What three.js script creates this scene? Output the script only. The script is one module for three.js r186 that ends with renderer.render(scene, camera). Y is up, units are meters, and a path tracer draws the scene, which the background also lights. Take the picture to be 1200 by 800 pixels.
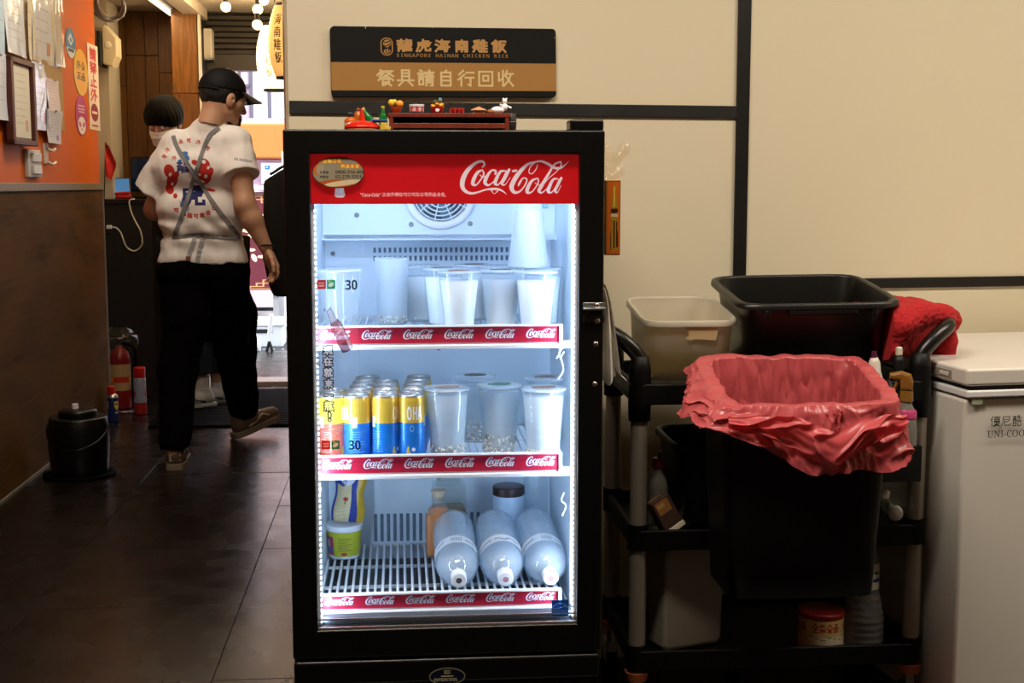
import * as THREE from 'three';
import { RoundedBoxGeometry } from 'three/addons/geometries/RoundedBoxGeometry.js';
import { mergeGeometries } from 'three/addons/utils/BufferGeometryUtils.js';
import { RectAreaLightUniformsLib } from 'three/addons/lights/RectAreaLightUniformsLib.js';
import { ImprovedNoise } from 'three/addons/math/ImprovedNoise.js';

// ---------------------------------------------------------------- camera, sky, sun, exposure
const FOCAL = 1550, EYE = 1.22, YAW = THREE.MathUtils.degToRad(11.2), PITCH = Math.atan(184 / FOCAL);   // focal length in pixels of the 1200 x 800 frame
const scene = new THREE.Scene();
const camera = new THREE.PerspectiveCamera(2 * Math.atan(400 / FOCAL) * 180 / Math.PI, 1.5, 0.05, 80);
camera.rotation.order = 'YXZ';
camera.rotation.set(-PITCH, -YAW, 0);
camera.position.set(0, EYE, 0);
camera.updateMatrixWorld(true);
const renderer = new THREE.WebGLRenderer({ antialias: true });
renderer.toneMapping = THREE.LinearToneMapping;
renderer.toneMappingExposure = 1.0;
renderer.shadowMap.enabled = true;
RectAreaLightUniformsLib.init();
scene.background = new THREE.Color(0.80, 0.90, 1.0).multiplyScalar(4.2);      // bright overcast street sky
const sun = new THREE.DirectionalLight(0xfff6ea, 5.5);
sun.position.set(3, 15, 0.5); sun.target.position.set(0, 0, -12);
sun.castShadow = true; sun.shadow.radius = 6;
Object.assign(sun.shadow.camera, { left: -12, right: 12, top: 14, bottom: -14, near: 1, far: 45 });
scene.add(sun, sun.target);

// ---------------------------------------------------------------- helpers
const V = (x, y, z) => new THREE.Vector3(x, y, z);
let seed = 7;
const rnd = () => { seed = (seed + 0x6d2b79f5) | 0; let t = Math.imul(seed ^ (seed >>> 15), 1 | seed); t = (t + Math.imul(t ^ (t >>> 7), 61 | t)) ^ t; return ((t ^ (t >>> 14)) >>> 0) / 4294967296; };
const rr = (a, b) => a + (b - a) * rnd();
const noise = new ImprovedNoise();
const nz = (x, y = 0, z = 0) => noise.noise(x + 31.7, y + 11.3, z + 5.1);
const lerp = THREE.MathUtils.lerp, clamp = THREE.MathUtils.clamp, sstep = (a, b, x) => THREE.MathUtils.smoothstep(x, a, b);
const TURN = THREE.MathUtils.degToRad(-6.4);               // the side wall, the floor tiles, the fridge and the cart share this turn
// A measured direction of the photograph, and where it meets the floor, a wall or a plane of a placed group.
function ray(x, y) {
  const d = V((x - 600) / FOCAL, -(y - 400) / FOCAL, -1);
  return d.applyEuler(camera.rotation);
}
const at = (x, y, depth) => ray(x, y).multiplyScalar(depth).add(camera.position);
const onFloor = (x, y, h = 0) => { const r = ray(x, y); return r.multiplyScalar((h - EYE) / r.y).add(camera.position); };
const onZ = (x, y, z) => { const r = ray(x, y); return r.multiplyScalar(z / r.z).add(camera.position); };
function onPlaneOf(g, x, y, z) {                            // point in g's own axes on its plane z = const (g only turned about y)
  const o = camera.position.clone().sub(g.position).applyAxisAngle(V(0, 1, 0), -g.rotation.y), r = ray(x, y).applyAxisAngle(V(0, 1, 0), -g.rotation.y);
  return o.add(r.multiplyScalar((z - o.z) / r.z));
}
const used = {};
function numbered(name) { const n = used[name] = (used[name] ?? -1) + 1; return n ? name + '_' + String(n).padStart(3, '0') : name; }
function shade(o) { o.castShadow = o.receiveShadow = true; return o; }
function tag(o, label, category, group, kind) {
  if (label) o.userData.label = label;
  if (category) o.userData.category = category;
  if (group) o.userData.group = group;
  if (kind) o.userData.kind = kind;
  return o;
}
function thing(name, label, category, p = V(0, 0, 0), turn = 0, group) {
  const o = new THREE.Group(); o.name = numbered(name);
  o.position.copy(p); o.rotation.y = turn; scene.add(o);
  return tag(o, label, category, group);
}
function part(name, geo, mat, parent, label) {
  const m = shade(new THREE.Mesh(Array.isArray(geo) ? join(geo) : geo, mat));
  m.name = parent === scene ? numbered(name) : partName(name, parent);
  if (label) m.userData.label = label;
  parent.add(m); return m;
}
function partName(name, parent) { const t = parent.userData.names ??= {}; const n = t[name] = (t[name] ?? -1) + 1; return n ? name + '_' + String(n).padStart(3, '0') : name; }
function struct(name, geo, mat) { const m = part(name, geo, mat, scene); return tag(m, null, null, null, 'structure'); }
function single(name, geo, mat, label, category, p, turn = 0, group) {
  const m = part(name, geo, mat, scene); if (p) m.position.copy(p); m.rotation.y = turn; return tag(m, label, category, group);
}
function copyOf(root, p, turn, label) {
  const c = root.clone(); c.userData = { ...root.userData }; c.name = numbered(root.name.replace(/_\d{3}$/, '')); scene.add(c);
  c.position.copy(p); c.rotation.y = turn; if (label) c.userData.label = label; return c;
}
function join(list) {
  const l = list.map((g) => { const q = g.index ? g.toNonIndexed() : g.clone(); for (const k of Object.keys(q.attributes)) if (!['position', 'normal', 'uv'].includes(k)) q.deleteAttribute(k); if (!q.attributes.uv) q.setAttribute('uv', new THREE.BufferAttribute(new Float32Array(q.attributes.position.count * 2), 2)); return q; });
  return mergeGeometries(l);
}
// box with its centre at x, y, z; r > 0 rounds the edges
function box(w, h, d, x = 0, y = 0, z = 0, r = 0) {
  const g = r > 0 ? new RoundedBoxGeometry(w, h, d, 2, Math.min(r, w / 2.01, h / 2.01, d / 2.01)) : new THREE.BoxGeometry(w, h, d);
  return g.translate(x, y, z);
}
const lathe = (pts, n = 40) => new THREE.LatheGeometry(pts.map((p) => new THREE.Vector2(p[0], p[1])), n);
const latheV = (pts, n = 40) => { const g = lathe(pts, n), p = g.attributes.position, u = g.attributes.uv; let lo = 1e9, hi = -1e9; for (const q of pts) { lo = Math.min(lo, q[1]); hi = Math.max(hi, q[1]); } for (let i = 0; i < p.count; i++) u.setY(i, (p.getY(i) - lo) / (hi - lo)); return g; };   // print runs up the wall evenly
const cyl = (r0, r1, h, x = 0, y = 0, z = 0, n = 28) => new THREE.CylinderGeometry(r1, r0, h, n).translate(x, y + h / 2, z);
const ball = (r, x = 0, y = 0, z = 0, sx = 1, sy = 1, sz = 1) => new THREE.SphereGeometry(r, 24, 16).scale(sx, sy, sz).translate(x, y, z);
const tube = (pts, r, n = 8, seg) => new THREE.TubeGeometry(new THREE.CatmullRomCurve3(pts, false, 'centripetal'), seg ?? Math.max(8, pts.length * 8), r, n);
const bar = (a, b, r, n = 12) => { const d = b.clone().sub(a); return new THREE.CylinderGeometry(r, r, d.length(), n).applyQuaternion(new THREE.Quaternion().setFromUnitVectors(V(0, 1, 0), d.clone().normalize())).translate((a.x + b.x) / 2, (a.y + b.y) / 2, (a.z + b.z) / 2); };
function extr(pts, depth, bevel = 0) {
  const s = new THREE.Shape(pts.map((p) => new THREE.Vector2(p[0], p[1])));
  return new THREE.ExtrudeGeometry(s, { depth, bevelEnabled: bevel > 0, bevelThickness: bevel, bevelSize: bevel, bevelOffset: -bevel, bevelSegments: 2, curveSegments: 12 });
}
function roundRect(w, h, r) {
  const s = new THREE.Shape(), x = -w / 2, y = -h / 2;
  s.moveTo(x + r, y).lineTo(x + w - r, y).absarc(x + w - r, y + r, r, -Math.PI / 2, 0).lineTo(x + w, y + h - r).absarc(x + w - r, y + h - r, r, 0, Math.PI / 2).lineTo(x + r, y + h).absarc(x + r, y + h - r, r, Math.PI / 2, Math.PI).lineTo(x, y + r).absarc(x + r, y + r, r, Math.PI, Math.PI * 1.5);
  return s;
}
// a sheet of real thickness carrying print on its front: uv 0..1 across the front
function sheet(w, h, d = 0.002) {
  const g = new THREE.BoxGeometry(w, h, d);
  return g;
}
function grid(nu, nv, f) {                                 // surface f(u, v), u and v in 0..1
  const p = [], uv = [], ix = [];
  for (let j = 0; j <= nv; j++) for (let i = 0; i <= nu; i++) { const q = f(i / nu, j / nv); p.push(q.x, q.y, q.z); uv.push(i / nu, j / nv); }
  for (let j = 0; j < nv; j++) for (let i = 0; i < nu; i++) { const a = j * (nu + 1) + i, b = a + nu + 1; ix.push(a, a + 1, b + 1, a, b + 1, b); }
  const g = new THREE.BufferGeometry();
  g.setAttribute('position', new THREE.Float32BufferAttribute(p, 3)); g.setAttribute('uv', new THREE.Float32BufferAttribute(uv, 2)); g.setIndex(ix); g.computeVertexNormals();
  return g;
}
// Surface of the field f(x, y, z) < 0 inside the box lo..hi, by surface nets.
function nets(f, lo, hi, cell) {
  const n = [0, 1, 2].map((k) => Math.ceil((hi[k] - lo[k]) / cell) + 1), [nx, ny, nzz] = n, val = new Float32Array(nx * ny * nzz), id = (i, j, k) => (k * ny + j) * nx + i;
  for (let k = 0; k < nzz; k++) for (let j = 0; j < ny; j++) for (let i = 0; i < nx; i++) val[id(i, j, k)] = (i && j && k && i < nx - 1 && j < ny - 1 && k < nzz - 1) ? f(lo[0] + i * cell, lo[1] + j * cell, lo[2] + k * cell) : Math.max(1e-3, f(lo[0] + i * cell, lo[1] + j * cell, lo[2] + k * cell));
  const vid = new Int32Array(nx * ny * nzz).fill(-1), pos = [], nor = [], ix = [], E = [[0, 1], [0, 2], [0, 4], [1, 3], [1, 5], [2, 3], [2, 6], [3, 7], [4, 5], [4, 6], [5, 7], [6, 7]];
  for (let k = 0; k < nzz - 1; k++) for (let j = 0; j < ny - 1; j++) for (let i = 0; i < nx - 1; i++) {
    const c = []; let m = 0;
    for (let q = 0; q < 8; q++) { c[q] = val[id(i + (q & 1), j + (q >> 1 & 1), k + (q >> 2))]; if (c[q] < 0) m++; }
    if (!m || m === 8) continue;
    let s = [0, 0, 0], w = 0;
    for (const [a, b] of E) if ((c[a] < 0) !== (c[b] < 0)) { const t = c[a] / (c[a] - c[b]); for (let d = 0; d < 3; d++) s[d] += ((a >> d) & 1) + t * (((b >> d) & 1) - ((a >> d) & 1)); w++; }
    vid[id(i, j, k)] = pos.length / 3;
    const x = lo[0] + (i + s[0] / w) * cell, y = lo[1] + (j + s[1] / w) * cell, z = lo[2] + (k + s[2] / w) * cell, e = cell * 0.5;
    pos.push(x, y, z);
    const g = V(f(x + e, y, z) - f(x - e, y, z), f(x, y + e, z) - f(x, y - e, z), f(x, y, z + e) - f(x, y, z - e)).normalize(); nor.push(g.x, g.y, g.z);
  }
  const q = (a, b, c, d, flip) => { if (a < 0 || b < 0 || c < 0 || d < 0) return; flip ? ix.push(a, c, b, a, d, c) : ix.push(a, b, c, a, c, d); };
  for (let k = 1; k < nzz - 1; k++) for (let j = 1; j < ny - 1; j++) for (let i = 1; i < nx - 1; i++) {
    const a = val[id(i, j, k)] < 0;
    if (a !== val[id(i + 1, j, k)] < 0) q(vid[id(i, j - 1, k - 1)], vid[id(i, j, k - 1)], vid[id(i, j, k)], vid[id(i, j - 1, k)], !a);
    if (a !== val[id(i, j + 1, k)] < 0) q(vid[id(i - 1, j, k - 1)], vid[id(i - 1, j, k)], vid[id(i, j, k)], vid[id(i, j, k - 1)], !a);
    if (a !== val[id(i, j, k + 1)] < 0) q(vid[id(i - 1, j - 1, k)], vid[id(i, j - 1, k)], vid[id(i, j, k)], vid[id(i - 1, j, k)], !a);
  }
  const g = new THREE.BufferGeometry();
  g.setAttribute('position', new THREE.Float32BufferAttribute(pos, 3)); g.setAttribute('normal', new THREE.Float32BufferAttribute(nor, 3));
  g.setAttribute('uv', new THREE.Float32BufferAttribute(new Float32Array(pos.length / 3 * 2), 2)); g.setIndex(ix);
  return g;
}
const smin = (a, b, k) => { const h = clamp(0.5 + 0.5 * (b - a) / k, 0, 1); return lerp(b, a, h) - k * h * (1 - h); };
// distance to a tapered capsule a-b; fz < 1 squashes it along z
function cap(px, py, pz, a, b, ra, rb, fz = 1) {
  const bx = b.x - a.x, by = b.y - a.y, bz = b.z - a.z, qx = px - a.x, qy = py - a.y, qz = pz - a.z, t = clamp((qx * bx + qy * by + qz * bz) / (bx * bx + by * by + bz * bz + 1e-9), 0, 1);
  const dx = qx - bx * t, dy = qy - by * t, dz = (qz - bz * t) / fz;
  return (Math.sqrt(dx * dx + dy * dy + dz * dz) - (ra + (rb - ra) * t));
}
const capsules = (list, k) => (x, y, z) => { let d = 9; for (const [a, b, ra, rb, fz] of list) d = smin(d, cap(x, y, z, a, b, ra, rb, fz), k); return d; };

// ---------------------------------------------------------------- textures and materials
function canvasTex(w, h, draw, alpha = false) {
  const c = document.createElement('canvas'); c.width = w; c.height = h;
  const g = c.getContext('2d'); if (!alpha) { g.fillStyle = '#fff'; g.fillRect(0, 0, w, h); }
  draw(g, w, h);
  const t = new THREE.CanvasTexture(c); t.colorSpace = THREE.SRGBColorSpace; t.anisotropy = 8; return t;
}
function dataTex(n, f, srgb, rx = 1, ry = 1) {
  const d = new Uint8Array(n * n * 4);
  for (let j = 0; j < n; j++) for (let i = 0; i < n; i++) { const c = f(i / n, j / n); for (let k = 0; k < 3; k++) d[(j * n + i) * 4 + k] = clamp(Math.round((Array.isArray(c) ? c[k] : c) * 255), 0, 255); d[(j * n + i) * 4 + 3] = 255; }
  const t = new THREE.DataTexture(d, n, n); t.magFilter = THREE.LinearFilter; t.minFilter = THREE.LinearMipmapLinearFilter; t.generateMipmaps = true; t.wrapS = t.wrapT = THREE.RepeatWrapping; t.repeat.set(rx, ry);
  if (srgb) t.colorSpace = THREE.SRGBColorSpace; t.needsUpdate = true; return t;
}
const fbm = (x, y, o = 4) => { let s = 0, a = 0.5; for (let i = 0; i < o; i++) { s += a * nz(x, y, i * 7.3); x *= 2.03; y *= 2.03; a *= 0.5; } return s; };
// the same noise made periodic over 0..1 by blending
const tile = (u, v, fx, fy, o = 4) => { const a = (x, y) => fbm(x * fx, y * fy, o); return (a(u, v) * (1 - u) + a(u - 1, v) * u) * (1 - v) + (a(u, v - 1) * (1 - u) + a(u - 1, v - 1) * u) * v; };
const mat = (color, roughness = 0.6, o = {}) => new THREE.MeshStandardMaterial({ color, roughness, metalness: 0, ...o });
const phys = (color, roughness, o = {}) => new THREE.MeshPhysicalMaterial({ color, roughness, metalness: 0, ...o });
const printed = (tex, roughness = 0.5, o = {}) => phys(0xffffff, roughness, { map: tex, ...o });
const clear = (color, roughness, o = {}) => phys(color, roughness, { transmission: 1, thickness: 0, ior: 1.45, side: THREE.DoubleSide, ...o });

const fineBump = dataTex(256, (u, v) => 0.5 + 0.5 * tile(u, v, 24, 24, 3), false, 6, 6);
function woodTex(dark, lite, scale = 1) {
  return dataTex(512, (u, v) => {
    const w = tile(u, v, 3, 1.2, 3) * 1.6, g = 0.5 + 0.5 * Math.sin((u * 26 + w * 7) * 2), fine = tile(u, v, 90, 5, 3), k = clamp(0.35 + 0.3 * g + 0.7 * fine + 0.5 * w, 0, 1);
    return [0, 1, 2].map((c) => lerp(dark[c], lite[c], k));
  }, true, scale, scale);
}
const M = {
  black: phys(0x050505, 0.3), blackMatt: mat(0x060606, 0.55), rubber: phys(0x030303, 0.9, { specularIntensity: 0.15 }), dark: mat(0x14100d, 0.6),
  white: mat(0xe6e8ea, 0.4), whiteGloss: phys(0xeef0f2, 0.25), steel: mat(0xb9bcc0, 0.3, { metalness: 1 }), alu: mat(0xc8c2ba, 0.33, { metalness: 0.9 }), chrome: mat(0xd8d8d8, 0.15, { metalness: 1 }),
  paper: mat(0xeeeae0, 0.8), red: mat(0xb3150f, 0.45), grey: mat(0x83858a, 0.5),
};

// Lettering: each character as strokes on a 16 x 16 grid; every word is one stroke of x y pairs in base 16.
const GLYPH = {
  '龍': '4042 0272 2325 5345 0676 181f 18787f6f 1a7a 1c7c a0a4 a1f1 94f4f797 979efefc b9e9 bbeb bcec',
  '虎': '7074 72d2 24f4e6 24290f 47c6 7578d8 6a5d3f 6aaaaefefc', '海': '1132 0627 0f3b 7053 62f2 655c 65d5cfaf 49f9 5cdc 9698 9a9b',
  '南': '22e2 8085 252f 25e5efcf 5768 b7a8 49c9 4ccc 898f', '雞': '6011 1223 3234 6253 4426562868 0a7a 480f 4a7f a084 939f c0d2 93f3 97f7 9bfb 9fff c3cf',
  '飯': '4004 4073 3344 25656929 2569 2767 252f 2f5d 496f f191 919a7f 95e5bb8f 97cbff', '餐': '3032 3161 3205 236327 2445 81e186 92f6 851a 85fa 59b9bc5c 5a59 5c5f8e ad8d 8cdf 7797',
  '具': '40b0ba 404a 43b3 46b6 0afa 5b1f abef', '請': '2041 0363 1555 1757 19595e1e19 72f2 84e4 76f6 b0b6 888f 88e8efcf 8aea 8cec',
  '自': '8062 32c2cf3f32 36c6 3aca', '行': '5014 6409 373f 82f2 77f7 c7cfae', '回': '11e1ef1f11 55a5aa5a55', '收': '121a58 505f 9075 83f3 d3b96f 85baff',
  '現': '0262 0767 0d6b 323c 81e1e98981 84e4 86e6 996f c9cefefc', '在': '03f3 6009 363f 69e9 a5ae 5efe', '就': '4042 0282 1474771714 474f3e 2a0d 6a8c 94f4 b0b68f c4cefefc d1e2',
  '來': '13f3 808f 5438 4668 b498 c6e8 881e 88fe', '一': '18f8', '瓶': '2032 6052 0373 0878 23290f 535f 82f2 a29ecd a6d6ddfefc b8ca',
  '優': '3006 242f 51f1 a193 63e3e76763 65e5 58f8 796a 999aca d9ea 9b5e 8cdc5f 8dff', '尼': '21d1d525 21280f d769 575eeeec', '酷': '0171 14646f1f14 313519 414868 1b6b a084 93f3 b0b7 77f7 99e9ef9f99',
  '全': '8007 80f7 47c7 4aca 878f 1fef', '可': '02f2 d2dfae 35858a3a35', '口': '22d2dd2d22', '公': '6118 91f8 873ecd aadf', '司': '21d1dfae 24a4 37979c3c37', '樂': '5181853551 1f8a 0afa 8a8f 8afe 1224 e2c4',
  '的': '3021 12727d1d12 1777 a083 83f3eece 96b9', '正': '12e2 828e 88d8 484e 0efe', '由': '23d3de2e23 2828 808e 28d8', '止': '808e 86d6 373e 0efe', '禁': '0262 3037 3306 3366 92f2 c0c7 c397 c3f6 38c8 1afa 8a8f 5c2e acde', '外': '4008 3262 62b20f a0af a5f9', '食': '8008 80f8 59b9bc5c59 595f8e 8cdf', '品': '51b1b65651 18686f1f18 98e8ef9f98',
};
function glyph(g, ch, x, y, s, width, sy = s) {
  for (const w of (GLYPH[ch] ?? '').split(' ')) {
    if (w.length < 4) continue;
    g.beginPath();
    for (let i = 0; i + 1 < w.length; i += 2) { const X = x + parseInt(w[i], 16) / 15 * s, Y = y + parseInt(w[i + 1], 16) / 15 * sy; i ? g.lineTo(X, Y) : g.moveTo(X, Y); }
    g.lineWidth = width; g.lineCap = 'square'; g.lineJoin = 'miter'; g.stroke();
  }
}
function glyphs(g, text, x, y, s, gap, width, vertical = false, sy = s) { [...text].forEach((c, i) => glyph(g, c, x + (vertical ? 0 : i * gap), y + (vertical ? i * gap : 0), s, width, sy)); }
// The flowing script logo of the fridge header, rails and sticker: strokes of (x, y, width) in its own 1000 x 300 units.
const SCRIPT = [
  [[264, 70, 10], [281, 50, 16], [270, 25, 18], [235, 24, 20], [180, 55, 28], [122, 120, 37], [94, 190, 40], [97, 240, 34], [128, 274, 26], [172, 286, 20], [232, 275, 15], [300, 254, 14], [350, 250, 20], [400, 252, 18], [440, 270, 13], [472, 296, 2]], [[335, 254, 12], [364, 290, 4], [398, 262, 10]],
  [[264, 92, 9], [225, 112, 24], [190, 170, 30], [182, 208, 28], [206, 218, 14], [246, 178, 11], [276, 125, 14], [264, 92, 9]], [[243, 134, 7], [270, 154, 7], [302, 134, 7]],
  [[374, 126, 16], [376, 100, 16], [345, 96, 16], [302, 150, 28], [286, 198, 29], [312, 219, 17], [360, 188, 8], [396, 142, 7]],
  [[456, 100, 11], [420, 105, 20], [386, 160, 28], [372, 204, 27], [396, 215, 13], [440, 160, 9], [468, 100, 10]], [[492, 90, 22], [456, 160, 25], [430, 204, 23], [450, 218, 9], [502, 154, 5]], [[524, 102, 18], [552, 98, 19]],
  [[720, 25, 14], [652, 45, 22], [582, 110, 34], [528, 190, 39], [512, 240, 37], [536, 278, 26], [582, 270, 15], [632, 210, 13], [642, 168, 11], [612, 160, 11], [577, 208, 17], [568, 230, 3]],
  [[734, 48, 8], [722, 85, 8], [684, 124, 8], [662, 114, 8], [672, 70, 9], [712, 30, 13], [762, 20, 17], [820, 40, 22], [880, 74, 24], [930, 75, 18], [970, 50, 9], [1002, 18, 2]],
  [[736, 160, 10], [690, 180, 22], [652, 240, 31], [646, 276, 27], [676, 280, 13], [716, 240, 9], [742, 190, 12], [736, 160, 10]], [[714, 200, 6], [746, 220, 6], [772, 200, 6]],
  [[932, 24, 13], [882, 44, 14], [832, 120, 21], [772, 220, 29], [747, 266, 27], [766, 282, 13], [812, 250, 7], [838, 214, 6]], [[932, 24, 11], [937, 50, 12], [902, 100, 8], [832, 160, 7], [800, 196, 6]],
  [[906, 165, 11], [872, 170, 20], [837, 230, 29], [827, 270, 27], [852, 280, 11], [892, 230, 9], [920, 172, 11]], [[938, 160, 22], [906, 220, 25], [886, 265, 23], [902, 282, 9], [937, 220, 5]],
];
function script(g, x, y, w, color, bold = 1) {
  const k = w / 1000; g.fillStyle = color;
  for (const s of SCRIPT) {
    const c = new THREE.CatmullRomCurve3(s.map(([a, b, q]) => V(a, b, q)), false, 'centripetal'), n = s.length * 28;
    for (let i = 0; i <= n; i++) { const p = c.getPoint(i / n); g.beginPath(); g.arc(x + p.x * k, y + p.y * k, Math.max(0.25, p.z * k * bold / 2), 0, 7); g.fill(); }
  }
}

// ---------------------------------------------------------------- lamps of the room (fittings with a glowing diffuser and an area light of the same size just below it)
function ceilingLamp(p, w, d, nits, turn, label, color = 0xfff1dc) {
  const t = thing('ceiling_light', label, 'ceiling light', p, turn);
  part('housing', box(w + 0.05, 0.05, d + 0.05, 0, -0.025, 0, 0.01), M.white, t);
  part('diffuser', box(w, 0.012, d, 0, -0.056, 0, 0.004), mat(0xffffff, 0.5, { emissive: color, emissiveIntensity: 1.4 }), t);
  const l = new THREE.RectAreaLight(color, nits, w, d); l.position.set(0, -0.066, 0); l.rotation.x = -Math.PI / 2; t.add(l);
  return t;
}

// ---------------------------------------------------------------- the setting
const P0 = onFloor(127, 487);                                // where the side wall ends, on the floor: origin of the side frame S
const S = { position: P0, rotation: { y: TURN } };
const inS = (x, y, z) => V(x, y, z).applyAxisAngle(V(0, 1, 0), TURN).add(V(P0.x, 0, P0.z));
const toS = (p) => p.clone().sub(P0).applyAxisAngle(V(0, 1, 0), -TURN);
function onSide(x, y, xs) {                                  // meets the plane x = xs of S; result in S
  const o = toS(camera.position), r = ray(x, y).applyAxisAngle(V(0, 1, 0), -TURN); return o.add(r.multiplyScalar((xs - o.x) / r.x));
}
function sStruct(name, geo, m) { const o = struct(name, geo, m); o.position.set(P0.x, 0, P0.z); o.rotation.y = TURN; return o; }

const plasterBump = dataTex(256, (u, v) => 0.5 + 0.6 * tile(u, v, 10, 10, 4), false, 3, 3);
const wallTex = dataTex(512, (u, v) => { const k = 0.97 + 0.05 * tile(u, v, 3, 3, 4), s = tile(u + 0.37, v, 9, 4, 4) > 0.36 ? 0.96 : 1; return [k * s, k * s * 0.995, k * s * 0.985]; }, true);
const wallMat = mat(new THREE.Color(0.775, 0.695, 0.52), 0.5, { map: wallTex, bumpMap: plasterBump, bumpScale: 0.0015 });
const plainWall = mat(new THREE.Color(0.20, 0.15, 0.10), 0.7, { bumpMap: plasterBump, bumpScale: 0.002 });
const ceilMat = mat(new THREE.Color(0.34, 0.29, 0.23), 0.8);

// floor: a slab with large square tiles laid on it, joints left open
const floorSlab = struct('floor', box(9, 0.1, 13, 0, -0.056, -3.2), mat(0x0d0b0a, 0.9)); floorSlab.position.set(0.6, 0, 0); floorSlab.rotation.y = 0;
const floorTex = [0, 1, 2].map((q) => dataTex(256, (u, v) => {
  const a = 0.5 + 0.9 * tile(u + q * 0.31, v, 3, 5, 5), b = tile(u, v + q * 0.17, 26, 40, 3);
  const k = clamp(a + b * 0.35, 0, 1); return [lerp(0.045, 0.115, k), lerp(0.028, 0.072, k), lerp(0.018, 0.045, k)];
}, true));
const floorRough = dataTex(256, (u, v) => 0.27 + 0.14 * tile(u, v, 3, 5, 2) + 0.03 * tile(u, v, 12, 16, 2), false);
const tileMats = floorTex.map((map) => phys(0xffffff, 1.0, { map, roughnessMap: floorRough, specularIntensity: 1.0, bumpMap: fineBump, bumpScale: 0.0002 }));
const tileGeo = box(0.5985, 0.012, 0.5985, 0, 0, 0, 0.0012);
const floorTiles = [];
for (let i = -2; i < 8; i++) for (let j = -3; j < 16; j++) {
  const c = inS(0.18 + i * 0.6, -0.006, -0.62 + j * 0.6);
  if (c.z > 1.7 || c.x > 3.5 || (i < 0 && j > -1)) continue;
  const m = part('floor_tile', tileGeo, tileMats[Math.floor(rnd() * 3)], floorSlab); m.position.copy(c).sub(floorSlab.position); m.position.y += rr(-0.0008, 0.0008); m.rotation.y = TURN + Math.PI / 2 * Math.floor(rnd() * 4);
}

// back wall with its covering strips
struct('wall_back', box(3.6, 2.75, 0.12, 0.097 + 1.8, 1.375, -3.26), wallMat);
const stripMat = phys(0x070605, 0.4, { bumpMap: fineBump, bumpScale: 0.0006 });
struct('trim_1', box(1.11, 0.031, 0.008, 0.099 + 0.555, 1.4, -3.196, 0.002), stripMat);
struct('trim_2', [box(0.034, 1.72, 0.008, 1.224, 0.86, -3.195, 0.002)], stripMat);
struct('trim_3', box(1.38, 0.027, 0.008, 1.94, 0.964, -3.196, 0.002), stripMat);
struct('trim_4', box(0.036, 1.0, 0.009, 1.2245, 2.235, -3.1945, 0.002), mat(new THREE.Color(0.16, 0.13, 0.10), 0.35, { bumpMap: fineBump, bumpScale: 0.001 }));
struct('trim_5', box(0.007, 2.74, 0.122, 0.0935, 1.37, -3.261, 0.002), mat(new THREE.Color(0.46, 0.36, 0.24), 0.4));
struct('wall_right', box(0.12, 2.75, 6.2, 3.66, 1.375, -0.6), wallMat);
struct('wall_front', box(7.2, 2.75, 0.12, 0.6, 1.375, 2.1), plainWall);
struct('ceiling', box(6.4, 0.15, 6.0, 0.9, 2.7, -0.75), ceilMat);
const ceil2 = sStruct('ceiling_passage', box(3.4, 0.15, 6.6, 0.85, 2.7, 2.2), ceilMat);
sStruct('ceiling_dropped', box(2.2, 0.1, 2.35, 0.55, 2.29, -0.13), mat(new THREE.Color(0.50, 0.42, 0.31), 0.7));
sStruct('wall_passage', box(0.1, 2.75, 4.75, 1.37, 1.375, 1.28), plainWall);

// side wall: orange paint above, plywood wainscot with a cap rail below
const orangeTex = dataTex(512, (u, v) => { const k = 0.96 + 0.1 * tile(u, v, 5, 5, 5), d = tile(u, v, 40, 14, 3) > 0.3 ? 0.93 : 1; return [k * d, k * d, k * d]; }, true);
const wl = sStruct('wall_left', box(0.12, 2.75, 9.4, -0.06, 1.375, 4.7), phys(new THREE.Color(0.70, 0.145, 0.008), 0.55, { specularIntensity: 0.25, map: orangeTex, bumpMap: plasterBump, bumpScale: 0.001 }));
const plyTex = dataTex(512, (u, v) => {
  const w = tile(u, v, 2.5, 2.5, 4), g = 0.5 + 0.5 * Math.sin((v * 10 + w * 9) * 2.2), f = tile(u, v, 8, 70, 3), scuff = tile(u + 0.5, v + 0.2, 6, 10, 5) > 0.25 ? 0.88 : 1, k = clamp(0.45 + 0.28 * g + 0.6 * f, 0, 1);
  return [lerp(0.24, 0.40, k) * scuff, lerp(0.16, 0.27, k) * scuff, lerp(0.055, 0.10, k) * scuff];
}, true);
for (let i = 0; i < 4; i++) part('wainscot_panel', box(0.012, 1.185, 2.34, 0.006, 0.6, 1.18 + i * 2.345), phys(0xffffff, 0.8, { map: plyTex, specularIntensity: 0.3, bumpMap: fineBump, bumpScale: 0.0006 }), wl);
part('cap_rail', box(0.02, 0.036, 9.4, 0.01, 1.209, 4.7, 0.004), mat(new THREE.Color(0.20, 0.15, 0.075), 0.5), wl);
part('corner_strip', box(0.13, 1.2, 0.012, -0.05, 0.6, -0.006), mat(new THREE.Color(0.22, 0.18, 0.12), 0.5), wl);
part('bottom_strip', box(0.008, 0.012, 9.3, 0.016, 0.006, 4.7), mat(new THREE.Color(0.2, 0.18, 0.15), 0.5), wl);

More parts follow.
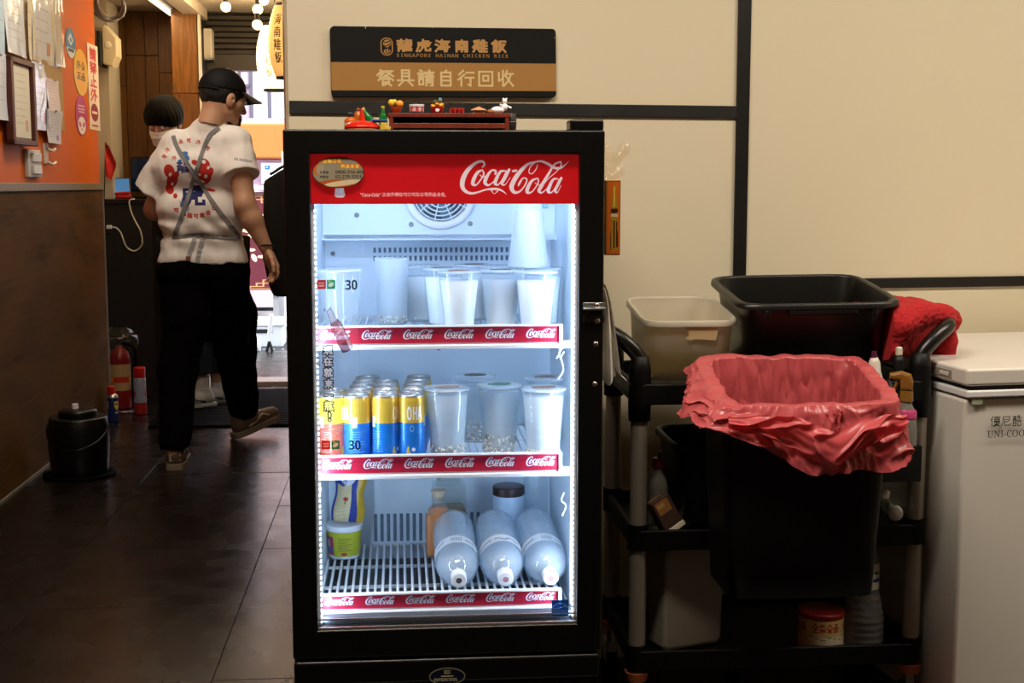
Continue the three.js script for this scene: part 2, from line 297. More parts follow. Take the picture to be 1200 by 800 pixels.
// beyond its end: a recessed pale wall, a wall of wooden boards, a wooden pillar, the entrance
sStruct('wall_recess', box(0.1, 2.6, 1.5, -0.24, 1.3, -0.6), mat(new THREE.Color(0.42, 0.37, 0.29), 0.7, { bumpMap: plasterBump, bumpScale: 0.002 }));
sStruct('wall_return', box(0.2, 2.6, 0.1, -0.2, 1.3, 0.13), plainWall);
const RZ = -0.62, rx = (x) => onPlaneOf(S, x, 216, RZ).x;
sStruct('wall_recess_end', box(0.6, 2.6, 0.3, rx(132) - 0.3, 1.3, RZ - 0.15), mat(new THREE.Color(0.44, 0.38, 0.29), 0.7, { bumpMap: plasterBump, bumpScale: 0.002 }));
const boardTex = [0, 1, 2].map((q) => dataTex(256, (u, v) => {
  const w = tile(u + q * 0.3, v, 2.5, 1.5, 4), g = 0.5 + 0.5 * Math.sin((u * 9 + w * 8) * 2.4 + q), f = tile(u, v + q * 0.2, 70, 5, 3), kn = sstep(0.32, 0.45, tile(u + q * 0.21, v + 0.3 * q, 5, 5, 2)), k = clamp(0.4 + 0.3 * g + 0.7 * f - 0.5 * kn, 0, 1);
  return [lerp(0.30, 0.60 - 0.03 * q, k), lerp(0.175, 0.385 - 0.02 * q, k), lerp(0.05, 0.12, k)];
}, true));
const boardMats = boardTex.map((map) => phys(0xffffff, 0.42, { map, bumpMap: fineBump, bumpScale: 0.0005 }));
const FZ = -1.1;                                             // the entrance plane in S
const sx = (x, z = FZ) => onPlaneOf(S, x, 216, z).x;
const woodWall = sStruct('wall_entrance', box(sx(262) + 0.35, 2.55, 0.08, (sx(262) - 0.35) / 2, 1.275, FZ - 0.06), mat(0x1a0f07, 0.7));
for (const [a, b, cut] of [[132, 152, 0.62], [152.6, 174.5, 1.1], [175, 190, 0.8], [190.5, 209, 1.3]]) {
  const x0 = sx(a), x1 = sx(b);
  for (const [y0, y1] of [[0, cut], [cut + 0.004, 1.78 + (cut % 0.3)], [1.784 + (cut % 0.3), 2.24]]) part('board', box(x1 - x0, y1 - y0, 0.02, (x0 + x1) / 2, (y0 + y1) / 2, FZ - 0.008, 0.002), boardMats[Math.floor(rnd() * 3)], woodWall);
}
const PZ = -0.72, px0 = sx(206, PZ), px1 = sx(238, PZ);
const pillar = sStruct('pillar', box(px1 - px0 - 0.02, 2.24, 0.36, (px0 + px1) / 2 - 0.002, 1.12, PZ - 0.2), mat(0x1c1007, 0.7));
for (const [y0, y1, q] of [[0, 0.7, 1], [0.704, 1.735, 2], [1.739, 2.24, 0]]) part('board', box(px1 - px0 - 0.012, y1 - y0, 0.02, (px0 + px1) / 2 - 0.006, (y0 + y1) / 2, PZ - 0.008, 0.002), boardMats[q], pillar);
part('edge_strip', box(0.014, 2.24, 0.05, px1 + 0.001, 1.12, PZ - 0.012, 0.003), mat(new THREE.Color(0.66, 0.6, 0.5), 0.4), pillar);
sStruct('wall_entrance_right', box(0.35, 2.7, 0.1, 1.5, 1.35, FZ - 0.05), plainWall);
// rolled shutter above the doorway: one slat per mesh
const dx0 = sx(257), dx1 = 1.33;
const headBox = sStruct('door_1', [box(dx1 - sx(240), 0.09, 0.1, (dx1 + sx(240)) / 2, 1.945, FZ - 0.04), box(0.05, 1.9, 0.08, dx0 - 0.01, 0.95, FZ - 0.04), box(dx1 - sx(238), 0.4, 0.04, (dx1 + sx(238)) / 2, 2.16, FZ - 0.09)], mat(new THREE.Color(0.03, 0.022, 0.015), 0.5));
for (let i = 0; i < 9; i++) part('shutter_slat', box(dx1 - sx(239), 0.031, 0.022, (dx1 + sx(239)) / 2, 2.005 + i * 0.034, FZ + 0.005 + 0.004 * Math.sin(i), 0.008), mat(new THREE.Color(0.020, 0.014, 0.009), 0.6), headBox);
part('jamb_strip', box(0.03, 1.9, 0.02, dx0 + 0.028, 0.95, FZ + 0.002), mat(new THREE.Color(0.45, 0.42, 0.38), 0.35), headBox);
part('threshold', box(0.9, 0.03, 0.2, 0.86, 0.01, FZ + 0.0, 0.004), mat(new THREE.Color(0.36, 0.27, 0.24), 0.5), headBox);
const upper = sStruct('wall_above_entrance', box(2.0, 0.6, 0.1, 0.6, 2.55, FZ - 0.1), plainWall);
const doorMat = single('door_mat', [box(1.0, 0.012, 1.2, 0, 0.006, 0, 0.004), ...Array.from({ length: 20 }, (_, i) => box(0.98, 0.003, 0.03, 0, 0.0125, -0.57 + i * 0.06, 0.0012))], M.rubber, 'black ribbed rubber mat on the floor inside the street doorway', 'mat', inS(0.78, 0, -0.2), TURN);

// ---------------------------------------------------------------- the street
const st = (name, geo, m) => sStruct(name, geo, m);
st('street_ground', box(30, 0.1, 14, 2, -0.08, -8.2), mat(new THREE.Color(0.20, 0.20, 0.21), 0.85, { bumpMap: plasterBump, bumpScale: 0.004 }));
st('pavement', box(6, 0.05, 1.35, 1, -0.03, -2.9), mat(new THREE.Color(0.045, 0.045, 0.05), 0.8, { bumpMap: fineBump, bumpScale: 0.002 }));
{
  const FX = -6.2, fx = (x) => sx(x, FX), fy = (y) => onPlaneOf(S, 295, y, FX).y;
  const b = thing('shop_building', 'pale pink shop building across the bright street', 'building', P0.clone().setY(0), TURN);
  part('facade', box(12, 9, 0.4, 2, 4.5, FX - 0.25), mat(new THREE.Color(0.72, 0.62, 0.68), 0.8), b);
  const fr = mat(new THREE.Color(0.08, 0.07, 0.10), 0.5);
  for (const [a, c, y0, y1] of [[283, 297, 76, 140], [318, 345, 76, 140]]) {
    const w = part('window', [box(fx(c) - fx(a), 0.03, 0.06, (fx(a) + fx(c)) / 2, fy(y0), FX), box(fx(c) - fx(a), 0.03, 0.06, (fx(a) + fx(c)) / 2, (fy(y0) + fy(y1)) / 2 + 0.06, FX), box(fx(c) - fx(a), 0.03, 0.06, (fx(a) + fx(c)) / 2, fy(y1), FX), box(0.035, fy(y0) - fy(y1), 0.06, fx(a), (fy(y0) + fy(y1)) / 2, FX), box(0.035, fy(y0) - fy(y1), 0.06, fx(c), (fy(y0) + fy(y1)) / 2, FX)], fr, b);
    part('pane', box(fx(c) - fx(a), fy(y0) - fy(y1), 0.01, (fx(a) + fx(c)) / 2, (fy(y0) + fy(y1)) / 2, FX - 0.02), mat(new THREE.Color(0.55, 0.42, 0.52), 0.2), w);
  }
  part('pilaster', box(fx(282) - fx(262), 5, 0.2, (fx(262) + fx(282)) / 2, 2.5, FX + 0.02), mat(new THREE.Color(0.86, 0.40, 0.24), 0.7), b);
  part('ledge', box(6, 0.06, 0.2, 1.5, fy(143), FX + 0.05), mat(new THREE.Color(0.4, 0.35, 0.4), 0.7), b);
  part('wall_panel', box(fx(360) - fx(298), fy(70) - fy(140), 0.05, (fx(298) + fx(360)) / 2, (fy(70) + fy(140)) / 2, FX - 0.03), M.white, b);
  const sg = part('sign_board', box(fx(380) - fx(240), fy(146) - fy(186), 0.2, (fx(240) + fx(380)) / 2, (fy(146) + fy(186)) / 2, FX + 0.15, 0.02), mat(new THREE.Color(0.62, 0.13, 0.018), 0.6), b, 'plain orange fascia board');
  part('shop_front', box(fx(380) - fx(240), fy(186) - 0.02, 0.08, (fx(240) + fx(380)) / 2, fy(186) / 2, FX + 0.0), mat(new THREE.Color(0.55, 0.36, 0.44), 0.7), b);
  part('notice', [sheet(fx(333) - fx(308), fy(191) - fy(215), 0.02).translate((fx(308) + fx(333)) / 2, (fy(191) + fy(215)) / 2, FX + 0.12)], printed(canvasTex(128, 128, (g) => { g.fillStyle = '#2a7fd0'; g.fillRect(22, 16, 30, 26); g.fillStyle = '#fff'; g.fillRect(30, 22, 10, 8); g.fillStyle = '#9ab'; for (let i = 0; i < 5; i++) g.fillRect(20, 56 + i * 13, 84, 4); })), b);
}
{ // dark red stall with gold fretwork
  const d = -4.4, p0 = onPlaneOf(S, 280, 366, d), p1 = onPlaneOf(S, 327, 220, d), w = p1.x - p0.x + 0.5, h = p1.y, cx = p1.x - w / 2;
  const t = thing('street_stall', 'dark red street stall counter with gold corner fretwork and white top', 'stall', inS(cx, 0, d - 0.3), TURN);
  const tex = canvasTex(512, 1024, (g) => {
    g.fillStyle = '#541020'; g.fillRect(0, 0, 512, 1024); g.strokeStyle = '#b98a58'; g.lineWidth = 7; g.strokeRect(14, 14, 484, 996); g.lineWidth = 9;
    const fret = (x, y, sx, sy) => { g.save(); g.translate(x, y); g.scale(sx, sy); for (const q of [0, 34]) { g.beginPath(); g.moveTo(0, 120 - q); g.lineTo(34, 120 - q); g.lineTo(34, 86 - q); g.lineTo(68, 86 - q); g.lineTo(68, 52 - q); g.lineTo(102, 52 - q); g.lineTo(102, 18); g.lineTo(136, 18); g.lineTo(136, -0); g.stroke(); } g.restore(); };
    fret(20, 20, 1, 1); fret(492, 20, -1, 1); fret(20, 1004, 1, -1); fret(492, 1004, -1, -1);
    g.fillStyle = '#dcc6a0'; for (let i = 0; i < 9; i++) { const x = 330 + 60 * Math.sin(i * 2.1), y = 180 + i * 72; g.beginPath(); g.ellipse(x, y, 42, 13, 0.2 * i, 0, 7); g.fill(); g.beginPath(); g.ellipse(x + 36, y - 12, 20, 16, 0, 0, 7); g.fill(); }
    g.fillStyle = '#e9ddc6'; g.font = 'bold 90px sans-serif'; g.fillText('5', 255, 860);
  });
  part('cabinet', box(w, h - 0.36, 0.6, 0, (h - 0.36) / 2 + 0.32, 0), mat(new THREE.Color(0.16, 0.03, 0.05), 0.6), t);
  part('front_panel', sheet(w, h - 0.36, 0.012).translate(0, (h - 0.36) / 2 + 0.32, 0.307), printed(tex, 0.5), t);
  part('top', box(w + 0.1, 0.035, 0.75, 0, h + 0.0, 0, 0.01), M.white, t);
  for (const s of [-1, 1]) part('leg', box(0.05, 0.32, 0.5, s * (w / 2 - 0.05), 0.15, 0), M.grey, t);
  part('post', box(0.05, 1.5, 0.05, w / 2 + 0.05, 0.75, 0.25), M.white, t);
}
{ // white boxes, roll and grating on the road between the doorway and the stall
  const f1 = onPlaneOf(S, 306, 392, -3.3);
  const b = thing('foam_box', 'white foam box with a dark slot standing below the dark red stall', 'box', inS(f1.x - 0.02, -0.03, -3.2), TURN);
  part('body', box(0.42, 0.19, 0.3, 0, 0.095, 0, 0.02), M.white, b); part('lid', box(0.46, 0.05, 0.33, 0, 0.2, 0, 0.015), M.whiteGloss, b); part('slot', box(0.22, 0.03, 0.01, 0.02, 0.14, 0.151), M.dark, b);
  const r = thing('plastic_roll', 'white plastic roll with a reddish end lying on the street', 'roll', inS(f1.x - 0.12, 0.03, -2.75), TURN);
  part('roll', bar(V(-0.17, 0, 0), V(0.17, 0, 0), 0.055, 24), M.whiteGloss, r); part('end_cap', bar(V(-0.185, 0, 0), V(-0.17, 0, 0), 0.05, 24), mat(0xb86a66, 0.5), r);
  const k = thing('kick_stand_frame', 'small dark metal foot frame beside the white roll on the street', 'stand', inS(f1.x + 0.12, -0.03, -2.72), TURN);
  part('foot', [bar(V(-0.03, 0, 0), V(0, 0.1, 0), 0.01), bar(V(0.03, 0, 0), V(0, 0.1, 0), 0.01), box(0.1, 0.02, 0.05, 0, 0.01, 0)], M.dark, k); part('post', bar(V(0, 0.14, 0), V(0.02, 0.3, 0), 0.016), M.white, k);
  const gr = thing('drain_cover', 'pale grey patterned drain cover set in the street before the doorway', 'drain cover', inS(0.75, -0.028, -2.65), TURN);
  part('frame', box(1.1, 0.03, 0.55, 0, 0.0, 0, 0.006), mat(new THREE.Color(0.5, 0.52, 0.56), 0.5), gr);
  part('stud', Array.from({ length: 60 }, (_, i) => ball(0.022, -0.5 + (i % 15) * 0.07 + (Math.floor(i / 15) % 2) * 0.03, 0.016, -0.2 + Math.floor(i / 15) * 0.13, 1, 0.4, 1)), mat(new THREE.Color(0.62, 0.64, 0.68), 0.4), gr).userData.kind = 'stuff';
}

// ---------------------------------------------------------------- on the orange side wall
function wallItem(x0, x1, y0, y1, out = 0.003) {            // frame rectangle of something flat on the side wall -> centre in S, width along the wall, height
  const a = onSide(x0, (y0 + y1) / 2, out), b = onSide(x1, (y0 + y1) / 2, out), m = (a.z + b.z) / 2, c = toS(camera.position), xm = (x0 + x1) / 2;
  const t = onSide(xm, y0, out), u = onSide(xm, y1, out);
  return { z: m, w: Math.abs(a.z - b.z), y: (t.y + u.y) / 2, h: t.y - u.y };
}
function onWallThing(name, label, category, r, out, group) { const t = thing(name, label, category, inS(out, r.y, r.z), TURN + Math.PI / 2, group); return t; }   // its own x runs along the wall, its z points into the room
function paperTex(base, ink, lines, seal, border) {
  return canvasTex(128, 256, (g) => {
    g.fillStyle = base; g.fillRect(0, 0, 128, 256); if (border) { g.strokeStyle = border; g.lineWidth = 9; g.strokeRect(8, 8, 112, 240); }
    g.fillStyle = ink; for (let i = 0; i < lines; i++) { const y = 26 + i * 200 / lines; for (let x = 22; x < 100; x += rr(7, 14)) g.fillRect(x, y, rr(3, 8), 3.4); }
    if (seal) { g.fillStyle = seal; g.fillRect(86, 190, 20, 40); }
  });
}
{
  const nb = wallItem(1, 71, -25, 148, 0.006), t = onWallThing('notice_board', 'tan cork notice board behind the papers on the orange wall', 'notice board', nb, 0.001);
  part('board', box(nb.w, nb.h, 0.01, 0, 0, 0.005, 0.002), mat(new THREE.Color(0.46, 0.29, 0.11), 0.85, { bumpMap: fineBump, bumpScale: 0.001 }), t);
  const sheets = [
    [-8, 3, -30, 62, paperTex('#bcd6e2', '#7a98a8', 5), 'pale blue sheet cut off at the far left of the notice board'],
    [3.5, 28, -22, 64, paperTex('#dfe4e8', '#9aa3ad', 7, null), 'white licence sheet in a clear sleeve second from the left'],
    [29.5, 36, -25, 69, paperTex('#e6d9b4', '#b98a5a', 5), 'narrow cream strip of paper between the two licence sheets'],
    [36.5, 62, -25, 73, paperTex('#dce2e4', '#8f98a6', 6, '#d9906e', '#e3d3a2'), 'white certificate with a cream border and red seal'],
    [62.5, 71, -5, 77, paperTex('#cfc9bb', '#b7b1a4', 3), 'crinkled clear plastic sleeve at the right end of the board'],
    [-12, 6, 62, 140, paperTex('#dde1e8', '#aab1bc', 4), 'blank white sheet under the blue one at the left edge'],
    [38.5, 53, 74, 152, paperTex('#d5d8dc', '#a5a8ae', 9, '#c98078'), 'white sheet in plastic just right of the framed certificate'],
    [53.5, 69, 93, 131, paperTex('#e0d4d6', '#d08088', 8), 'small white note with red handwriting'],
    [52.5, 71, 129, 168, paperTex('#cfd0da', '#7a7d98', 9, '#a578c0'), 'white receipt with purple print hanging lowest on the board'],
  ];
  sheets.forEach(([a, b, y0, y1, tex, label], i) => {
    const r = wallItem(a, b, y0, y1, 0.016), p = onWallThing('paper_sheet', label, 'paper', r, 0.013 + (i % 3) * 0.004, 'papers on the orange wall');
    const g = grid(6, 8, (u, v) => V((u - 0.5) * r.w, (v - 0.5) * r.h, 0.004 + 0.006 * Math.sin(u * 3 + i) * (1 - v) + 0.004 * Math.sin(v * 4 + i * 2)));
    part('sheet', g, mat(0xffffff, 0.7, { map: tex, side: THREE.DoubleSide }), p);
    if (i === 1 || i === 3 || i === 4 || i === 6) part('plastic_sleeve', grid(14, 14, (u, v) => V((u - 0.5) * r.w * 1.03, (v - 0.5) * r.h * 1.02, 0.014 + 0.006 * Math.sin(u * 3 + i) * (1 - v) + 0.004 * nz(u * 5, v * 7, i))), clear(0xffffff, 0.12), p);
    part('pin', ball(0.006, 0, r.h * 0.47, 0.012), M.steel, p);
  });
  const r = wallItem(9.5, 38, 70, 170, 0.03), f = onWallThing('framed_certificate', 'certificate in a dark red wooden frame hanging on the orange wall', 'picture frame', r, 0.02);
  const fm = mat(new THREE.Color(0.09, 0.022, 0.012), 0.6), e = 0.022;
  for (const [w, h, x, y] of [[r.w, e, 0, r.h / 2 - e / 2], [r.w, e, 0, -r.h / 2 + e / 2], [e * 1.6, r.h, -r.w / 2 + e * 0.8, 0], [e * 1.6, r.h, r.w / 2 - e * 0.8, 0]]) part('frame_rail', box(w, h, 0.03, x, y, 0.012, 0.004), fm, f);
  part('inner_liner', box(r.w - 0.03, r.h - 0.03, 0.012, 0, 0, 0.004), mat(new THREE.Color(0.5, 0.33, 0.15), 0.5), f);
  part('document', sheet(r.w - 0.11, r.h - 0.06, 0.004).translate(0, 0, 0.013), mat(0xffffff, 0.6, { map: paperTex('#d9d3bd', '#a8a48e', 8, '#c99a80') }), f);
}
{ // stickers on the orange paint
  const oval = (r) => new THREE.CylinderGeometry(0.5, 0.5, 0.003, 40).rotateX(Math.PI / 2).scale(r.w, r.h, 1);
  const planar = (g, w, h) => { const p = g.attributes.position, u = g.attributes.uv; for (let i = 0; i < p.count; i++) u.setXY(i, p.getX(i) / w + 0.5, p.getY(i) / h + 0.5); return g; };
  const st1 = [
    [77, 88, 33, 68, 'blue', 'oval blue and white sticker with a star shape, topmost on the orange wall', (g) => { g.fillStyle = '#d8e2e6'; g.fillRect(0, 0, 128, 256); g.fillStyle = '#3f86b8'; g.fillRect(0, 0, 128, 170); g.fillStyle = '#e8f0f4'; g.beginPath(); g.moveTo(64, 40); g.lineTo(100, 100); g.lineTo(64, 150); g.lineTo(28, 100); g.fill(); g.fillStyle = '#5b9ac6'; g.beginPath(); g.moveTo(64, 70); g.lineTo(84, 100); g.lineTo(64, 128); g.lineTo(44, 100); g.fill(); g.fillStyle = '#22394a'; g.fillRect(24, 176, 80, 26); }],
    [86.5, 102.5, 58, 112, 'yellow', 'round yellow sticker with black lettering on the orange wall', (g) => { g.fillStyle = '#e8c63c'; g.fillRect(0, 0, 128, 256); g.fillStyle = '#f0b60e'; g.beginPath(); g.ellipse(64, 128, 54, 112, 0, 0, 7); g.fill(); g.strokeStyle = '#2a2416'; glyphs(g, '外食', 26, 70, 34, 40, 5, false, 40); glyphs(g, '正品', 26, 128, 34, 40, 5, false, 40); }],
    [88.5, 102, 112, 159, 'pink', 'oval pink delivery sticker with a white panda face on the orange wall', (g) => { g.fillStyle = '#c24a86'; g.fillRect(0, 0, 128, 256); g.fillStyle = '#eed6e2'; g.fillRect(30, 62, 70, 8); g.fillRect(26, 82, 76, 10); g.fillRect(34, 100, 60, 10); g.fillStyle = '#f4f0f2'; g.beginPath(); g.ellipse(64, 190, 42, 56, 0, 0, 7); g.fill(); g.fillStyle = '#c24a86'; for (const s of [-1, 1]) { g.beginPath(); g.ellipse(64 + s * 20, 184, 10, 18, s * 0.4, 0, 7); g.fill(); } g.beginPath(); g.ellipse(64, 214, 7, 6, 0, 0, 7); g.fill(); }],
  ];
  for (const [a, b, y0, y1, c, label, draw] of st1) { const r = wallItem(a, b, y0, y1, 0.002), t = onWallThing('wall_sticker', label, 'sticker', r, 0.002); part('sticker', planar(oval(r), r.w, r.h), printed(canvasTex(128, 256, draw), 0.35), t); }
  const r = wallItem(103.5, 115.5, 53, 152, 0.002), t = onWallThing('wall_sticker', 'tall white sticker with a column of red characters and a red stop roundel', 'sticker', r, 0.002);
  part('sticker', sheet(r.w, r.h, 0.003), printed(canvasTex(96, 400, (g) => { g.fillStyle = '#e6d9c8'; g.fillRect(0, 0, 96, 400); g.strokeStyle = '#c02a20'; glyphs(g, '請禁止外', 22, 18, 52, 64, 9, true); g.fillStyle = '#8d1a18'; g.beginPath(); g.ellipse(48, 318, 34, 42, 0, 0, 7); g.fill(); g.fillStyle = '#e6d9c8'; g.fillRect(24, 312, 48, 12); g.fillStyle = '#8d1a18'; g.fillRect(20, 376, 56, 8); }), 0.5), t);
}
{
  const r = wallItem(31, 46, 175.5, 208, 0.01), t = onWallThing('light_switch', 'white double rocker light switch on the orange wall', 'switch', r, 0.0);
  part('plate', box(r.w, r.h, 0.018, 0, 0, 0.009, 0.005), mat(0xb9b6ac, 0.45), t);
  for (const s of [-1, 1]) part('rocker', box(r.w * 0.62, r.h * 0.33, 0.012, 0.01, s * r.h * 0.23, 0.022, 0.004).rotateX(s * 0.06), mat(0xcfccc2, 0.4), t);
  const h = wallItem(52.5, 61, 168, 192, 0.01), k = onWallThing('wall_hook', 'small white plastic hook strip below the receipts on the orange wall', 'hook', h, 0);
  part('strip', box(h.w * 0.5, h.h, 0.008, -h.w * 0.2, 0, 0.004, 0.002), mat(0xc8b9a6, 0.5), k);
  for (const y of [0.25, -0.4]) part('hook', tube([V(-h.w * 0.1, h.h * y, 0.008), V(0, h.h * y - 0.01, 0.025), V(h.w * 0.35, h.h * y, 0.03)], 0.006), mat(0xd8cdbc, 0.4), k);
}
{ // coil of cable, white box and flag on and beside the wall's end
  const c = at(128, 6, 6.85), t = thing('cable_coil', 'grey coil of cable hanging from the ceiling at the end of the orange wall', 'cable', c, 0.35);
  for (let q = 0; q < 6; q++) { const o = [rr(-0.008, 0.008), rr(-0.008, 0.008)], R = 0.062 + 0.005 * q; part('loop', tube(Array.from({ length: 17 }, (_, i) => V(o[0] + R * Math.cos(i * Math.PI / 8), o[1] + R * 1.05 * Math.sin(i * Math.PI / 8), 0.02 * Math.sin(i * 0.8 + q))), 0.0055, 6, 60), mat(q % 2 ? 0x77777a : 0x98999c, 0.45), t); }
  part('hanger', bar(V(0, 0.06, 0), V(0, 2.63 - c.y, 0), 0.003), M.steel, t);
  const b0 = onPlaneOf(S, 117, 54, RZ + 0.08), e = thing('alarm_box', 'cream wall-mounted box with a domed front on the pale wall past the orange one', 'alarm box', inS(b0.x, b0.y, RZ + 0.085), TURN);
  part('back_plate', box(0.02, 0.19, 0.16, 0.012, -0.02, 0, 0.004), M.dark, e);
  part('casing', extr([[0, -0.1], [0.055, -0.118], [0.082, -0.06], [0.082, 0.04], [0.02, 0.11], [0, 0.1]], 0.11, 0.008).translate(0.022, 0, -0.065), mat(new THREE.Color(0.72, 0.62, 0.42), 0.4), e);
  part('lens', ball(0.022, 0.055, 0.0, 0.05, 1, 1, 0.4), mat(new THREE.Color(0.85, 0.78, 0.6), 0.25), e);
}
{ // service counter with the till
  const cz = -0.55, a = sx(116, cz), b = sx(176, cz), h = onPlaneOf(S, 150, 233, cz).y, w = b - a, cx = (a + b) / 2;
  const t = thing('counter_cabinet', 'dark wooden service counter past the end of the orange wall', 'counter', inS(cx, 0, cz - 0.23), TURN);
  part('carcass', box(w, h - 0.03, 0.46, 0, (h - 0.03) / 2, 0), phys(0xffffff, 0.5, { map: woodTex([0.05, 0.025, 0.012], [0.11, 0.06, 0.03]) }), t);
  part('worktop', box(w + 0.02, 0.03, 0.48, 0.01, h - 0.015, 0, 0.005), mat(0x120c12, 0.35), t);
  part('socket', box(0.035, 0.05, 0.014, -w / 2 + 0.045, h - 0.17, 0.236, 0.004), M.dark, t);
  const top = inS(cx, h, cz - 0.1);
  const tb = thing('tablet', 'tablet with a pale blue screen leaning on the counter beside the orange wall', 'tablet', inS(a + 0.066, h, cz - 0.12), TURN + 0.3);
  part('case', box(0.17, 0.125, 0.012, 0, 0.06, 0, 0.004).rotateX(-0.3), M.black, tb);
  part('screen', sheet(0.155, 0.11, 0.003).translate(0, 0.06, 0.0075).rotateX(-0.3), mat(0x111416, 0.2, { emissive: 0x5aa2dc, emissiveIntensity: 0.45 }), tb);
  const mo = thing('till_monitor', 'dark till monitor standing on the counter behind the man', 'monitor', inS(cx + 0.09, h, cz - 0.22), TURN - 0.2);
  part('base', box(0.13, 0.014, 0.12, 0, 0.007, 0, 0.004), M.black, mo); part('stem', box(0.03, 0.06, 0.02, 0, 0.04, 0), M.black, mo);
  part('screen', box(0.2, 0.2, 0.02, 0, 0.14, 0, 0.005), M.black, mo); part('display', sheet(0.18, 0.18, 0.002).translate(0, 0.14, 0.011), phys(0x0a1420, 0.15, { emissive: 0x16344e, emissiveIntensity: 0.12 }), mo);
  single('red_stapler', [box(0.09, 0.022, 0.03, 0, 0.011, 0, 0.008), box(0.085, 0.02, 0.026, -0.003, 0.03, 0, 0.008).rotateZ(0.08)], mat(0xa91a14, 0.4), 'small red stapler on the counter between the tablet and the monitor', 'stapler', inS(cx - 0.02, h, cz - 0.06), TURN);
  const fq = onPlaneOf(S, 127, 188, cz - 0.02), fp = inS(fq.x, fq.y, fq.z), fl = thing('red_flag', 'small red pennant flag on a thin stick at the counter', 'flag', fp, 0.1);
  part('stick', bar(V(-0.03, h - fp.y, 0), V(-0.01, 0.1, 0), 0.003), M.dark, fl);
  part('cloth', grid(6, 8, (u, v) => V(-0.016 + u * 0.062 * (1 - Math.abs(v - 0.45) * 1.2), -0.09 + v * 0.19 - u * 0.02, 0.012 * Math.sin(u * 5 + v * 3))), mat(0xc01c16, 0.7, { side: THREE.DoubleSide }), fl);
  const q = (x, y) => { const p = onPlaneOf(S, x, y, cz + 0.02); return inS(p.x, p.y, p.z); };
  const cb = single('charging_cable', tube([q(158, 233), q(152, 235), q(153, 246), q(158, 258), q(165, 272), q(166, 287), q(158, 294), q(149, 290), q(141, 272), q(136, 267), q(129, 266)], 0.0045, 8, 80), mat(0xc9c2b4, 0.45), 'white charging cable drooping over the front of the dark counter', 'cable');
  single('cable_plug', box(0.03, 0.022, 0.02, 0, 0, 0, 0.005), M.white, 'white plug of the cable in the counter socket', 'plug', q(128, 266), TURN);
}
{ // hanging lanterns and bulbs by the doorway
  const paper = (e, tex) => phys(0xffffff, 0.8, { map: tex, emissive: 0xffffff, emissiveMap: tex, emissiveIntensity: e, transmission: 0.2, thickness: 0, side: THREE.DoubleSide });
  const lt = (base, ink) => canvasTex(512, 256, (g) => { g.fillStyle = base; g.fillRect(0, 0, 512, 256); g.strokeStyle = ink; for (const x of [40, 168, 296, 424]) glyphs(g, '海南雞飯', x, 34, 30, 46, 3.2, true, 36); });
  for (const [x, y, d, r, h, tex, e, label, turn] of [[323, 68, 7.3, 0.105, 0.34, lt('#fffaf0', '#6a5a3c'), 0.62, 'glowing white paper lantern with brush characters near the doorway', 0.5], [339, 49, 6.9, 0.11, 0.36, lt('#e6cf98', '#2a2012'), 0.16, 'cream paper lantern with dark characters hanging in front of the white one', 0.25]]) {
    const p = at(x, y, d), t = thing('paper_lantern', label, 'lantern', p, turn);
    const prof = []; for (let i = 0; i <= 36; i++) { const v = i / 36, a = Math.sin(Math.PI * (0.12 + 0.76 * v)); prof.push([r * (0.35 + 0.65 * Math.pow(a, 0.7)) + 0.0016 * Math.cos(i * Math.PI), (v - 0.5) * h]); }
    part('shade', latheV(prof, 48), paper(e, tex), t);
    part('rim', [lathe([[r * 0.5, h / 2 - 0.004], [r * 0.66, h / 2 - 0.004], [r * 0.66, h / 2 + 0.014], [r * 0.5, h / 2 + 0.014]], 32)], M.dark, t); part('rim', lathe([[r * 0.5, -h / 2 - 0.012], [r * 0.66, -h / 2 - 0.012], [r * 0.66, -h / 2 + 0.004], [r * 0.5, -h / 2 + 0.004]], 32), M.dark, t);
    part('cord', bar(V(0, h / 2, 0), V(0, (p.y > 2.0 || d < 7.0 ? 2.62 : 2.24) - p.y, 0), 0.003), M.dark, t);
    const l = new THREE.PointLight(0xffe2b0, e * 0.8, 6, 2); l.shadow.radius = 3; l.castShadow = true; l.position.set(0, 0, 0); t.add(l);
  }
  for (const [x, y, label] of [[264.5, 8, 'leftmost glowing round bulb above the doorway'], [302, 11, 'glowing round bulb just above the white lantern'], [309, 0, 'glowing round bulb at the very top beside the lanterns'], [301.5, 29, 'lowest glowing round bulb, touching the white lantern in view']]) {
    const p = at(x, y, 6.95), t = thing('globe_bulb', label, 'light bulb', p, 0);
    part('bulb', ball(0.027), mat(0xfff0d0, 0.4, { emissive: 0xffe2a6, emissiveIntensity: 3.2 }), t);
    part('socket', cyl(0.012, 0.014, 0.035, 0, 0.024, 0), M.dark, t); part('wire', bar(V(0, 0.05, 0), V(0, 2.24 - p.y, 0), 0.0025), M.dark, t);
    const l = new THREE.PointLight(0xffd9a0, 0.35, 5, 2); l.shadow.radius = 1.5; l.castShadow = true; t.add(l);
  }
  const u = sx(247, FZ + 0.05), vy = onPlaneOf(S, 247, 52, FZ + 0.05).y;
  const s = thing('speaker_box', 'white wall speaker beside the wooden pillar', 'speaker', inS(u, vy, FZ + 0.06), TURN);
  part('casing', box(0.075, 0.175, 0.1, 0, 0, 0, 0.01), mat(new THREE.Color(0.68, 0.63, 0.54), 0.45), s); part('bottom_lip', box(0.07, 0.012, 0.095, 0.003, -0.09, 0.002, 0.004), M.grey, s); part('grille', box(0.06, 0.15, 0.006, 0, 0, 0.052, 0.004), mat(new THREE.Color(0.6, 0.55, 0.47), 0.7), s);
  const f = thing('tube_light', 'fluorescent tube fitting on the low ceiling before the wooden boards', 'ceiling light', inS(sx(190, -0.4), 2.238, -0.45), TURN);
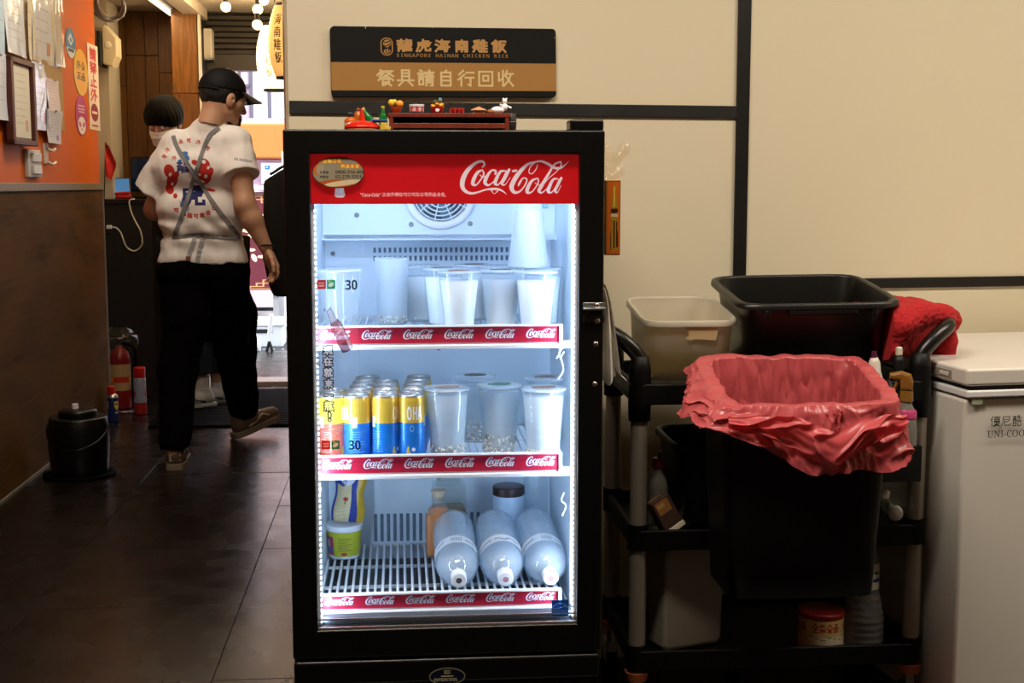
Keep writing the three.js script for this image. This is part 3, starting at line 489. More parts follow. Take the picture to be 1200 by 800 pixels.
  part('housing', box(0.07, 0.03, 0.8, 0, -0.016, 0, 0.005), M.white, f); part('tube', bar(V(0, -0.042, -0.38), V(0, -0.042, 0.38), 0.013, 16), mat(0xffffff, 0.4, { emissive: 0xfff0cc, emissiveIntensity: 1.5 }), f);
  const l = new THREE.RectAreaLight(0xffe6b8, 34, 0.03, 0.76); l.position.set(0, -0.06, 0); l.rotation.x = -Math.PI / 2; f.add(l);
  sStruct('beam_1', box(0.1, 0.06, 1.0, sx(223, -0.5) + 0.0, 2.21, -0.5), mat(new THREE.Color(0.55, 0.48, 0.38), 0.6));
}

// ---------------------------------------------------------------- the glass-door fridge
const F = thing('display_fridge', 'black glass-door drinks fridge with red header and lit white interior', 'fridge', V(0.362, 0, -2.466), TURN);
const fr = (x, y, z) => onPlaneOf(F, x, y, z);
const toWorld = (p) => F.localToWorld(p.clone());
F.updateMatrixWorld(true);
const liner = phys(new THREE.Color(0.70, 0.82, 0.92), 0.32), black = phys(0x060606, 0.3, { bumpMap: fineBump, bumpScale: 0.0002 });
{
  const cab = part('cabinet', [box(0.02, 1.24, 0.535, -0.29, 0.70, -0.3125, 0.004), box(0.02, 1.24, 0.535, 0.29, 0.70, -0.3125, 0.004), box(0.6, 0.022, 0.535, 0, 1.309, -0.3125, 0.005), box(0.56, 1.24, 0.02, 0, 0.70, -0.57), box(0.6, 0.28, 0.555, 0, 0.185, -0.3025, 0.006)], black, F);
  for (const x of [-1, 1]) for (const z of [-0.08, -0.52]) part('foot', cyl(0.02, 0.02, 0.05, x * 0.26, 0, z), M.rubber, F);
  const ln = part('inner_liner', [box(0.026, 0.93, 0.47, -0.267, 0.825, -0.282), box(0.026, 0.93, 0.47, 0.267, 0.825, -0.282), box(0.56, 0.03, 0.47, 0, 1.283, -0.282), box(0.56, 0.03, 0.47, 0, 0.342, -0.282)], liner, F);
  for (const x of [-1, 1]) part('shelf_track', box(0.004, 0.86, 0.016, x * 0.252, 0.8, -0.1), M.white, ln);
  // back panel with slots
  const bp = part('back_panel', box(0.51, 0.93, 0.012, 0, 0.825, -0.506), liner, F), slot = mat(new THREE.Color(0.12, 0.19, 0.26), 0.6);
  const v0 = fr(439, 293, -0.5), v1 = fr(594, 302, -0.5), sg = box(0.0058, 0.0115, 0.004, 0, 0, 0, 0.0018);
  for (let r = 0; r < 2; r++) for (let i = 0; i < 27; i++) part('vent_slot', sg, slot, bp).position.set(lerp(v0.x, v1.x, i / 26), r ? v1.y : v0.y, -0.5);
  const g0 = fr(440, 602, -0.5), g1 = fr(640, 630, -0.5), gg = box(0.0075, g0.y - g1.y, 0.004, 0, 0, 0, 0.002);
  for (let i = 0; i < 26; i++) part('air_slot', gg, slot, bp).position.set(g0.x + i * 0.0148, (g0.y + g1.y) / 2, -0.5);
  for (const [x, y] of [[390, 297], [514, 408], [640, 404], [514, 560]]) part('screw', ball(0.005, 0, 0, 0, 1, 1, 0.5), M.grey, bp).position.copy(fr(x, y, -0.5));
  // evaporator cover and fan
  const ez = -0.40, eb = fr(520, 281, ez).y, ec = part('evaporator_cover', [box(0.508, 1.268 - eb, 0.012, 0, (1.268 + eb) / 2, ez - 0.006, 0.003), box(0.508, 0.012, 0.1, 0, eb + 0.006, ez - 0.05)], phys(new THREE.Color(0.72, 0.83, 0.92), 0.4), F);
  for (const [x, y] of [[418, 252], [632, 250], [482, 263], [551, 262]]) part('screw', ball(0.0055, 0, 0, 0, 1, 1, 0.6), M.grey, ec).position.copy(fr(x, y, ez));
  const fc = fr(516, 226, ez), fan = part('fan', cyl(0.062, 0.062, 0.004, 0, 0, 0, 40).rotateX(Math.PI / 2), mat(new THREE.Color(0.03, 0.10, 0.13), 0.5), F); fan.position.set(fc.x, fc.y, ez - 0.001);
  part('fan_ring', new THREE.TorusGeometry(0.07, 0.009, 10, 48).scale(1, 1, 0.6), M.white, fan).position.z = 0.006;
  for (const r of [0.013, 0.022, 0.031, 0.040, 0.049, 0.058]) part('guard_wire', new THREE.TorusGeometry(r, 0.0016, 6, 48), M.white, fan).position.z = 0.014;
  for (let i = 0; i < 10; i++) part('guard_spoke', bar(V(0.008, 0, 0.012), V(0.078, 0, 0.008), 0.0016, 6).rotateZ(i * Math.PI / 5 + 0.1), M.white, fan);
  for (let i = 0; i < 5; i++) part('fan_blade', box(0.05, 0.026, 0.002, 0.033, 0, 0.006).rotateX(0.2).rotateZ(i * Math.PI * 0.4), mat(new THREE.Color(0.10, 0.24, 0.30), 0.4), fan);
  // two shelves and the bottom rack, each with printed price rail
  const railTex = canvasTex(2048, 128, (g) => { g.fillStyle = '#b81a38'; g.fillRect(0, 0, 2048, 128); for (let i = 0; i < 6; i++) { script(g, 59 + i * 339, 21, 272, '#4a3a60', 1.15); script(g, 54 + i * 339, 15, 272, '#faf6fa', 1.22); } });
  const rail = printed(railTex, 0.35);
  for (const [top, low, nm] of [[0.946, 0.909, 'wire_shelf'], [0.6915, 0.653, 'wire_shelf'], [0.413, 0.379, 'bottom_rack']]) {
    const y = low + 0.014, h = top - low;
    const s = part(nm, [box(0.492, 0.006, 0.006, -0.016, y, -0.077), box(0.492, 0.006, 0.006, -0.016, y, -0.49), box(0.492, 0.006, 0.006, -0.016, y - 0.005, -0.2), box(0.492, 0.006, 0.006, -0.016, y - 0.005, -0.345), box(0.006, 0.006, 0.415, -0.26, y, -0.284), box(0.006, 0.006, 0.415, 0.228, y, -0.284)], M.whiteGloss, F);
    const wg = bar(V(0, 0, -0.49), V(0, 0, -0.075), nm === 'bottom_rack' ? 0.0031 : 0.0022, 8);
    for (let i = 0; i < 32; i++) part('wire', wg, M.whiteGloss, s).position.set(-0.251 + i * 0.0153, y + 0.004, 0);
    part('rail_channel', [box(0.49, 0.003, 0.012, -0.016, top - 0.0015 + 0.002, -0.072), box(0.49, 0.008, 0.014, -0.016, low - 0.003, -0.071, 0.002), box(0.49, h, 0.003, -0.016, (top + low) / 2, -0.078), box(0.006, h, 0.012, 0.2265, (top + low) / 2, -0.072)], M.whiteGloss, s);
    part('price_strip', sheet(0.484, h - 0.006, 0.0016).translate(-0.0175, (top + low) / 2 + 0.001, -0.0745), rail, s);
    if (nm === 'bottom_rack') part('riser_bar', box(0.21, 0.014, 0.006, 0.118, y + 0.0125, -0.30, 0.002), M.whiteGloss, s);
    if (nm === 'wire_shelf') for (const x of [-0.262, 0.24]) part('bracket', box(0.026, 0.01, 0.05, x + 0.004, low - 0.004, -0.1, 0.002), M.white, s);
  }
  part('drip_floor', box(0.5, 0.004, 0.42, 0, 0.3592, -0.29), mat(new THREE.Color(0.07, 0.085, 0.10), 0.6), F);
  part('sill', box(0.505, 0.03, 0.05, 0, 0.362, -0.066, 0.004), mat(new THREE.Color(0.055, 0.065, 0.075), 0.5), F);
  // door: four rails, header print, pane, light rows, stickers
  const gL = -0.251, gR = 0.252, gT = 1.276, gB = 0.365, Dz = -0.022;
  const door = part('door', [box(0.049, 1.012, 0.044, (gL - 0.3) / 2, 0.815, Dz, 0.004), box(0.048, 1.012, 0.044, (gR + 0.3) / 2, 0.815, Dz, 0.004), box(gR - gL + 0.01, 1.321 - gT, 0.044, 0, (1.321 + gT) / 2, Dz, 0.004), box(gR - gL + 0.01, gB - 0.309, 0.044, 0, (gB + 0.309) / 2, Dz, 0.004)], black, F);
  part('pane', sheet(gR - gL, gT - gB, 0.004).translate((gL + gR) / 2, (gT + gB) / 2, -0.012), phys(0xffffff, 0.02, { transmission: 1, thickness: 0, ior: 1.5 }), door);
  part('pane_trim', [box(gR - gL, 0.004, 0.006, 0, gB + 0.002, -0.007), box(gR - gL, 0.003, 0.004, 0, gB + 0.016, -0.018)], M.alu, door);
  const hb = 1.1835, hw = gR - gL, hh = gT - hb;
  const headTex = canvasTex(1660, 300, (g, w, h) => {
    g.fillStyle = '#c8101c'; g.fillRect(0, 0, w, h);
    const sX = w / 317, X = (x) => (x - 365) * sX, Y = (y) => (y - 181.5) * h / 58.5;
    script(g, X(530.2), Y(186.6), 142 * sX * 0.985, '#e9eaf2');
    g.fillStyle = '#f0d8dc'; g.font = 'bold 30px sans-serif'; g.fillText('"Coca-Cola"', X(422.5), Y(231.4), 128); g.strokeStyle = '#f0d8dc';
    glyphs(g, '正由外現在可口可樂公司的品全自', X(448.5), Y(226.6), 22, 26, 3); g.fillRect(X(522), Y(230.3), 9, 6);
    g.fillStyle = '#dfe4f2'; g.beginPath(); g.moveTo(X(393.5), Y(218)); g.lineTo(X(403.5), Y(218)); g.bezierCurveTo(X(403), Y(224), X(405), Y(227), X(405), Y(229)); g.quadraticCurveTo(X(404), Y(232.5), X(401), Y(232.5)); g.lineTo(X(396), Y(232.5)); g.quadraticCurveTo(X(392.5), Y(232), X(392.5), Y(229)); g.bezierCurveTo(X(392.5), Y(226), X(394), Y(224), X(393.5), Y(218)); g.fill();
  });
  part('header_print', sheet(hw, hh, 0.003).translate((gL + gR) / 2, (gT + hb) / 2, -0.0175), phys(0xffffff, 0.3, { map: headTex, transmission: 0.25, thickness: 0, emissive: 0xffffff, emissiveMap: headTex, emissiveIntensity: 0.32 }), door, 'red backlit header with white flowing script');
  const led = mat(0xffffff, 0.4, { emissive: 0xe6f2ff, emissiveIntensity: 2.2 });
  for (const s of [-1, 1]) {
    const x = s < 0 ? gL + 0.004 : gR - 0.004, strip = part('light_strip', box(0.006, 0.82, 0.012, x + s * 0.002, 0.775, -0.03), M.whiteGloss, door);
    part('led_row', Array.from({ length: 74 }, (_, i) => box(0.0035, 0.005, 0.006, x - s * 0.002, 0.375 + i * 0.0109, -0.026)), led, strip).userData.kind = 'stuff';
    const l = new THREE.RectAreaLight(0xc4deff, 66, 0.012, 0.86); l.position.set(x - s * 0.006, 0.80, -0.038); l.lookAt(V(x - s * 0.26, 0.80, -0.30)); F.add(l);
  }
  { const l = new THREE.RectAreaLight(0xcce2ff, 55, 0.44, 0.02), lb = part('light_bar', box(0.46, 0.012, 0.026, 0, 1.262, -0.06, 0.003), M.whiteGloss, F); l.position.set(0, 1.252, -0.06); l.lookAt(V(0, 1.0, -0.2)); F.add(l); part('led_row', box(0.44, 0.003, 0.016, 0, 1.2545, -0.06), led, lb); }
  // film of printed stickers on the outside of the pane
  const q0 = fr(366.5, 312, 0), q1 = fr(423, 545, 0), film = canvasTex(480, 1976, (g, w, h) => {
    g.clearRect(0, 0, w, h); const k = w / 56.5, X = (x) => (x - 366.5) * k, Y = (y) => (y - 312) * h / 233;
    g.strokeStyle = 'rgba(90,105,125,.5)'; g.lineWidth = 2; g.strokeRect(X(367), Y(319), X(422.5) - X(367), Y(537) - Y(319)); g.fillStyle = 'rgba(235,240,250,.10)'; g.fillRect(X(367), Y(319), X(422.5) - X(367), Y(537) - Y(319));
    for (const [y, dx] of [[328, 0], [516, 2.4]]) {
      g.fillStyle = '#d23325'; g.fillRect(X(371 + dx), Y(y), 11 * k, 10.5 * k); g.fillStyle = '#f3c9c0'; g.fillRect(X(373 + dx), Y(y + 3), 7 * k, 1.4 * k); g.fillRect(X(373 + dx), Y(y + 6), 7 * k, 1.6 * k);
      g.fillStyle = '#2c9c58'; g.fillRect(X(383.3 + dx), Y(y), 10.5 * k, 10.5 * k); g.fillStyle = '#e9f2d8'; g.beginPath(); g.ellipse(X(388.5 + dx), Y(y + 5.5), 3.7 * k, 2.4 * k, -0.5, 0, 7); g.fill(); g.fillStyle = '#e4c23c'; g.fillRect(X(385 + dx), Y(y + 0.8), 3 * k, 1.6 * k);
      g.fillStyle = '#16181c'; g.font = 'bold ' + 15.5 * k + 'px sans-serif'; g.save(); g.translate(X(406 + dx * 0.6), Y(y + 11.5)); g.scale(0.92, 1); g.fillText('30', 0, 0); g.restore();
    }
    g.save(); g.translate(X(397), Y(387)); g.rotate(-0.46); g.scale(k, k); // drawn bottle
    const body = () => { g.beginPath(); g.moveTo(-3, -27); g.lineTo(3, -27); g.bezierCurveTo(3.2, -16, 4, -15, 6.5, -8); g.bezierCurveTo(8.5, -2, 6.2, 4, 7, 9); g.bezierCurveTo(8.4, 14, 8, 20, 7, 25); g.quadraticCurveTo(0, 28, -7, 25); g.bezierCurveTo(-8, 20, -8.4, 14, -7, 9); g.bezierCurveTo(-6.2, 4, -8.5, -2, -6.5, -8); g.bezierCurveTo(-4, -15, -3.2, -16, -3, -27); };
    body(); g.fillStyle = 'rgba(228,226,236,.75)'; g.fill(); g.save(); g.clip(); g.fillStyle = 'rgba(150,72,88,.62)'; g.fillRect(-9, -12, 18, 27); g.fillStyle = 'rgba(92,34,58,.75)'; g.fillRect(-9, 15, 12, 12); g.fillStyle = 'rgba(238,232,240,.6)'; g.fillRect(3.4, -8, 2.4, 30); g.restore(); body(); g.lineWidth = 0.7; g.strokeStyle = 'rgba(70,60,80,.8)'; g.stroke(); g.rotate(0.25); script(g, -6, -4, 13, 'rgba(246,240,246,.95)'); g.restore();
    g.fillStyle = '#30343c'; for (const [x, y, l] of [[372, 368, 5], [380, 361, 3.2], [387, 359, 2.4], [379, 380, 4], [406, 376, 2]]) { g.save(); g.translate(X(x), Y(y)); g.rotate(0.4); g.fillRect(0, 0, 1 * k, l * k); g.restore(); }
    for (const [c, lw] of [['#101216', 40], ['#fbfcff', 17]]) { g.strokeStyle = c; g.lineJoin = 'round'; [...'現在就來一瓶'].forEach((ch, i) => glyph(g, ch, X(378.4), Y(405 + i * 13.1), 9.6 * k, lw * 0.86, 9.4 * k)); g.lineCap = 'round'; g.lineWidth = lw * 1.15; g.beginPath(); g.moveTo(X(384), Y(484)); g.lineTo(X(384), Y(487.5)); g.moveTo(X(384), Y(491.4)); g.lineTo(X(384), Y(491.8)); g.stroke(); }
    g.strokeStyle = '#4a5160'; glyphs(g, '可口可樂公司', X(369.4), Y(403), 3.2 * k, 4.5 * k, 4, true); g.fillStyle = 'rgba(244,246,250,.8)'; for (let i = 0; i < 4; i++) g.fillRect(X(370), Y(497 + i * 3.6), (34 - i * 3) * k, 1.1 * k);
  }, true);
  part('price_sticker_film', new THREE.PlaneGeometry(q1.x - q0.x, q0.y - q1.y).translate((q0.x + q1.x) / 2, (q0.y + q1.y) / 2, -0.0086), phys(0xffffff, 0.35, { map: film, transparent: true, transmission: 0.42, thickness: 0, side: THREE.DoubleSide }), door, 'clear film with printed prices, a drawn bottle and outlined lettering');
  const oc = fr(396.2, 202, 0), ov = new THREE.CylinderGeometry(0.0485, 0.0485, 0.0014, 48).rotateX(Math.PI / 2).scale(1, 0.60, 1), up = ov.attributes.position, uu = ov.attributes.uv;
  for (let i = 0; i < up.count; i++) uu.setXY(i, up.getX(i) / 0.097 + 0.5, up.getY(i) / 0.0582 + 0.5);
  part('service_sticker', ov.translate(oc.x, oc.y, -0.0088), printed(canvasTex(512, 308, (g, w, h) => {
    g.fillStyle = '#8d8471'; g.fillRect(0, 0, w, h); g.fillStyle = '#a8541c'; g.beginPath(); g.ellipse(256, 300, 250, 80, 0, 0, 7); g.fill(); g.fillStyle = '#cdbd9a'; g.beginPath(); g.ellipse(300, 258, 190, 26, -0.12, 0, 7); g.fill(); g.fillStyle = '#c2621c'; g.beginPath(); g.ellipse(60, 120, 44, 60, 0.3, 0, 7); g.fill(); g.fillStyle = '#9a917d'; g.beginPath(); g.ellipse(82, 124, 40, 52, 0.3, 0, 7); g.fill();
    g.strokeStyle = '#d88a1e'; g.fillStyle = '#c4711a'; g.fillRect(96, 16, 200, 46); g.fillRect(276, 72, 200, 40); g.strokeStyle = '#f2cf62'; glyphs(g, '全請公司', 108, 20, 38, 46, 6); glyphs(g, '的品自由', 286, 76, 32, 46, 5);
    g.fillStyle = '#17130f'; g.font = 'bold 46px sans-serif'; g.fillText('0800-316-408', 226, 166); g.fillText('03-279-3351', 226, 212); g.font = 'bold 26px sans-serif'; g.strokeStyle = '#17130f'; glyphs(g, '公司全', 76, 140, 24, 30, 4); glyphs(g, '可的正', 76, 186, 24, 30, 4); g.strokeStyle = '#2a1a10'; g.lineWidth = 8; g.beginPath(); g.ellipse(256, 154, 252, 150, 0, 0, 7); g.stroke();
  }), 0.4), door, 'oval brown service sticker with phone numbers');
  const en = fr(657, 714, 0);
  part('energy_label', sheet(0.033, 0.033, 0.001).translate(en.x, en.y, -0.0088), printed(canvasTex(128, 128, (g) => { g.fillStyle = '#1566ae'; g.fillRect(0, 0, 128, 128); g.strokeStyle = '#bfe0f2'; g.lineWidth = 5; g.beginPath(); g.ellipse(64, 66, 58, 40, 0, Math.PI * 1.05, Math.PI * 1.95); g.stroke(); g.beginPath(); g.moveTo(8, 70); g.bezierCurveTo(22, 56, 26, 80, 38, 64); g.bezierCurveTo(46, 54, 52, 78, 62, 62); g.bezierCurveTo(78, 50, 92, 60, 104, 44); g.lineTo(122, 66); g.stroke(); g.fillStyle = '#d8ecf6'; g.fillRect(4, 84, 120, 3); g.font = 'bold 19px sans-serif'; g.fillText('ENERGY STAR', 0, 112, 128); }), 0.4, { transmission: 0.6, thickness: 0 }), door, 'small square blue energy label');
  // hinge cap, latch, screws, louvres, badge
  const hc = fr(690, 146, -0.03); part('hinge_cap', box(0.064, 0.02, 0.06, 0.267, 1.331, -0.04, 0.004), M.black, F);
  const lt = fr(694, 357, 0.002), latch = part('latch_bracket', [box(0.042, 0.009, 0.006, lt.x + 0.003, lt.y, 0.003, 0.001), box(0.042, 0.004, 0.018, lt.x + 0.003, lt.y - 0.007, 0.009, 0.001)], M.steel, F);
  const l2 = fr(694, 374, 0.002); part('lower_bracket', box(0.04, 0.012, 0.005, l2.x + 0.003, l2.y, 0.0025, 0.001), mat(0x55524c, 0.35, { metalness: 1 }), F);
  for (const [x, y] of [[700, 358], [700, 376], [698, 403], [697, 450]]) part('screw', ball(0.005, 0, 0, 0, 1, 1, 0.5), M.chrome, F).position.copy(fr(x, y, y < 380 ? 0.006 : 0.001));
  part('base_panel', box(0.598, 0.05, 0.03, 0, 0.278, -0.016, 0.008), black, F);
  for (let i = 0; i < 5; i++) part('louvre', box(0.56, 0.026, 0.012, 0, 0.235 - i * 0.04, -0.018, 0.005).rotateX(0.0), black, F);
  const bd = fr(524, 791, 0), bg = new THREE.CylinderGeometry(0.036, 0.036, 0.004, 48).rotateX(Math.PI / 2).scale(1, 0.5, 1), bpos = bg.attributes.position, bu = bg.attributes.uv;
  for (let i = 0; i < bpos.count; i++) bu.setXY(i, bpos.getX(i) / 0.072 + 0.5, bpos.getY(i) / 0.036 + 0.5);
  part('badge', bg.translate(bd.x, bd.y, 0.004), printed(canvasTex(256, 128, (g) => { g.fillStyle = '#0a1420'; g.fillRect(0, 0, 256, 128); g.strokeStyle = '#8d8468'; g.lineWidth = 6; g.beginPath(); g.ellipse(128, 64, 122, 58, 0, 0, 7); g.stroke(); g.fillStyle = '#8d8468'; g.fillRect(106, 20, 44, 26); g.fillStyle = '#0a1420'; g.fillRect(118, 28, 30, 6); g.fillStyle = '#b4ad94'; g.font = 'bold 30px sans-serif'; g.fillText('INTERCOOL', 34, 98, 188); g.font = 'bold 14px sans-serif'; g.fillRect(86, 58, 84, 8); }), 0.3), F, 'oval dark badge with pale lettering');
  // loose white ties hanging at the right wall of the interior
  for (const pts of [[[656, 396], [661, 404], [655, 414], [658, 422], [660, 434], [654, 444]], [[653, 402], [656, 412], [652, 420]], [[661, 412], [656, 420]], [[661, 577], [658, 586], [663, 592], [659, 604]]]) part('cable_tie', tube(pts.map(([x, y], i) => fr(x, y, -0.095 - 0.004 * (i % 2))), 0.0016, 6, 40), M.whiteGloss, F);
  part('cable_tie', tube([[369, 566], [375, 571], [374, 580], [369, 588], [368, 575]].map(([x, y]) => fr(x, y, -0.05)), 0.0016, 6, 40), M.whiteGloss, F);
  for (const p of [[642, 238, 0]]) part('price_clip', box(0.012, 0.014, 0.008, 0, 0, 0, 0.002), mat(0x9cc4dc, 0.4), F).position.copy(fr(639, 240, ez + 0.005));
}

// ---------------------------------------------------------------- what stands in the fridge
const Y1 = 0.931, Y2 = 0.6755, Y3 = 0.4015;                  // tops of the shelf wires
const pp = phys(0xf3f8fb, 0.16, { transmission: 0.9, thickness: 0, ior: 1.49, side: THREE.DoubleSide }), film_ = phys(0xeef3f6, 0.22, { transmission: 0.7, thickness: 0, side: THREE.DoubleSide });
const frost = phys(0xe6eef3, 0.5, { transmission: 0.62, thickness: 0, side: THREE.DoubleSide });
const milk = phys(0xf3f4f2, 0.35), thinMilk = phys(0xe9f0f2, 0.35, { transmission: 0.3, thickness: 0 }), pale = phys(0xe9f2f6, 0.3, { transmission: 0.52, thickness: 0, ior: 1.33 });
const grainMat = [mat(0xc9c7bd, 0.5), mat(0x9f9e98, 0.5), mat(0xe4e2d8, 0.5)];
function cupGeo(r, rb, h) { return lathe([[0, 0.002], [rb * 0.9, 0.002], [rb, 0], [rb * 1.01, 0.004], [lerp(rb, r, 0.5) * 0.985, h * 0.5], [r * 0.955, h - 0.012], [r * 0.965, h - 0.008], [r * 0.985, h - 0.006], [r, h - 0.002], [r * 0.99, h], [r * 0.955, h - 0.002]], 48); }
function cupThing(label, group, p, r, rb, h, fill, o = {}) {
  const t = thing('plastic_cup', label, 'cup', p, 0, group);
  part('cup_wall', cupGeo(r, rb, h), o.wall ?? pp, t);
  if (fill) { const e = 0.0012, l = o.level ?? 0.84, R = (v) => lerp(rb, r * 0.955, v) - e; part('drink', lathe([[0, 0.004], [R(0) - 0.001, 0.004], [R(0.04), 0.006], [R(l * 0.5), h * l * 0.5], [R(l), h * l], [0, h * l]], 40), fill, t); }
  if (o.lid !== false) { part('lid_film', lathe([[0, h + 0.0012], [r * 0.9, h + 0.001], [r * 1.015, h + 0.0004], [r * 1.02, h - 0.003]], 48), film_, t); if (o.print) part('lid_print', cyl(r * 0.55, r * 0.55, 0.0004, 0, h + 0.0016, 0, 24).scale(1, 1, 0.7), mat(o.print, 0.6, { transparent: true, opacity: 0.55 }), t); }
  if (o.grains) {
    const gg = new THREE.SphereGeometry(0.0026, 6, 4).scale(1.5, 0.9, 1), by = [[], [], []];
    for (let i = 0; i < 260; i++) { const y = 0.006 + Math.pow(rnd(), 1.3) * o.grains, R = lerp(rb, r * 0.955, y / h) - 0.0005, a = rnd() * 6.3, q = R * Math.sqrt(rr(0.8, 1.02)); by[i % 3].push(gg.clone().rotateZ(rr(0, 3)).rotateY(rr(0, 3)).translate(q * Math.cos(a), y, q * Math.sin(a))); }
    by.forEach((l, i) => { part('barley_grains', l, grainMat[i], t).userData.kind = 'stuff'; });
  }
  return t;
}
const inF = (x, z, y) => toWorld(V(x, y, z));
function cupAt(x, y, z, shelf, label, group, r, rb, h, fill, o) { const q = fr(x, y, z); return cupThing(label, group, inF(q.x, z, shelf), r, rb, h, fill, o); }
{ // upper shelf
  const g = 'cups of white drink on the upper shelf', R = 0.0425, B = 0.0285, H = 0.118;
  cupAt(398, 317, -0.135, Y1, 'empty clear cup with a lid behind the upper price of 30', null, 0.0445, 0.031, 0.122, null);
  cupAt(459, 310, -0.27, Y1, 'tall frosted cup of pale liquid with grains at its bottom on the upper shelf', null, 0.0355, 0.030, 0.138, pale, { wall: frost, grains: 0.012, lid: false, level: 0.6 });
  cupAt(491, 316, -0.33, Y1, 'cup of white drink farthest left and farthest back on the upper shelf', g, R, B, H, milk, { level: 0.8 });
  cupAt(519, 318, -0.235, Y1, 'cup of white drink behind and left of the front middle one on the upper shelf', g, R, B, H, milk, { print: 0x8a7a6a });
  cupAt(538, 323, -0.135, Y1, 'front cup of white drink in the middle of the upper shelf', g, R, B, H, milk, { print: 0x9a6a50 });
  cupAt(556, 316, -0.345, Y1, 'cup of white drink at the back between the front middle cup and the next', g, R, B, H, milk, { print: 0x8a6a58 });
  cupAt(587, 322, -0.165, Y1, 'second cup of white drink from the right in the front row of the upper shelf', g, R, B, H, milk, { print: 0x7a6a5a });
  cupAt(584, 317, -0.30, Y1, 'cup of white drink behind the second one from the right on the upper shelf', g, R, B, H, milk);
  cupAt(628, 325, -0.125, Y1, 'front right cup of white drink on the upper shelf', g, R + 0.001, B, H, milk);
  cupAt(637, 321, -0.235, Y1, 'cup of white drink behind the front right one, nearest the right wall', g, R - 0.003, B, H, milk);
  const q = fr(619, 320, -0.19), s = [['outer upturned frosted cup of the stack on the lids', 0, 0.118], ['inner upturned frosted cup showing at the top of the stack', 0.014, 0.118]];
  for (const [label, dy, h] of s) { const t = thing('plastic_cup', label, 'cup', inF(q.x, -0.19, Y1 + H + 0.004 + dy), 0, 'upturned cups stacked on the lids'); part('cup_wall', cupGeo(dy ? 0.034 : 0.042, dy ? 0.0255 : 0.028, h).rotateX(Math.PI).translate(0, h, 0), frost, t); }
}
{ // middle shelf: cans and barley drinks
  const canTex = (lo, hi) => canvasTex(1024, 512, (g) => {
    g.fillStyle = hi; g.fillRect(0, 0, 1024, 512); g.fillStyle = lo; g.fillRect(0, 205, 1024, 307); g.fillStyle = '#eef0f0'; g.font = 'bold 150px sans-serif';
    for (const x of [40, 552]) { g.fillText('OHA', x, 180, 190); g.fillStyle = 'rgba(240,244,248,.9)'; g.fillRect(x + 230, 150, 62, 88); g.fillStyle = '#5a6a78'; for (let i = 0; i < 7; i++) g.fillRect(x + 236, 160 + i * 11, 50, 2.5); g.fillStyle = 'rgba(220,236,250,.55)'; for (let i = 0; i < 9; i++) g.fillRect(x + 230 + (i % 3) * 8, 270 + i * 20, 140 - (i % 4) * 18, 4); g.fillStyle = '#f4f6f8'; g.beginPath(); g.ellipse(x + 80, 420, 22, 15, 0, 0, 7); g.fill(); g.strokeStyle = '#dfe9f2'; g.lineWidth = 4; g.beginPath(); g.arc(x + 64, 250, 22, 0, 7); g.stroke(); g.fillStyle = '#e6c53a'; g.beginPath(); g.ellipse(x + 10, 430, 12, 40, 0.3, 0, 7); g.ellipse(x + 34, 455, 12, 30, -0.2, 0, 7); g.fill(); g.fillStyle = '#eef0f0'; }
  });
  const r = 0.0278, h = 0.132, canM = phys(0xffffff, 0.28, { map: canTex('#1c78d2', '#d9b23e'), metalness: 0.25 }), canM2 = phys(0xffffff, 0.3, { map: canTex('#c9624c', '#d8c53e'), metalness: 0.2 });
  const can = (label, p, turn, m, group) => {
    const t = thing('drink_can', label, 'can', p, turn, group);
    const b = latheV([[r * 0.86, 0.001], [r * 0.97, 0.006], [r, 0.012], [r, h - 0.014], [r * 0.985, h - 0.011], [r * 0.93, h - 0.005]], 48); part('can_body', b, m, t);
    part('can_end', lathe([[0, h - 0.006], [r * 0.72, h - 0.006], [r * 0.78, h - 0.007], [r * 0.84, h - 0.002], [r * 0.9, h], [r * 0.935, h - 0.002], [r * 0.93, h - 0.006]], 48), M.alu, t); part('base', lathe([[0, 0.003], [r * 0.8, 0.003], [r * 0.86, 0], [r * 0.9, 0.002]], 32), M.alu, t); part('pull_tab', [new THREE.TorusGeometry(0.007, 0.0018, 6, 20).rotateX(Math.PI / 2).translate(0, h - 0.004, 0.006), box(0.009, 0.0016, 0.012, 0, h - 0.0042, -0.004)], M.steel, t);
    return t;
  };
  const cols = [[418, 'left'], [451.5, 'middle'], [482, 'right']], rows = ['front', 'second', 'third', 'fourth', 'last'];
  let proto;
  cols.forEach(([x, cn], c) => {
    for (let k = 0; k < (c === 1 ? 4 : 5); k++) {
      const q = fr(x + (c === 2 ? k * 0.6 : 0), 470, -0.125), z = -0.118 - k * 0.0605, p = inF(q.x + (c === 0 ? 0.004 * k : 0) + (c === 2 ? 0.0035 * k : 0), z, Y2), turn = [1.05, 0.2, 2.42][c] + (k ? k * 1.7 : 0), label = k ? `yellow and blue can, ${rows[k]} row of the ${cn} column on the middle shelf` : ['front yellow and blue can behind the lower price of 30', 'front yellow and blue can with a white nutrition box, between its two neighbours', 'front yellow and blue can nearest the barley drinks, large white letters on it'][c];
      if (!proto) { proto = can(label, p, turn, canM, 'yellow and blue drink cans on the middle shelf'); } else copyOf(proto, p, turn, label);
    }
  });
  const q = fr(389.5, 480, -0.13); can('yellow and red drink can at the left fridge wall, seen through the printed film', inF(q.x, -0.12, Y2), 0.4, canM2); can('second yellow and red drink can behind the one at the left wall', inF(q.x - 0.0, -0.19, Y2), 2.4, canM2);
  const R = 0.0445, B = 0.0325, H = 0.140, g = 'clear cups of barley drink on the middle shelf';
  cupAt(524, 458, -0.135, Y2, 'clear cup of barley drink next to the cans, front left of its group', g, R, B, H, pale, { grains: 0.02, level: 0.9, print: 0xc09a80 });
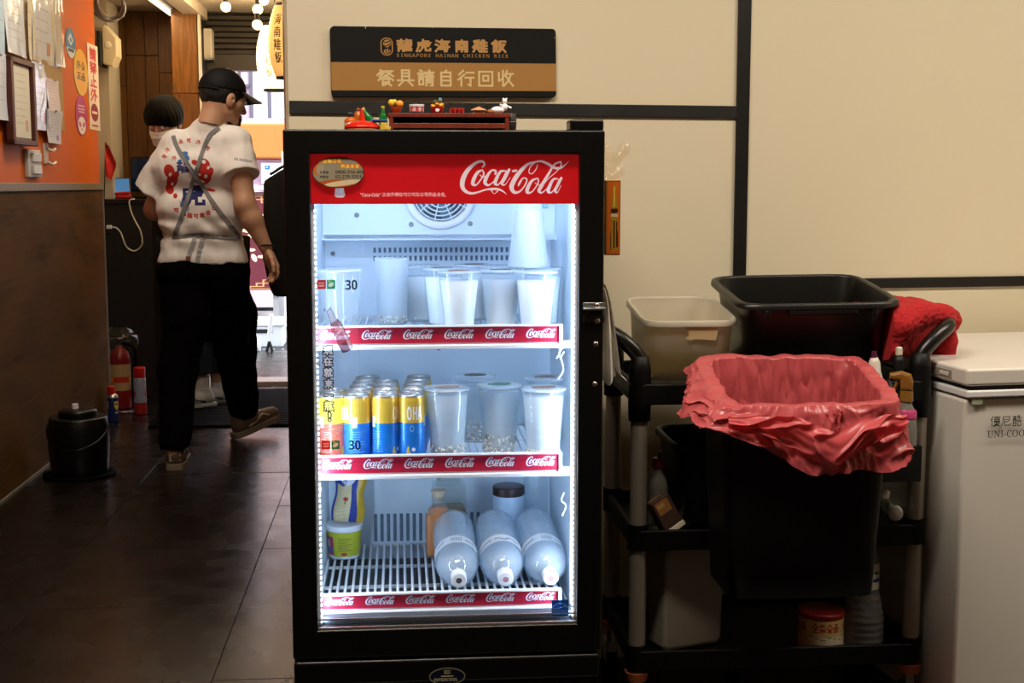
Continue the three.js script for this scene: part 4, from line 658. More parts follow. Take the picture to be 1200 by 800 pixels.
  cupAt(585, 455, -0.165, Y2, 'clear cup of barley drink with a green printed lid in the middle', g, R, B, H, pale, { grains: 0.035, level: 0.9, print: 0x2f7a6a });
  cupAt(637, 462, -0.115, Y2, 'front right clear cup of barley drink on the middle shelf', g, R, B, H, thinMilk, { grains: 0.012, level: 0.88, print: 0x8a6a50 });
  cupAt(557, 446, -0.30, Y2, 'clear cup of barley drink standing behind, between the left and middle ones', g, R, B, H, pale, { grains: 0.045, level: 0.86, print: 0x7a5a48 });
  cupAt(639, 450, -0.265, Y2, 'clear cup of barley drink at the back right behind the front right one', g, R, B, H, pale, { grains: 0.02, level: 0.86, print: 0x9a7a60 });
}
{ // bottom rack
  const lab = canvasTex(1024, 128, (g) => { g.fillStyle = '#e9eef2'; g.fillRect(0, 0, 1024, 128); for (let i = 0; i < 2; i++) { const x = i * 512; g.strokeStyle = '#2a4a70'; g.lineWidth = 12; g.beginPath(); g.moveTo(x + 40, 84); g.bezierCurveTo(x + 90, 20, x + 110, 120, x + 150, 50); g.bezierCurveTo(x + 180, 20, x + 190, 90, x + 240, 60); g.stroke(); g.fillStyle = '#31506e'; g.font = 'bold 44px sans-serif'; g.fillText('AQUA', x + 262, 78); g.fillStyle = '#7a8894'; for (let k = 0; k < 14; k++) g.fillRect(x + 410 + k * 6, 30, k % 3 ? 2 : 4, 66); } });
  const pet = phys(0xf6fbff, 0.07, { transmission: 0.84, thickness: 0, ior: 1.5, side: THREE.DoubleSide }), water = phys(0xeaf4fa, 0.2, { transmission: 0.7, thickness: 0, ior: 1.33 });
  const prof = [[0, 0.006], [0.02, 0.003], [0.036, 0], [0.0445, 0.008]]; for (let i = 0; i < 33; i++) { const y = 0.012 + i * 0.0045; prof.push([0.045 - (y < 0.145 ? 0.0016 * (0.5 - 0.5 * Math.cos(i * Math.PI / 1.6)) : 0), y]); }
  for (const [a, b] of [[0.045, 0.19], [0.0438, 0.203], [0.040, 0.218], [0.0325, 0.232], [0.0235, 0.243], [0.0162, 0.249], [0.0135, 0.253], [0.0135, 0.264], [0.012, 0.264]]) prof.push([a, b]);
  const g1 = lathe(prof, 48).rotateX(Math.PI / 2), capG = lathe([[0, 0.276], [0.0135, 0.276], [0.0158, 0.2745], [0.016, 0.258], [0.0158, 0.2555], [0.0138, 0.2555]], 36).rotateX(Math.PI / 2), labG = new THREE.CylinderGeometry(0.0456, 0.0456, 0.036, 48, 1, true).rotateX(Math.PI / 2).translate(0, 0, 0.170);
  const wG = lathe([[0, 0.008], [0.034, 0.004], [0.0425, 0.012], [0.0425, 0.19], [0.0412, 0.203], [0.037, 0.217], [0.03, 0.230], [0.021, 0.240], [0, 0.244]], 40).rotateX(Math.PI / 2);
  const make = (label, p, yaw, roll, pr) => {
    const t = thing('water_bottle', label, 'bottle', p, 0, 'water bottles lying on the bottom rack'); t.rotation.set(0.138, TURN + yaw, 0, 'YXZ');
    part('bottle_wall', g1, pet, t); part('water', wG, water, t); const c = part('cap', capG, M.whiteGloss, t), l = part('label_band', labG, printed(lab, 0.4, { transmission: 0.3, thickness: 0, side: THREE.DoubleSide }), t); l.rotation.z = roll;
    part('cap_print', cyl(0.006, 0.006, 0.0004, 0, 0, 0, 24).rotateX(Math.PI / 2).translate(0, 0, 0.2762), mat(pr, 0.6, { transparent: true, opacity: 0.5 }), c); part('neck_ring', new THREE.TorusGeometry(0.0145, 0.0018, 8, 32).translate(0, 0, 0.2535), M.whiteGloss, t);
  };
  [[538, 687, 531, 'left lying water bottle with a dark mark on its cap, beside the orange bottle', 0x2a2e36, 0.4], [593, 686, 579, 'middle one of the three lying water bottles with a pink cross on its cap', 0xd89098, 2.0], [646, 685, 624, 'right lying water bottle next to the energy label, pink mark on its cap', 0xd87884, 3.4]].forEach(([x, y, xb, label, pr, roll]) => {
    const a = fr(x, y, -0.083), b = fr(xb, 640, -0.36); make(label, inF(b.x, -0.36, Y3 + 0.0465 + 0.021), Math.atan2(a.x - b.x, 0.277), roll, pr);
  });
  { // orange bottle with a cork
    const q = fr(514, 640, -0.37), t = thing('orange_sauce_bottle', 'square bottle of orange liquid with a cork stopper', 'bottle', inF(q.x, -0.37, Y3), TURN);
    const shp = (w, h, d) => new RoundedBoxGeometry(w, h, d, 4, 0.010);
    part('glass', [shp(0.058, 0.105, 0.046).translate(0, 0.0525, 0), lathe([[0.0255, 0.1], [0.021, 0.110], [0.0125, 0.118], [0.0115, 0.128], [0.0135, 0.130], [0.0135, 0.137], [0.011, 0.138]], 32)], phys(0xf4f4f0, 0.05, { transmission: 0.95, thickness: 0, side: THREE.DoubleSide }), t);
    part('liquid', [shp(0.054, 0.098, 0.042).translate(0, 0.051, 0), lathe([[0.0235, 0.098], [0.019, 0.108], [0, 0.112]], 32)], phys(new THREE.Color(0.75, 0.24, 0.045), 0.25), t);
    part('cork', cyl(0.0105, 0.0175, 0.018, 0, 0.132, 0), mat(0xc9b49a, 0.85), t);
    const q2 = fr(526, 612, -0.452), t2 = thing('amber_jar', 'square clear bottle half full of brown liquid behind the orange bottle', 'bottle', inF(q2.x, -0.452, Y3), TURN);
    part('glass', [shp(0.078, 0.15, 0.06).translate(0, 0.075, 0), lathe([[0.032, 0.145], [0.025, 0.158], [0.018, 0.166], [0.018, 0.19]], 32)], phys(0xf0f2f0, 0.08, { transmission: 0.95, thickness: 0, side: THREE.DoubleSide }), t2);
    part('liquid', shp(0.073, 0.092, 0.055).translate(0, 0.05, 0), phys(new THREE.Color(0.42, 0.27, 0.12), 0.15, { transmission: 0.35, thickness: 0 }), t2); part('stopper', cyl(0.0165, 0.0165, 0.02, 0, 0.182, 0), M.white, t2);
    const q3 = fr(596, 620, -0.41), t3 = thing('powder_canister', 'round canister with a dark brown lid and pale blue label', 'canister', inF(q3.x, -0.41, Y3), TURN); t3.scale.set(0.98, 0.86, 0.98);
    part('body', latheV([[0, 0.001], [0.034, 0.001], [0.035, 0.004], [0.035, 0.148], [0.033, 0.15]], 48), printed(canvasTex(512, 256, (g) => { g.fillStyle = '#b9cfe4'; g.fillRect(0, 0, 512, 256); g.fillStyle = '#3a1c22'; g.fillRect(20, 0, 110, 256); g.fillStyle = '#c22a36'; g.beginPath(); g.arc(52, 60, 22, 0, 7); g.fill(); g.fillStyle = '#f2e6e6'; g.beginPath(); g.arc(52, 60, 10, 0, 7); g.fill(); g.fillStyle = '#6a7a8c'; for (let i = 0; i < 9; i++) g.fillRect(410, 60 + i * 18, 80 - (i % 3) * 14, 4); g.fillStyle = '#8a5a40'; g.fillRect(30, 170, 90, 60); }), 0.4), t3).rotation.y = 2.6;
    part('lid', lathe([[0, 0.172], [0.034, 0.172], [0.037, 0.169], [0.037, 0.150], [0.035, 0.148]], 48), mat(0x2c0f14, 0.4), t3);
    cupAt(628, 640, -0.42, Y3, 'empty clear tumbler upside down at the back right corner of the bottom rack', null, 0.03, 0.0265, 0.19, null, { lid: false });
  }
  { // tub and bag at the left
    const q = fr(404, 655, -0.39), t = thing('yogurt_tub', 'white tub with a yellow green label and white lid at the left wall', 'tub', inF(q.x, -0.39, Y3), TURN);
    part('tub', latheV([[0, 0.001], [0.033, 0.001], [0.034, 0.003], [0.039, 0.062], [0.0385, 0.063]], 48), printed(canvasTex(512, 256, (g) => { g.fillStyle = '#b9bd2e'; g.fillRect(0, 0, 512, 256); g.fillStyle = '#dfe6ee'; g.fillRect(0, 232, 512, 24); g.fillStyle = '#a83a5c'; g.fillRect(300, 50, 96, 170); g.fillStyle = '#c8ccd6'; g.fillRect(318, 80, 50, 70); g.fillStyle = '#2e62a0'; g.fillRect(330, 160, 60, 40); g.fillStyle = '#4a5a14'; for (let i = 0; i < 7; i++) g.fillRect(424, 60 + i * 18, 66 - (i % 3) * 12, 5); g.fillStyle = '#c03a40'; g.beginPath(); g.arc(452, 208, 16, 0, 7); g.fill(); }), 0.35), t).rotation.y = 0.75;
    part('lid', lathe([[0, 0.073], [0.036, 0.074], [0.040, 0.076], [0.0415, 0.073], [0.0415, 0.063], [0.039, 0.062]], 48), M.whiteGloss, t);
    const q2 = fr(406, 620, -0.395), b = thing('cheese_bag', 'blue and yellow plastic bag of cheese standing on the white tub', 'bag', inF(q2.x + 0.002, -0.395, Y3 + 0.077), TURN); b.rotation.set(-0.1, TURN, -0.1, 'YXZ');
    const tex = canvasTex(256, 512, (g) => { g.fillStyle = '#c7a52c'; g.fillRect(0, 0, 256, 512); g.fillStyle = '#33479c'; g.beginPath(); g.moveTo(0, 0); g.lineTo(186, 0); g.lineTo(200, 512); g.lineTo(0, 512); g.fill(); g.fillStyle = '#d9c896'; g.beginPath(); g.moveTo(20, 170); g.lineTo(70, 190); g.lineTo(140, 150); g.lineTo(150, 300); g.lineTo(136, 512); g.lineTo(16, 512); g.fill(); g.fillStyle = '#e6e4ec'; g.beginPath(); g.ellipse(108, 96, 62, 84, 0.1, 0, 7); g.fill(); g.fillStyle = '#2c3c8c'; g.font = 'italic bold 56px serif'; g.save(); g.translate(92, 176); g.rotate(-1.35); g.fillText('cordale', 0, 0, 150); g.restore(); g.fillStyle = '#c0402c'; g.beginPath(); g.ellipse(100, 300, 22, 20, 0, 0, 7); g.fill(); g.fillStyle = '#6d7a3a'; g.fillRect(92, 322, 10, 26); g.fillStyle = '#e8ddb8'; for (let i = 0; i < 14; i++) g.fillRect(24 + (i * 37) % 110, 380 + (i * 23) % 110, 30, 8); });
    const bag = (s) => grid(14, 20, (u, v) => { const e = Math.sin(Math.PI * u) * Math.sin(Math.PI * clamp(v, 0.02, 0.98)); return V((u - 0.5) * (0.068 + 0.006 * Math.sin(v * 9)), v * 0.125, s * (0.002 + 0.021 * Math.pow(e, 0.6)) + 0.003 * nz(u * 4, v * 6, s)); });
    const m = phys(0xffffff, 0.28, { map: tex, side: THREE.DoubleSide }); part('bag_front', bag(1), m, b); part('bag_back', bag(-1), m, b);
  }
}

// ---------------------------------------------------------------- on top of the fridge, on the wall behind it, at its side
{
  const zt = -0.13, T = 1.3205, pos = (x, y = 150, z = zt) => { const q = fr(x, y, z); return q; }, put = (x, z = zt, y = T) => inF(pos(x, 150, z).x, z, y), k = 1 / 598;   // metres per pixel there
  const wood = phys(0xffffff, 0.45, { map: woodTex([0.30, 0.085, 0.03], [0.52, 0.18, 0.06], 2) });
  const sW = 0.236, sH = 0.036, s = thing('miniature_bench', 'small reddish brown wooden display bench on top of the fridge', 'display bench', put(526), TURN);
  part('top_board', box(sW, 0.008, 0.07, 0, sH - 0.004, 0, 0.001), wood, s); part('base_board', box(sW - 0.01, 0.01, 0.066, 0, 0.012, 0, 0.001), wood, s); for (const x of [-1, 1]) part('end_board', box(0.008, sH - 0.008, 0.068, x * (sW / 2 - 0.006), (sH - 0.008) / 2, 0, 0.001), wood, s); part('back_board', box(sW - 0.012, sH - 0.004, 0.004, 0, (sH - 0.004) / 2, -0.03), M.dark, s);
  const top = T + sH;
  const b1 = thing('toy_bowl', 'tiny white and blue bowl with red characters, leftmost vessel on the bench', 'toy bowl', put(488.5, zt, top), TURN);
  part('bowl', latheV([[0, 0.0005], [0.011, 0.0005], [0.014, 0.004], [0.0145, 0.017], [0.0138, 0.017], [0.012, 0.004]], 32), printed(canvasTex(256, 64, (g) => { g.fillStyle = '#5c6490'; g.fillRect(0, 0, 256, 64); g.fillStyle = '#e8e2e2'; g.fillRect(0, 0, 256, 12); g.fillStyle = '#b83240'; g.fillRect(0, 16, 256, 34); g.strokeStyle = '#f2e8e0'; glyphs(g, '全品全品全品全品', 6, 20, 22, 32, 3.5, false, 26); }), 0.3), b1); part('rim', new THREE.TorusGeometry(0.0142, 0.001, 8, 32).rotateX(Math.PI / 2).translate(0, 0.017, 0), M.whiteGloss, b1);
  const b2 = thing('toy_snack_tub', 'tiny red tub heaped with yellow snacks in the middle of the bench', 'toy food', put(512.5, zt, top), TURN);
  part('tub', lathe([[0, 0.0005], [0.010, 0.0005], [0.0135, 0.014], [0.0125, 0.014]], 24), mat(0xb01f16, 0.4), b2); for (let i = 0; i < 9; i++) part('snack', ball(0.0045, 0.009 * Math.cos(i * 0.8), 0.014 + 0.002 * (i % 3), 0.009 * Math.sin(i * 0.8), 1, 0.8, 1), mat(i % 2 ? 0xd9a51e : 0xc98a18, 0.5), b2); part('figure', [ball(0.006, -0.004, 0.022, 0), ball(0.0045, 0.005, 0.023, 0)], mat(0x3a3a1c, 0.5), b2); part('flag', box(0.006, 0.01, 0.002, 0.006, 0.026, 0), mat(0x6fa6b8, 0.4), b2); part('label', ball(0.004, 0, 0.007, 0.0115, 1, 1, 0.3), M.white, b2);
  const b3 = thing('toy_jar', 'tiny plain red jar with a ribbed side on the bench', 'toy jar', put(535.5, zt, top), TURN); part('jar', lathe([[0, 0.0005], [0.0135, 0.0005], [0.0138, 0.011], [0.013, 0.0115], [0, 0.0115]], 24), mat(0x9c1a16, 0.4), b3); for (let i = 0; i < 10; i++) part('rib', box(0.0015, 0.0105, 0.0015, 0.0138 * Math.cos(i * 0.63), 0.0055, 0.0138 * Math.sin(i * 0.63)), mat(0xb8342a, 0.4), b3);
  const b4 = thing('toy_pavilion', 'tiny stall with a striped round roof on the bench', 'toy house', put(561, zt, top), TURN); part('base', box(0.022, 0.006, 0.016, 0, 0.003, 0, 0.001), mat(0xb07a3a, 0.5), b4); part('roof', lathe([[0.015, 0.007], [0.0145, 0.009], [0.006, 0.0125], [0, 0.015]], 24), mat(0xc08a62, 0.5), b4); for (const x of [-1, 1]) part('post', bar(V(x * 0.009, 0.005, 0.004), V(x * 0.009, 0.009, 0.004), 0.001, 6), M.dark, b4);
  const b5 = thing('toy_figurine', 'tiny white figurine waving beside a lounging white shape at the right end of the bench', 'figurine', put(588, zt, top), TURN);
  part('body', [ball(0.009, -0.008, 0.008, 0, 1.5, 0.8, 1), ball(0.0065, 0.006, 0.014, 0, 0.9, 1.1, 0.9), bar(V(0.009, 0.016, 0), V(0.019, 0.012, 0), 0.0022, 8), bar(V(0.003, 0.016, 0), V(-0.004, 0.019, 0), 0.002, 8)], M.whiteGloss, b5); part('head', ball(0.0048, 0.006, 0.025, 0), M.whiteGloss, b5); part('ear', [ball(0.002, 0.003, 0.0295, 0), ball(0.002, 0.009, 0.0295, 0)], M.whiteGloss, b5); part('cushion', ball(0.007, -0.022, 0.005, 0, 1, 0.7, 1), mat(0x9a5a20, 0.6), b5);
  const b6 = thing('toy_barrel', 'tiny dark barrel stand at the right end of the wooden bench', 'toy barrel', put(599.5, -0.11), TURN); part('barrel', lathe([[0, 0], [0.008, 0], [0.0095, 0.014], [0.009, 0.036], [0, 0.037]], 20), mat(0x1c1712, 0.5), b6); part('foot', cyl(0.011, 0.011, 0.003), M.dark, b6); part('hoop', new THREE.TorusGeometry(0.0096, 0.0008, 6, 24).rotateX(Math.PI / 2).translate(0, 0.02, 0), M.grey, b6);
  const b7 = thing('toy_fruit_bowl', 'tiny orange bowl piled with yellow fruit at the left end of the bench', 'toy bowl', put(464.5, zt, top), TURN); part('bowl', lathe([[0, 0.0005], [0.006, 0.0005], [0.012, 0.013], [0.0112, 0.013], [0.005, 0.002]], 24), mat(0xd0561a, 0.35), b7); for (const [x, y, r, c] of [[-0.009, 0.021, 0.0068, 0xd8b52a], [0.007, 0.019, 0.0072, 0xe0922c], [-0.003, 0.023, 0.005, 0xc9c03a]]) part('fruit', ball(r, x, y, 0, 1, 1, 0.8), mat(c, 0.5), b7);
  const b8 = thing('toy_teapot', 'small red domed pot with an upright spout at the left on the fridge', 'toy pot', put(424.5, -0.10), TURN); part('bowl', lathe([[0, 0.0], [0.026, 0.0], [0.034, 0.006], [0.034, 0.011], [0.024, 0.019], [0.008, 0.021], [0, 0.021]], 40), phys(0xc42310, 0.25), b8); part('spout', lathe([[0.007, 0.018], [0.0052, 0.028], [0.003, 0.041], [0.0028, 0.044], [0, 0.0445]], 20), phys(0xc42310, 0.25), b8); part('base_ring', lathe([[0, 0], [0.031, 0], [0.0335, 0.005], [0.03, 0.005]], 40), mat(0xc98a5a, 0.4), b8);
  const b9 = thing('toy_jars', 'tiny orange honey jar with a blue top behind the red pot', 'toy jar', put(411, -0.15), TURN); part('jar', lathe([[0, 0], [0.011, 0], [0.0125, 0.008], [0.012, 0.024], [0.008, 0.03], [0, 0.03]], 24), phys(0xc25a1c, 0.25), b9); part('lid', ball(0.006, 0, 0.036, 0, 1, 0.7, 1), mat(0x26304e, 0.4), b9); part('band', cyl(0.0127, 0.0127, 0.007, 0, 0.011, 0), mat(0xd8c8a8, 0.5), b9);
  const b9b = thing('toy_jars', 'tiny amber jar between the orange honey jar and the red spout', 'toy jar', put(420, -0.16), TURN); part('jar', lathe([[0, 0], [0.009, 0], [0.0095, 0.03], [0.006, 0.042], [0, 0.043]], 24), phys(0xa8581c, 0.25), b9b); part('stopper', ball(0.004, 0, 0.045, 0), mat(0x7a3c14, 0.5), b9b);
  const bt = lathe([[0, 0.0005], [0.0075, 0.0005], [0.0078, 0.003], [0.0078, 0.028], [0.006, 0.034], [0.0034, 0.040], [0.0032, 0.048], [0, 0.049]], 24), green = phys(0x0e6a2a, 0.2);
  const c1 = thing('toy_bottle', 'upright tiny green bottle with a yellow cap beside the bench', 'toy bottle', put(449, -0.13), TURN); part('bottle', bt, green, c1); part('cap', cyl(0.0037, 0.0037, 0.004, 0, 0.047, 0), mat(0xd0b42a, 0.4), c1); part('label', cyl(0.0079, 0.0079, 0.009, 0, 0.006, 0), mat(0xd8b83a, 0.5), c1);
  const c2 = copyOf(c1, put(441, -0.14, T + 0.004), TURN, 'leaning tiny green bottle between the red pot and the upright one'); c2.rotation.set(0, TURN, 0.55, 'YXZ');
  single('toy_skis', [box(0.034, 0.003, 0.006, 0, 0.0015, 0, 0.001).rotateZ(-0.06), box(0.03, 0.003, 0.006, 0.002, 0.0045, 0.004, 0.001)], mat(0x2a58a8, 0.4), 'tiny blue strips lying behind the red pot', 'toy', put(444, -0.09, T + 0.017), TURN);
  single('toy_block', [box(0.012, 0.017, 0.01, 0, 0.0085, 0, 0.001), box(0.010, 0.009, 0.009, 0.008, 0.0045, 0.003, 0.001)], mat(0xc9a83a, 0.5), 'tiny yellow block at the foot of the green bottles', 'toy', put(450, -0.085), TURN);
}
{ // sign on the wall above
  const a = onZ(387, 29.5, -3.185), b = onZ(651.5, 116, -3.185), w = b.x - a.x, h = a.y - b.y;
  const t = thing('shop_sign', 'black and tan foam board sign with gold and cream characters above the fridge', 'sign', V((a.x + b.x) / 2, (a.y + b.y) / 2 + 0.001, -3.198), 0); t.rotation.z = 0.010;
  const tex = canvasTex(1325, 430, (g, W, H) => {
    const X = (x) => (x - 387) * 5, Y = (y) => (y - 29.5) * 5; g.fillStyle = '#0b0907'; g.fillRect(0, 0, W, H); g.fillStyle = '#a67a42'; g.fillRect(0, Y(73), W, Y(107.5) - Y(73));
    g.strokeStyle = '#b78b52'; glyphs(g, '龍虎海南雞飯', X(464.2), Y(45.2), 15.6 * 5, 22.2 * 5, 13.5, false, 13.6 * 5); g.fillStyle = '#9c7644'; g.font = 'bold 31px sans-serif';
    const words = 'SINGAPORE HAINAN CHICKEN RICE'; let x = X(462); const step = (X(595) - X(462)) / words.length; g.textAlign = 'center'; for (const ch of words) { g.fillText(ch, x + step / 2, Y(66.2)); x += step; } g.textAlign = 'left';
    g.strokeStyle = '#a97e48'; g.lineWidth = 7; g.beginPath(); g.roundRect(X(445), Y(43.5), 13 * 5, 20.5 * 5, 30); g.stroke(); g.fillStyle = '#a97e48'; g.beginPath(); g.ellipse(X(452), Y(50), 24, 24, 0, 0, 7); g.fill(); g.beginPath(); g.ellipse(X(452), Y(59.5), 20, 16, 0, 0, 7); g.fill(); g.strokeStyle = '#15120f'; g.lineWidth = 5; for (const q of [[447, 52, 451, 55, 456, 50], [448, 48, 452, 50, 456, 46], [451, 55, 450, 61, 453, 62], [455, 53, 452, 58, 456, 62]]) { g.beginPath(); g.moveTo(X(q[0]), Y(q[1])); g.quadraticCurveTo(X(q[2]), Y(q[3]), X(q[4]), Y(q[5])); g.stroke(); }
    g.strokeStyle = '#d9c190'; glyphs(g, '餐具請自行回收', X(440), Y(82.5), 18.2 * 5, 23.6 * 5, 11.5, false, 18.6 * 5);
    g.fillStyle = '#cbb894'; g.fillRect(X(427), 0, 5, 14); g.fillRect(X(505), 0, 3, 6); g.fillRect(X(650), Y(40), 4, 8);
  });
  const s = roundRect(w, h, 0.010), g = new THREE.ExtrudeGeometry(s, { depth: 0.012, bevelEnabled: true, bevelThickness: 0.0015, bevelSize: 0.0015, bevelOffset: -0.0015, bevelSegments: 2 }), p = g.attributes.position, u = g.attributes.uv;
  for (let i = 0; i < p.count; i++) u.setXY(i, p.getX(i) / w + 0.5, p.getY(i) / h + 0.5);
  part('board', g, printed(tex, 0.7, { specularIntensity: 0.5 }), t);
}
{ // leaflet holder with a bottle picture, plastic bag in it, white cloth on a hook
  const z = -0.12, a = fr(711, 211, z), b = fr(728, 299, z), w = 0.028, h = a.y - b.y, cx = 0.3005 + w / 2 - 0.0;
  const t = thing('picture_holder', 'narrow orange holder with a bottle picture fixed to the right side of the fridge', 'holder', inF(0.336, z, (a.y + b.y) / 2), TURN);
  part('case', [box(0.03, h, 0.05, 0, 0, -0.026, 0.002), box(0.024, 0.06, 0.03, -0.024, 0, -0.03)], mat(new THREE.Color(0.42, 0.17, 0.03), 0.5), t);
  part('picture', sheet(0.027, h - 0.003, 0.0012).translate(0, 0, 0.0005), printed(canvasTex(128, 400, (g) => { g.fillStyle = '#c8641c'; g.fillRect(0, 0, 128, 400); const cx = 74; g.fillStyle = '#a8802a'; g.beginPath(); g.moveTo(cx - 12, 26); g.lineTo(cx + 12, 26); g.bezierCurveTo(cx + 14, 90, cx + 26, 110, cx + 32, 150); g.bezierCurveTo(cx + 38, 190, cx + 26, 230, cx + 28, 260); g.bezierCurveTo(cx + 40, 300, cx + 38, 340, cx + 34, 376); g.lineTo(cx - 34, 376); g.bezierCurveTo(cx - 38, 340, cx - 40, 300, cx - 28, 260); g.bezierCurveTo(cx - 26, 230, cx - 38, 190, cx - 32, 150); g.bezierCurveTo(cx - 26, 110, cx - 14, 90, cx - 12, 26); g.fill(); g.save(); g.clip(); g.fillStyle = '#3c1c0c'; g.fillRect(20, 150, 128, 26); g.fillRect(20, 206, 26, 180); g.fillRect(66, 214, 14, 150); g.fillRect(92, 220, 20, 140); g.fillStyle = '#d9c04a'; g.fillRect(66, 30, 12, 110); g.restore(); script(g, cx - 36, 172, 74, '#f2e8d8'); g.strokeStyle = '#4a3010'; g.lineWidth = 3; g.strokeRect(2, 2, 124, 396); }), 0.3), t);
  const p0 = fr(712, 212, z - 0.01), pb = thing('plastic_bag', 'crumpled clear plastic bag sticking out of the orange holder', 'bag', inF(0.3205, z - 0.025, a.y + 0.002), TURN);
  const film = clear(0xfffaf4, 0.1);
  for (const s of [0, 1]) part('film', grid(18, 26, (u, v) => { const w2 = 0.031 + 0.022 * v + 0.007 * Math.sin(v * 9); return V(u * w2 - 0.006 * v, v * (0.062 + 0.010 * Math.sin(u * 9 + s)), (s ? -0.012 : 0.012) * (1 - 0.4 * v) + 0.009 * nz(u * 4, v * 5, s * 3) + 0.004 * nz(u * 13, v * 15, s)); }), film, pb);
  const zc = -0.2, ct = fr(712, 336, zc), cb = fr(722, 446, zc), len = ct.y - cb.y, c = thing('white_cloth', 'white cloth hanging by the right side of the fridge behind the cart handle', 'cloth', inF(0.3155, zc, ct.y), TURN);
  part('cloth', grid(22, 40, (u, v) => V(0.003 + u * lerp(0.016, 0.05, Math.pow(v, 0.6)) + (u > 0.8 && v > 0.9 ? 0.02 * (v - 0.9) * 10 : 0), -v * (len - 0.008 * Math.sin(u * 11)), 0.014 * Math.sin(u * 12 + v * 1.5) * (0.5 + v) + 0.004 * nz(u * 6, v * 5))), mat(new THREE.Color(0.72, 0.68, 0.60), 0.85, { side: THREE.DoubleSide, bumpMap: fineBump, bumpScale: 0.001 }), c);
  part('hook', tube([V(-0.0155, 0.012, 0), V(0.004, 0.012, 0), V(0.018, 0.0, 0), V(0.012, -0.01, 0)], 0.003), mat(0x9a8468, 0.5), c);
}

// ---------------------------------------------------------------- the service cart
const kp = at(748, 600, 2.85), K = thing('service_cart', 'black three shelf service cart with aluminium poles between fridge and freezer', 'cart', V(kp.x, 0, kp.z), TURN);
K.updateMatrixWorld(true);
const kr = (x, y, z) => onPlaneOf(K, x, y, z), inK = (x, y, z) => K.localToWorld(V(x, y, z));
const CW = kr(1072, 600, 0).x, CD = 0.345, SH = [0.205, 0.473, 0.79];
{
  const sm = phys(0x070707, 0.45, { specularIntensity: 0.5, bumpMap: fineBump, bumpScale: 0.0006 });
  SH.forEach((h, i) => {
    const s = part('shelf', [new THREE.ExtrudeGeometry(roundRect(CW + 0.03, CD + 0.04, 0.014), { depth: 0.012, bevelEnabled: false }).rotateX(-Math.PI / 2).translate(CW / 2, h - 0.03, -CD / 2)], sm, K);
    part('shelf_rim', [box(CW, 0.045, 0.012, CW / 2, h - 0.012, 0.018, 0.004), box(CW, 0.045, 0.012, CW / 2, h - 0.012, -CD - 0.018, 0.004), box(0.012, 0.045, CD, -0.009, h - 0.012, -CD / 2, 0.004), box(0.012, 0.045, CD, CW + 0.009, h - 0.012, -CD / 2, 0.004)], sm, s);
    for (const x of [0, CW]) for (const z of [0, -CD]) part('collar', cyl(0.023, 0.023, i === 2 ? 0.062 : 0.055, x, h - 0.034, z), sm, s);
  });
  for (const x of [0, CW]) for (const z of [0, -CD]) {
    part('pole', cyl(0.0185, 0.0185, 0.56, x, 0.2, z, 32), phys(0xb0a698, 0.36, { metalness: 0.55, bumpMap: fineBump, bumpScale: 0.0001 }), K);
    const c = part('caster', [cyl(0.012, 0.012, 0.06, x, 0.11, z), box(0.03, 0.06, 0.045, x, 0.085, z - 0.015, 0.006)], M.steel, K); part('wheel', cyl(0.047, 0.047, 0.026, 0, -0.013, 0, 32).rotateZ(Math.PI / 2).translate(x, 0.047, z - 0.02), M.rubber, c); part('swivel_cap', cyl(0.022, 0.026, 0.02, x, 0.145, z), mat(new THREE.Color(0.5, 0.14, 0.05), 0.5), c);
  }
  for (const [x, s] of [[0, -1], [CW, 1]]) {
    const h = part('push_handle', tube([V(x, 0.80, 0), V(x + s * 0.002, 0.852, 0), V(x + s * 0.032, 0.888, -0.006), V(x + s * 0.07, 0.912, -0.03), V(x + s * 0.085, 0.918, -0.08), V(x + s * 0.085, 0.918, -CD / 2), V(x + s * 0.085, 0.918, -CD + 0.08), V(x + s * 0.07, 0.912, -CD + 0.03), V(x + s * 0.032, 0.888, -CD + 0.006), V(x + s * 0.002, 0.852, -CD), V(x, 0.80, -CD)], 0.0165, 18, 120), phys(0x0c0b0a, 0.32), K);
    for (const z of [0, -CD]) part('post_sleeve', lathe([[0, 0.72], [0.0235, 0.72], [0.0245, 0.76], [0.0235, 0.83], [0.019, 0.858], [0, 0.86]], 32).translate(x, 0, z), sm, h);
  }
}
const TILT = 0.125;
// open tray-like box with thickness: rounded rectangle rings; y0..y1
function tubGeo(w, d, h, taper, th, r, lip) {
  const prof = [[1, 0, 0], [0, 0, 1], [0, h, 1], [lip, h + 0.002, 1], [lip + 0.002, h - 0.006, 1], [lip, h + 0.004, 1], [lip * 0.5, h + 0.007, 1], [-th, h + 0.003, 1], [-th, h * 0.5, 1], [-th, th, 1], [1, th, 0]];
  return grid(96, prof.length - 1, (u, v) => {
    const k = Math.round(v * (prof.length - 1)), [o, y, on] = prof[k], t = y / h, sw = lerp(1 - taper, 1, clamp(t, 0, 1)), W = w * sw / 2 + (on ? o : 0), D = d * sw / 2 + (on ? o : 0), a = -u * Math.PI * 2, n = 7, c = Math.cos(a), s = Math.sin(a), q = 1 / Math.pow(Math.pow(Math.abs(c), n) + Math.pow(Math.abs(s), n), 1 / n);
    return on ? V(W * c * q, y, D * s * q) : V(0, y, 0);
  });
}
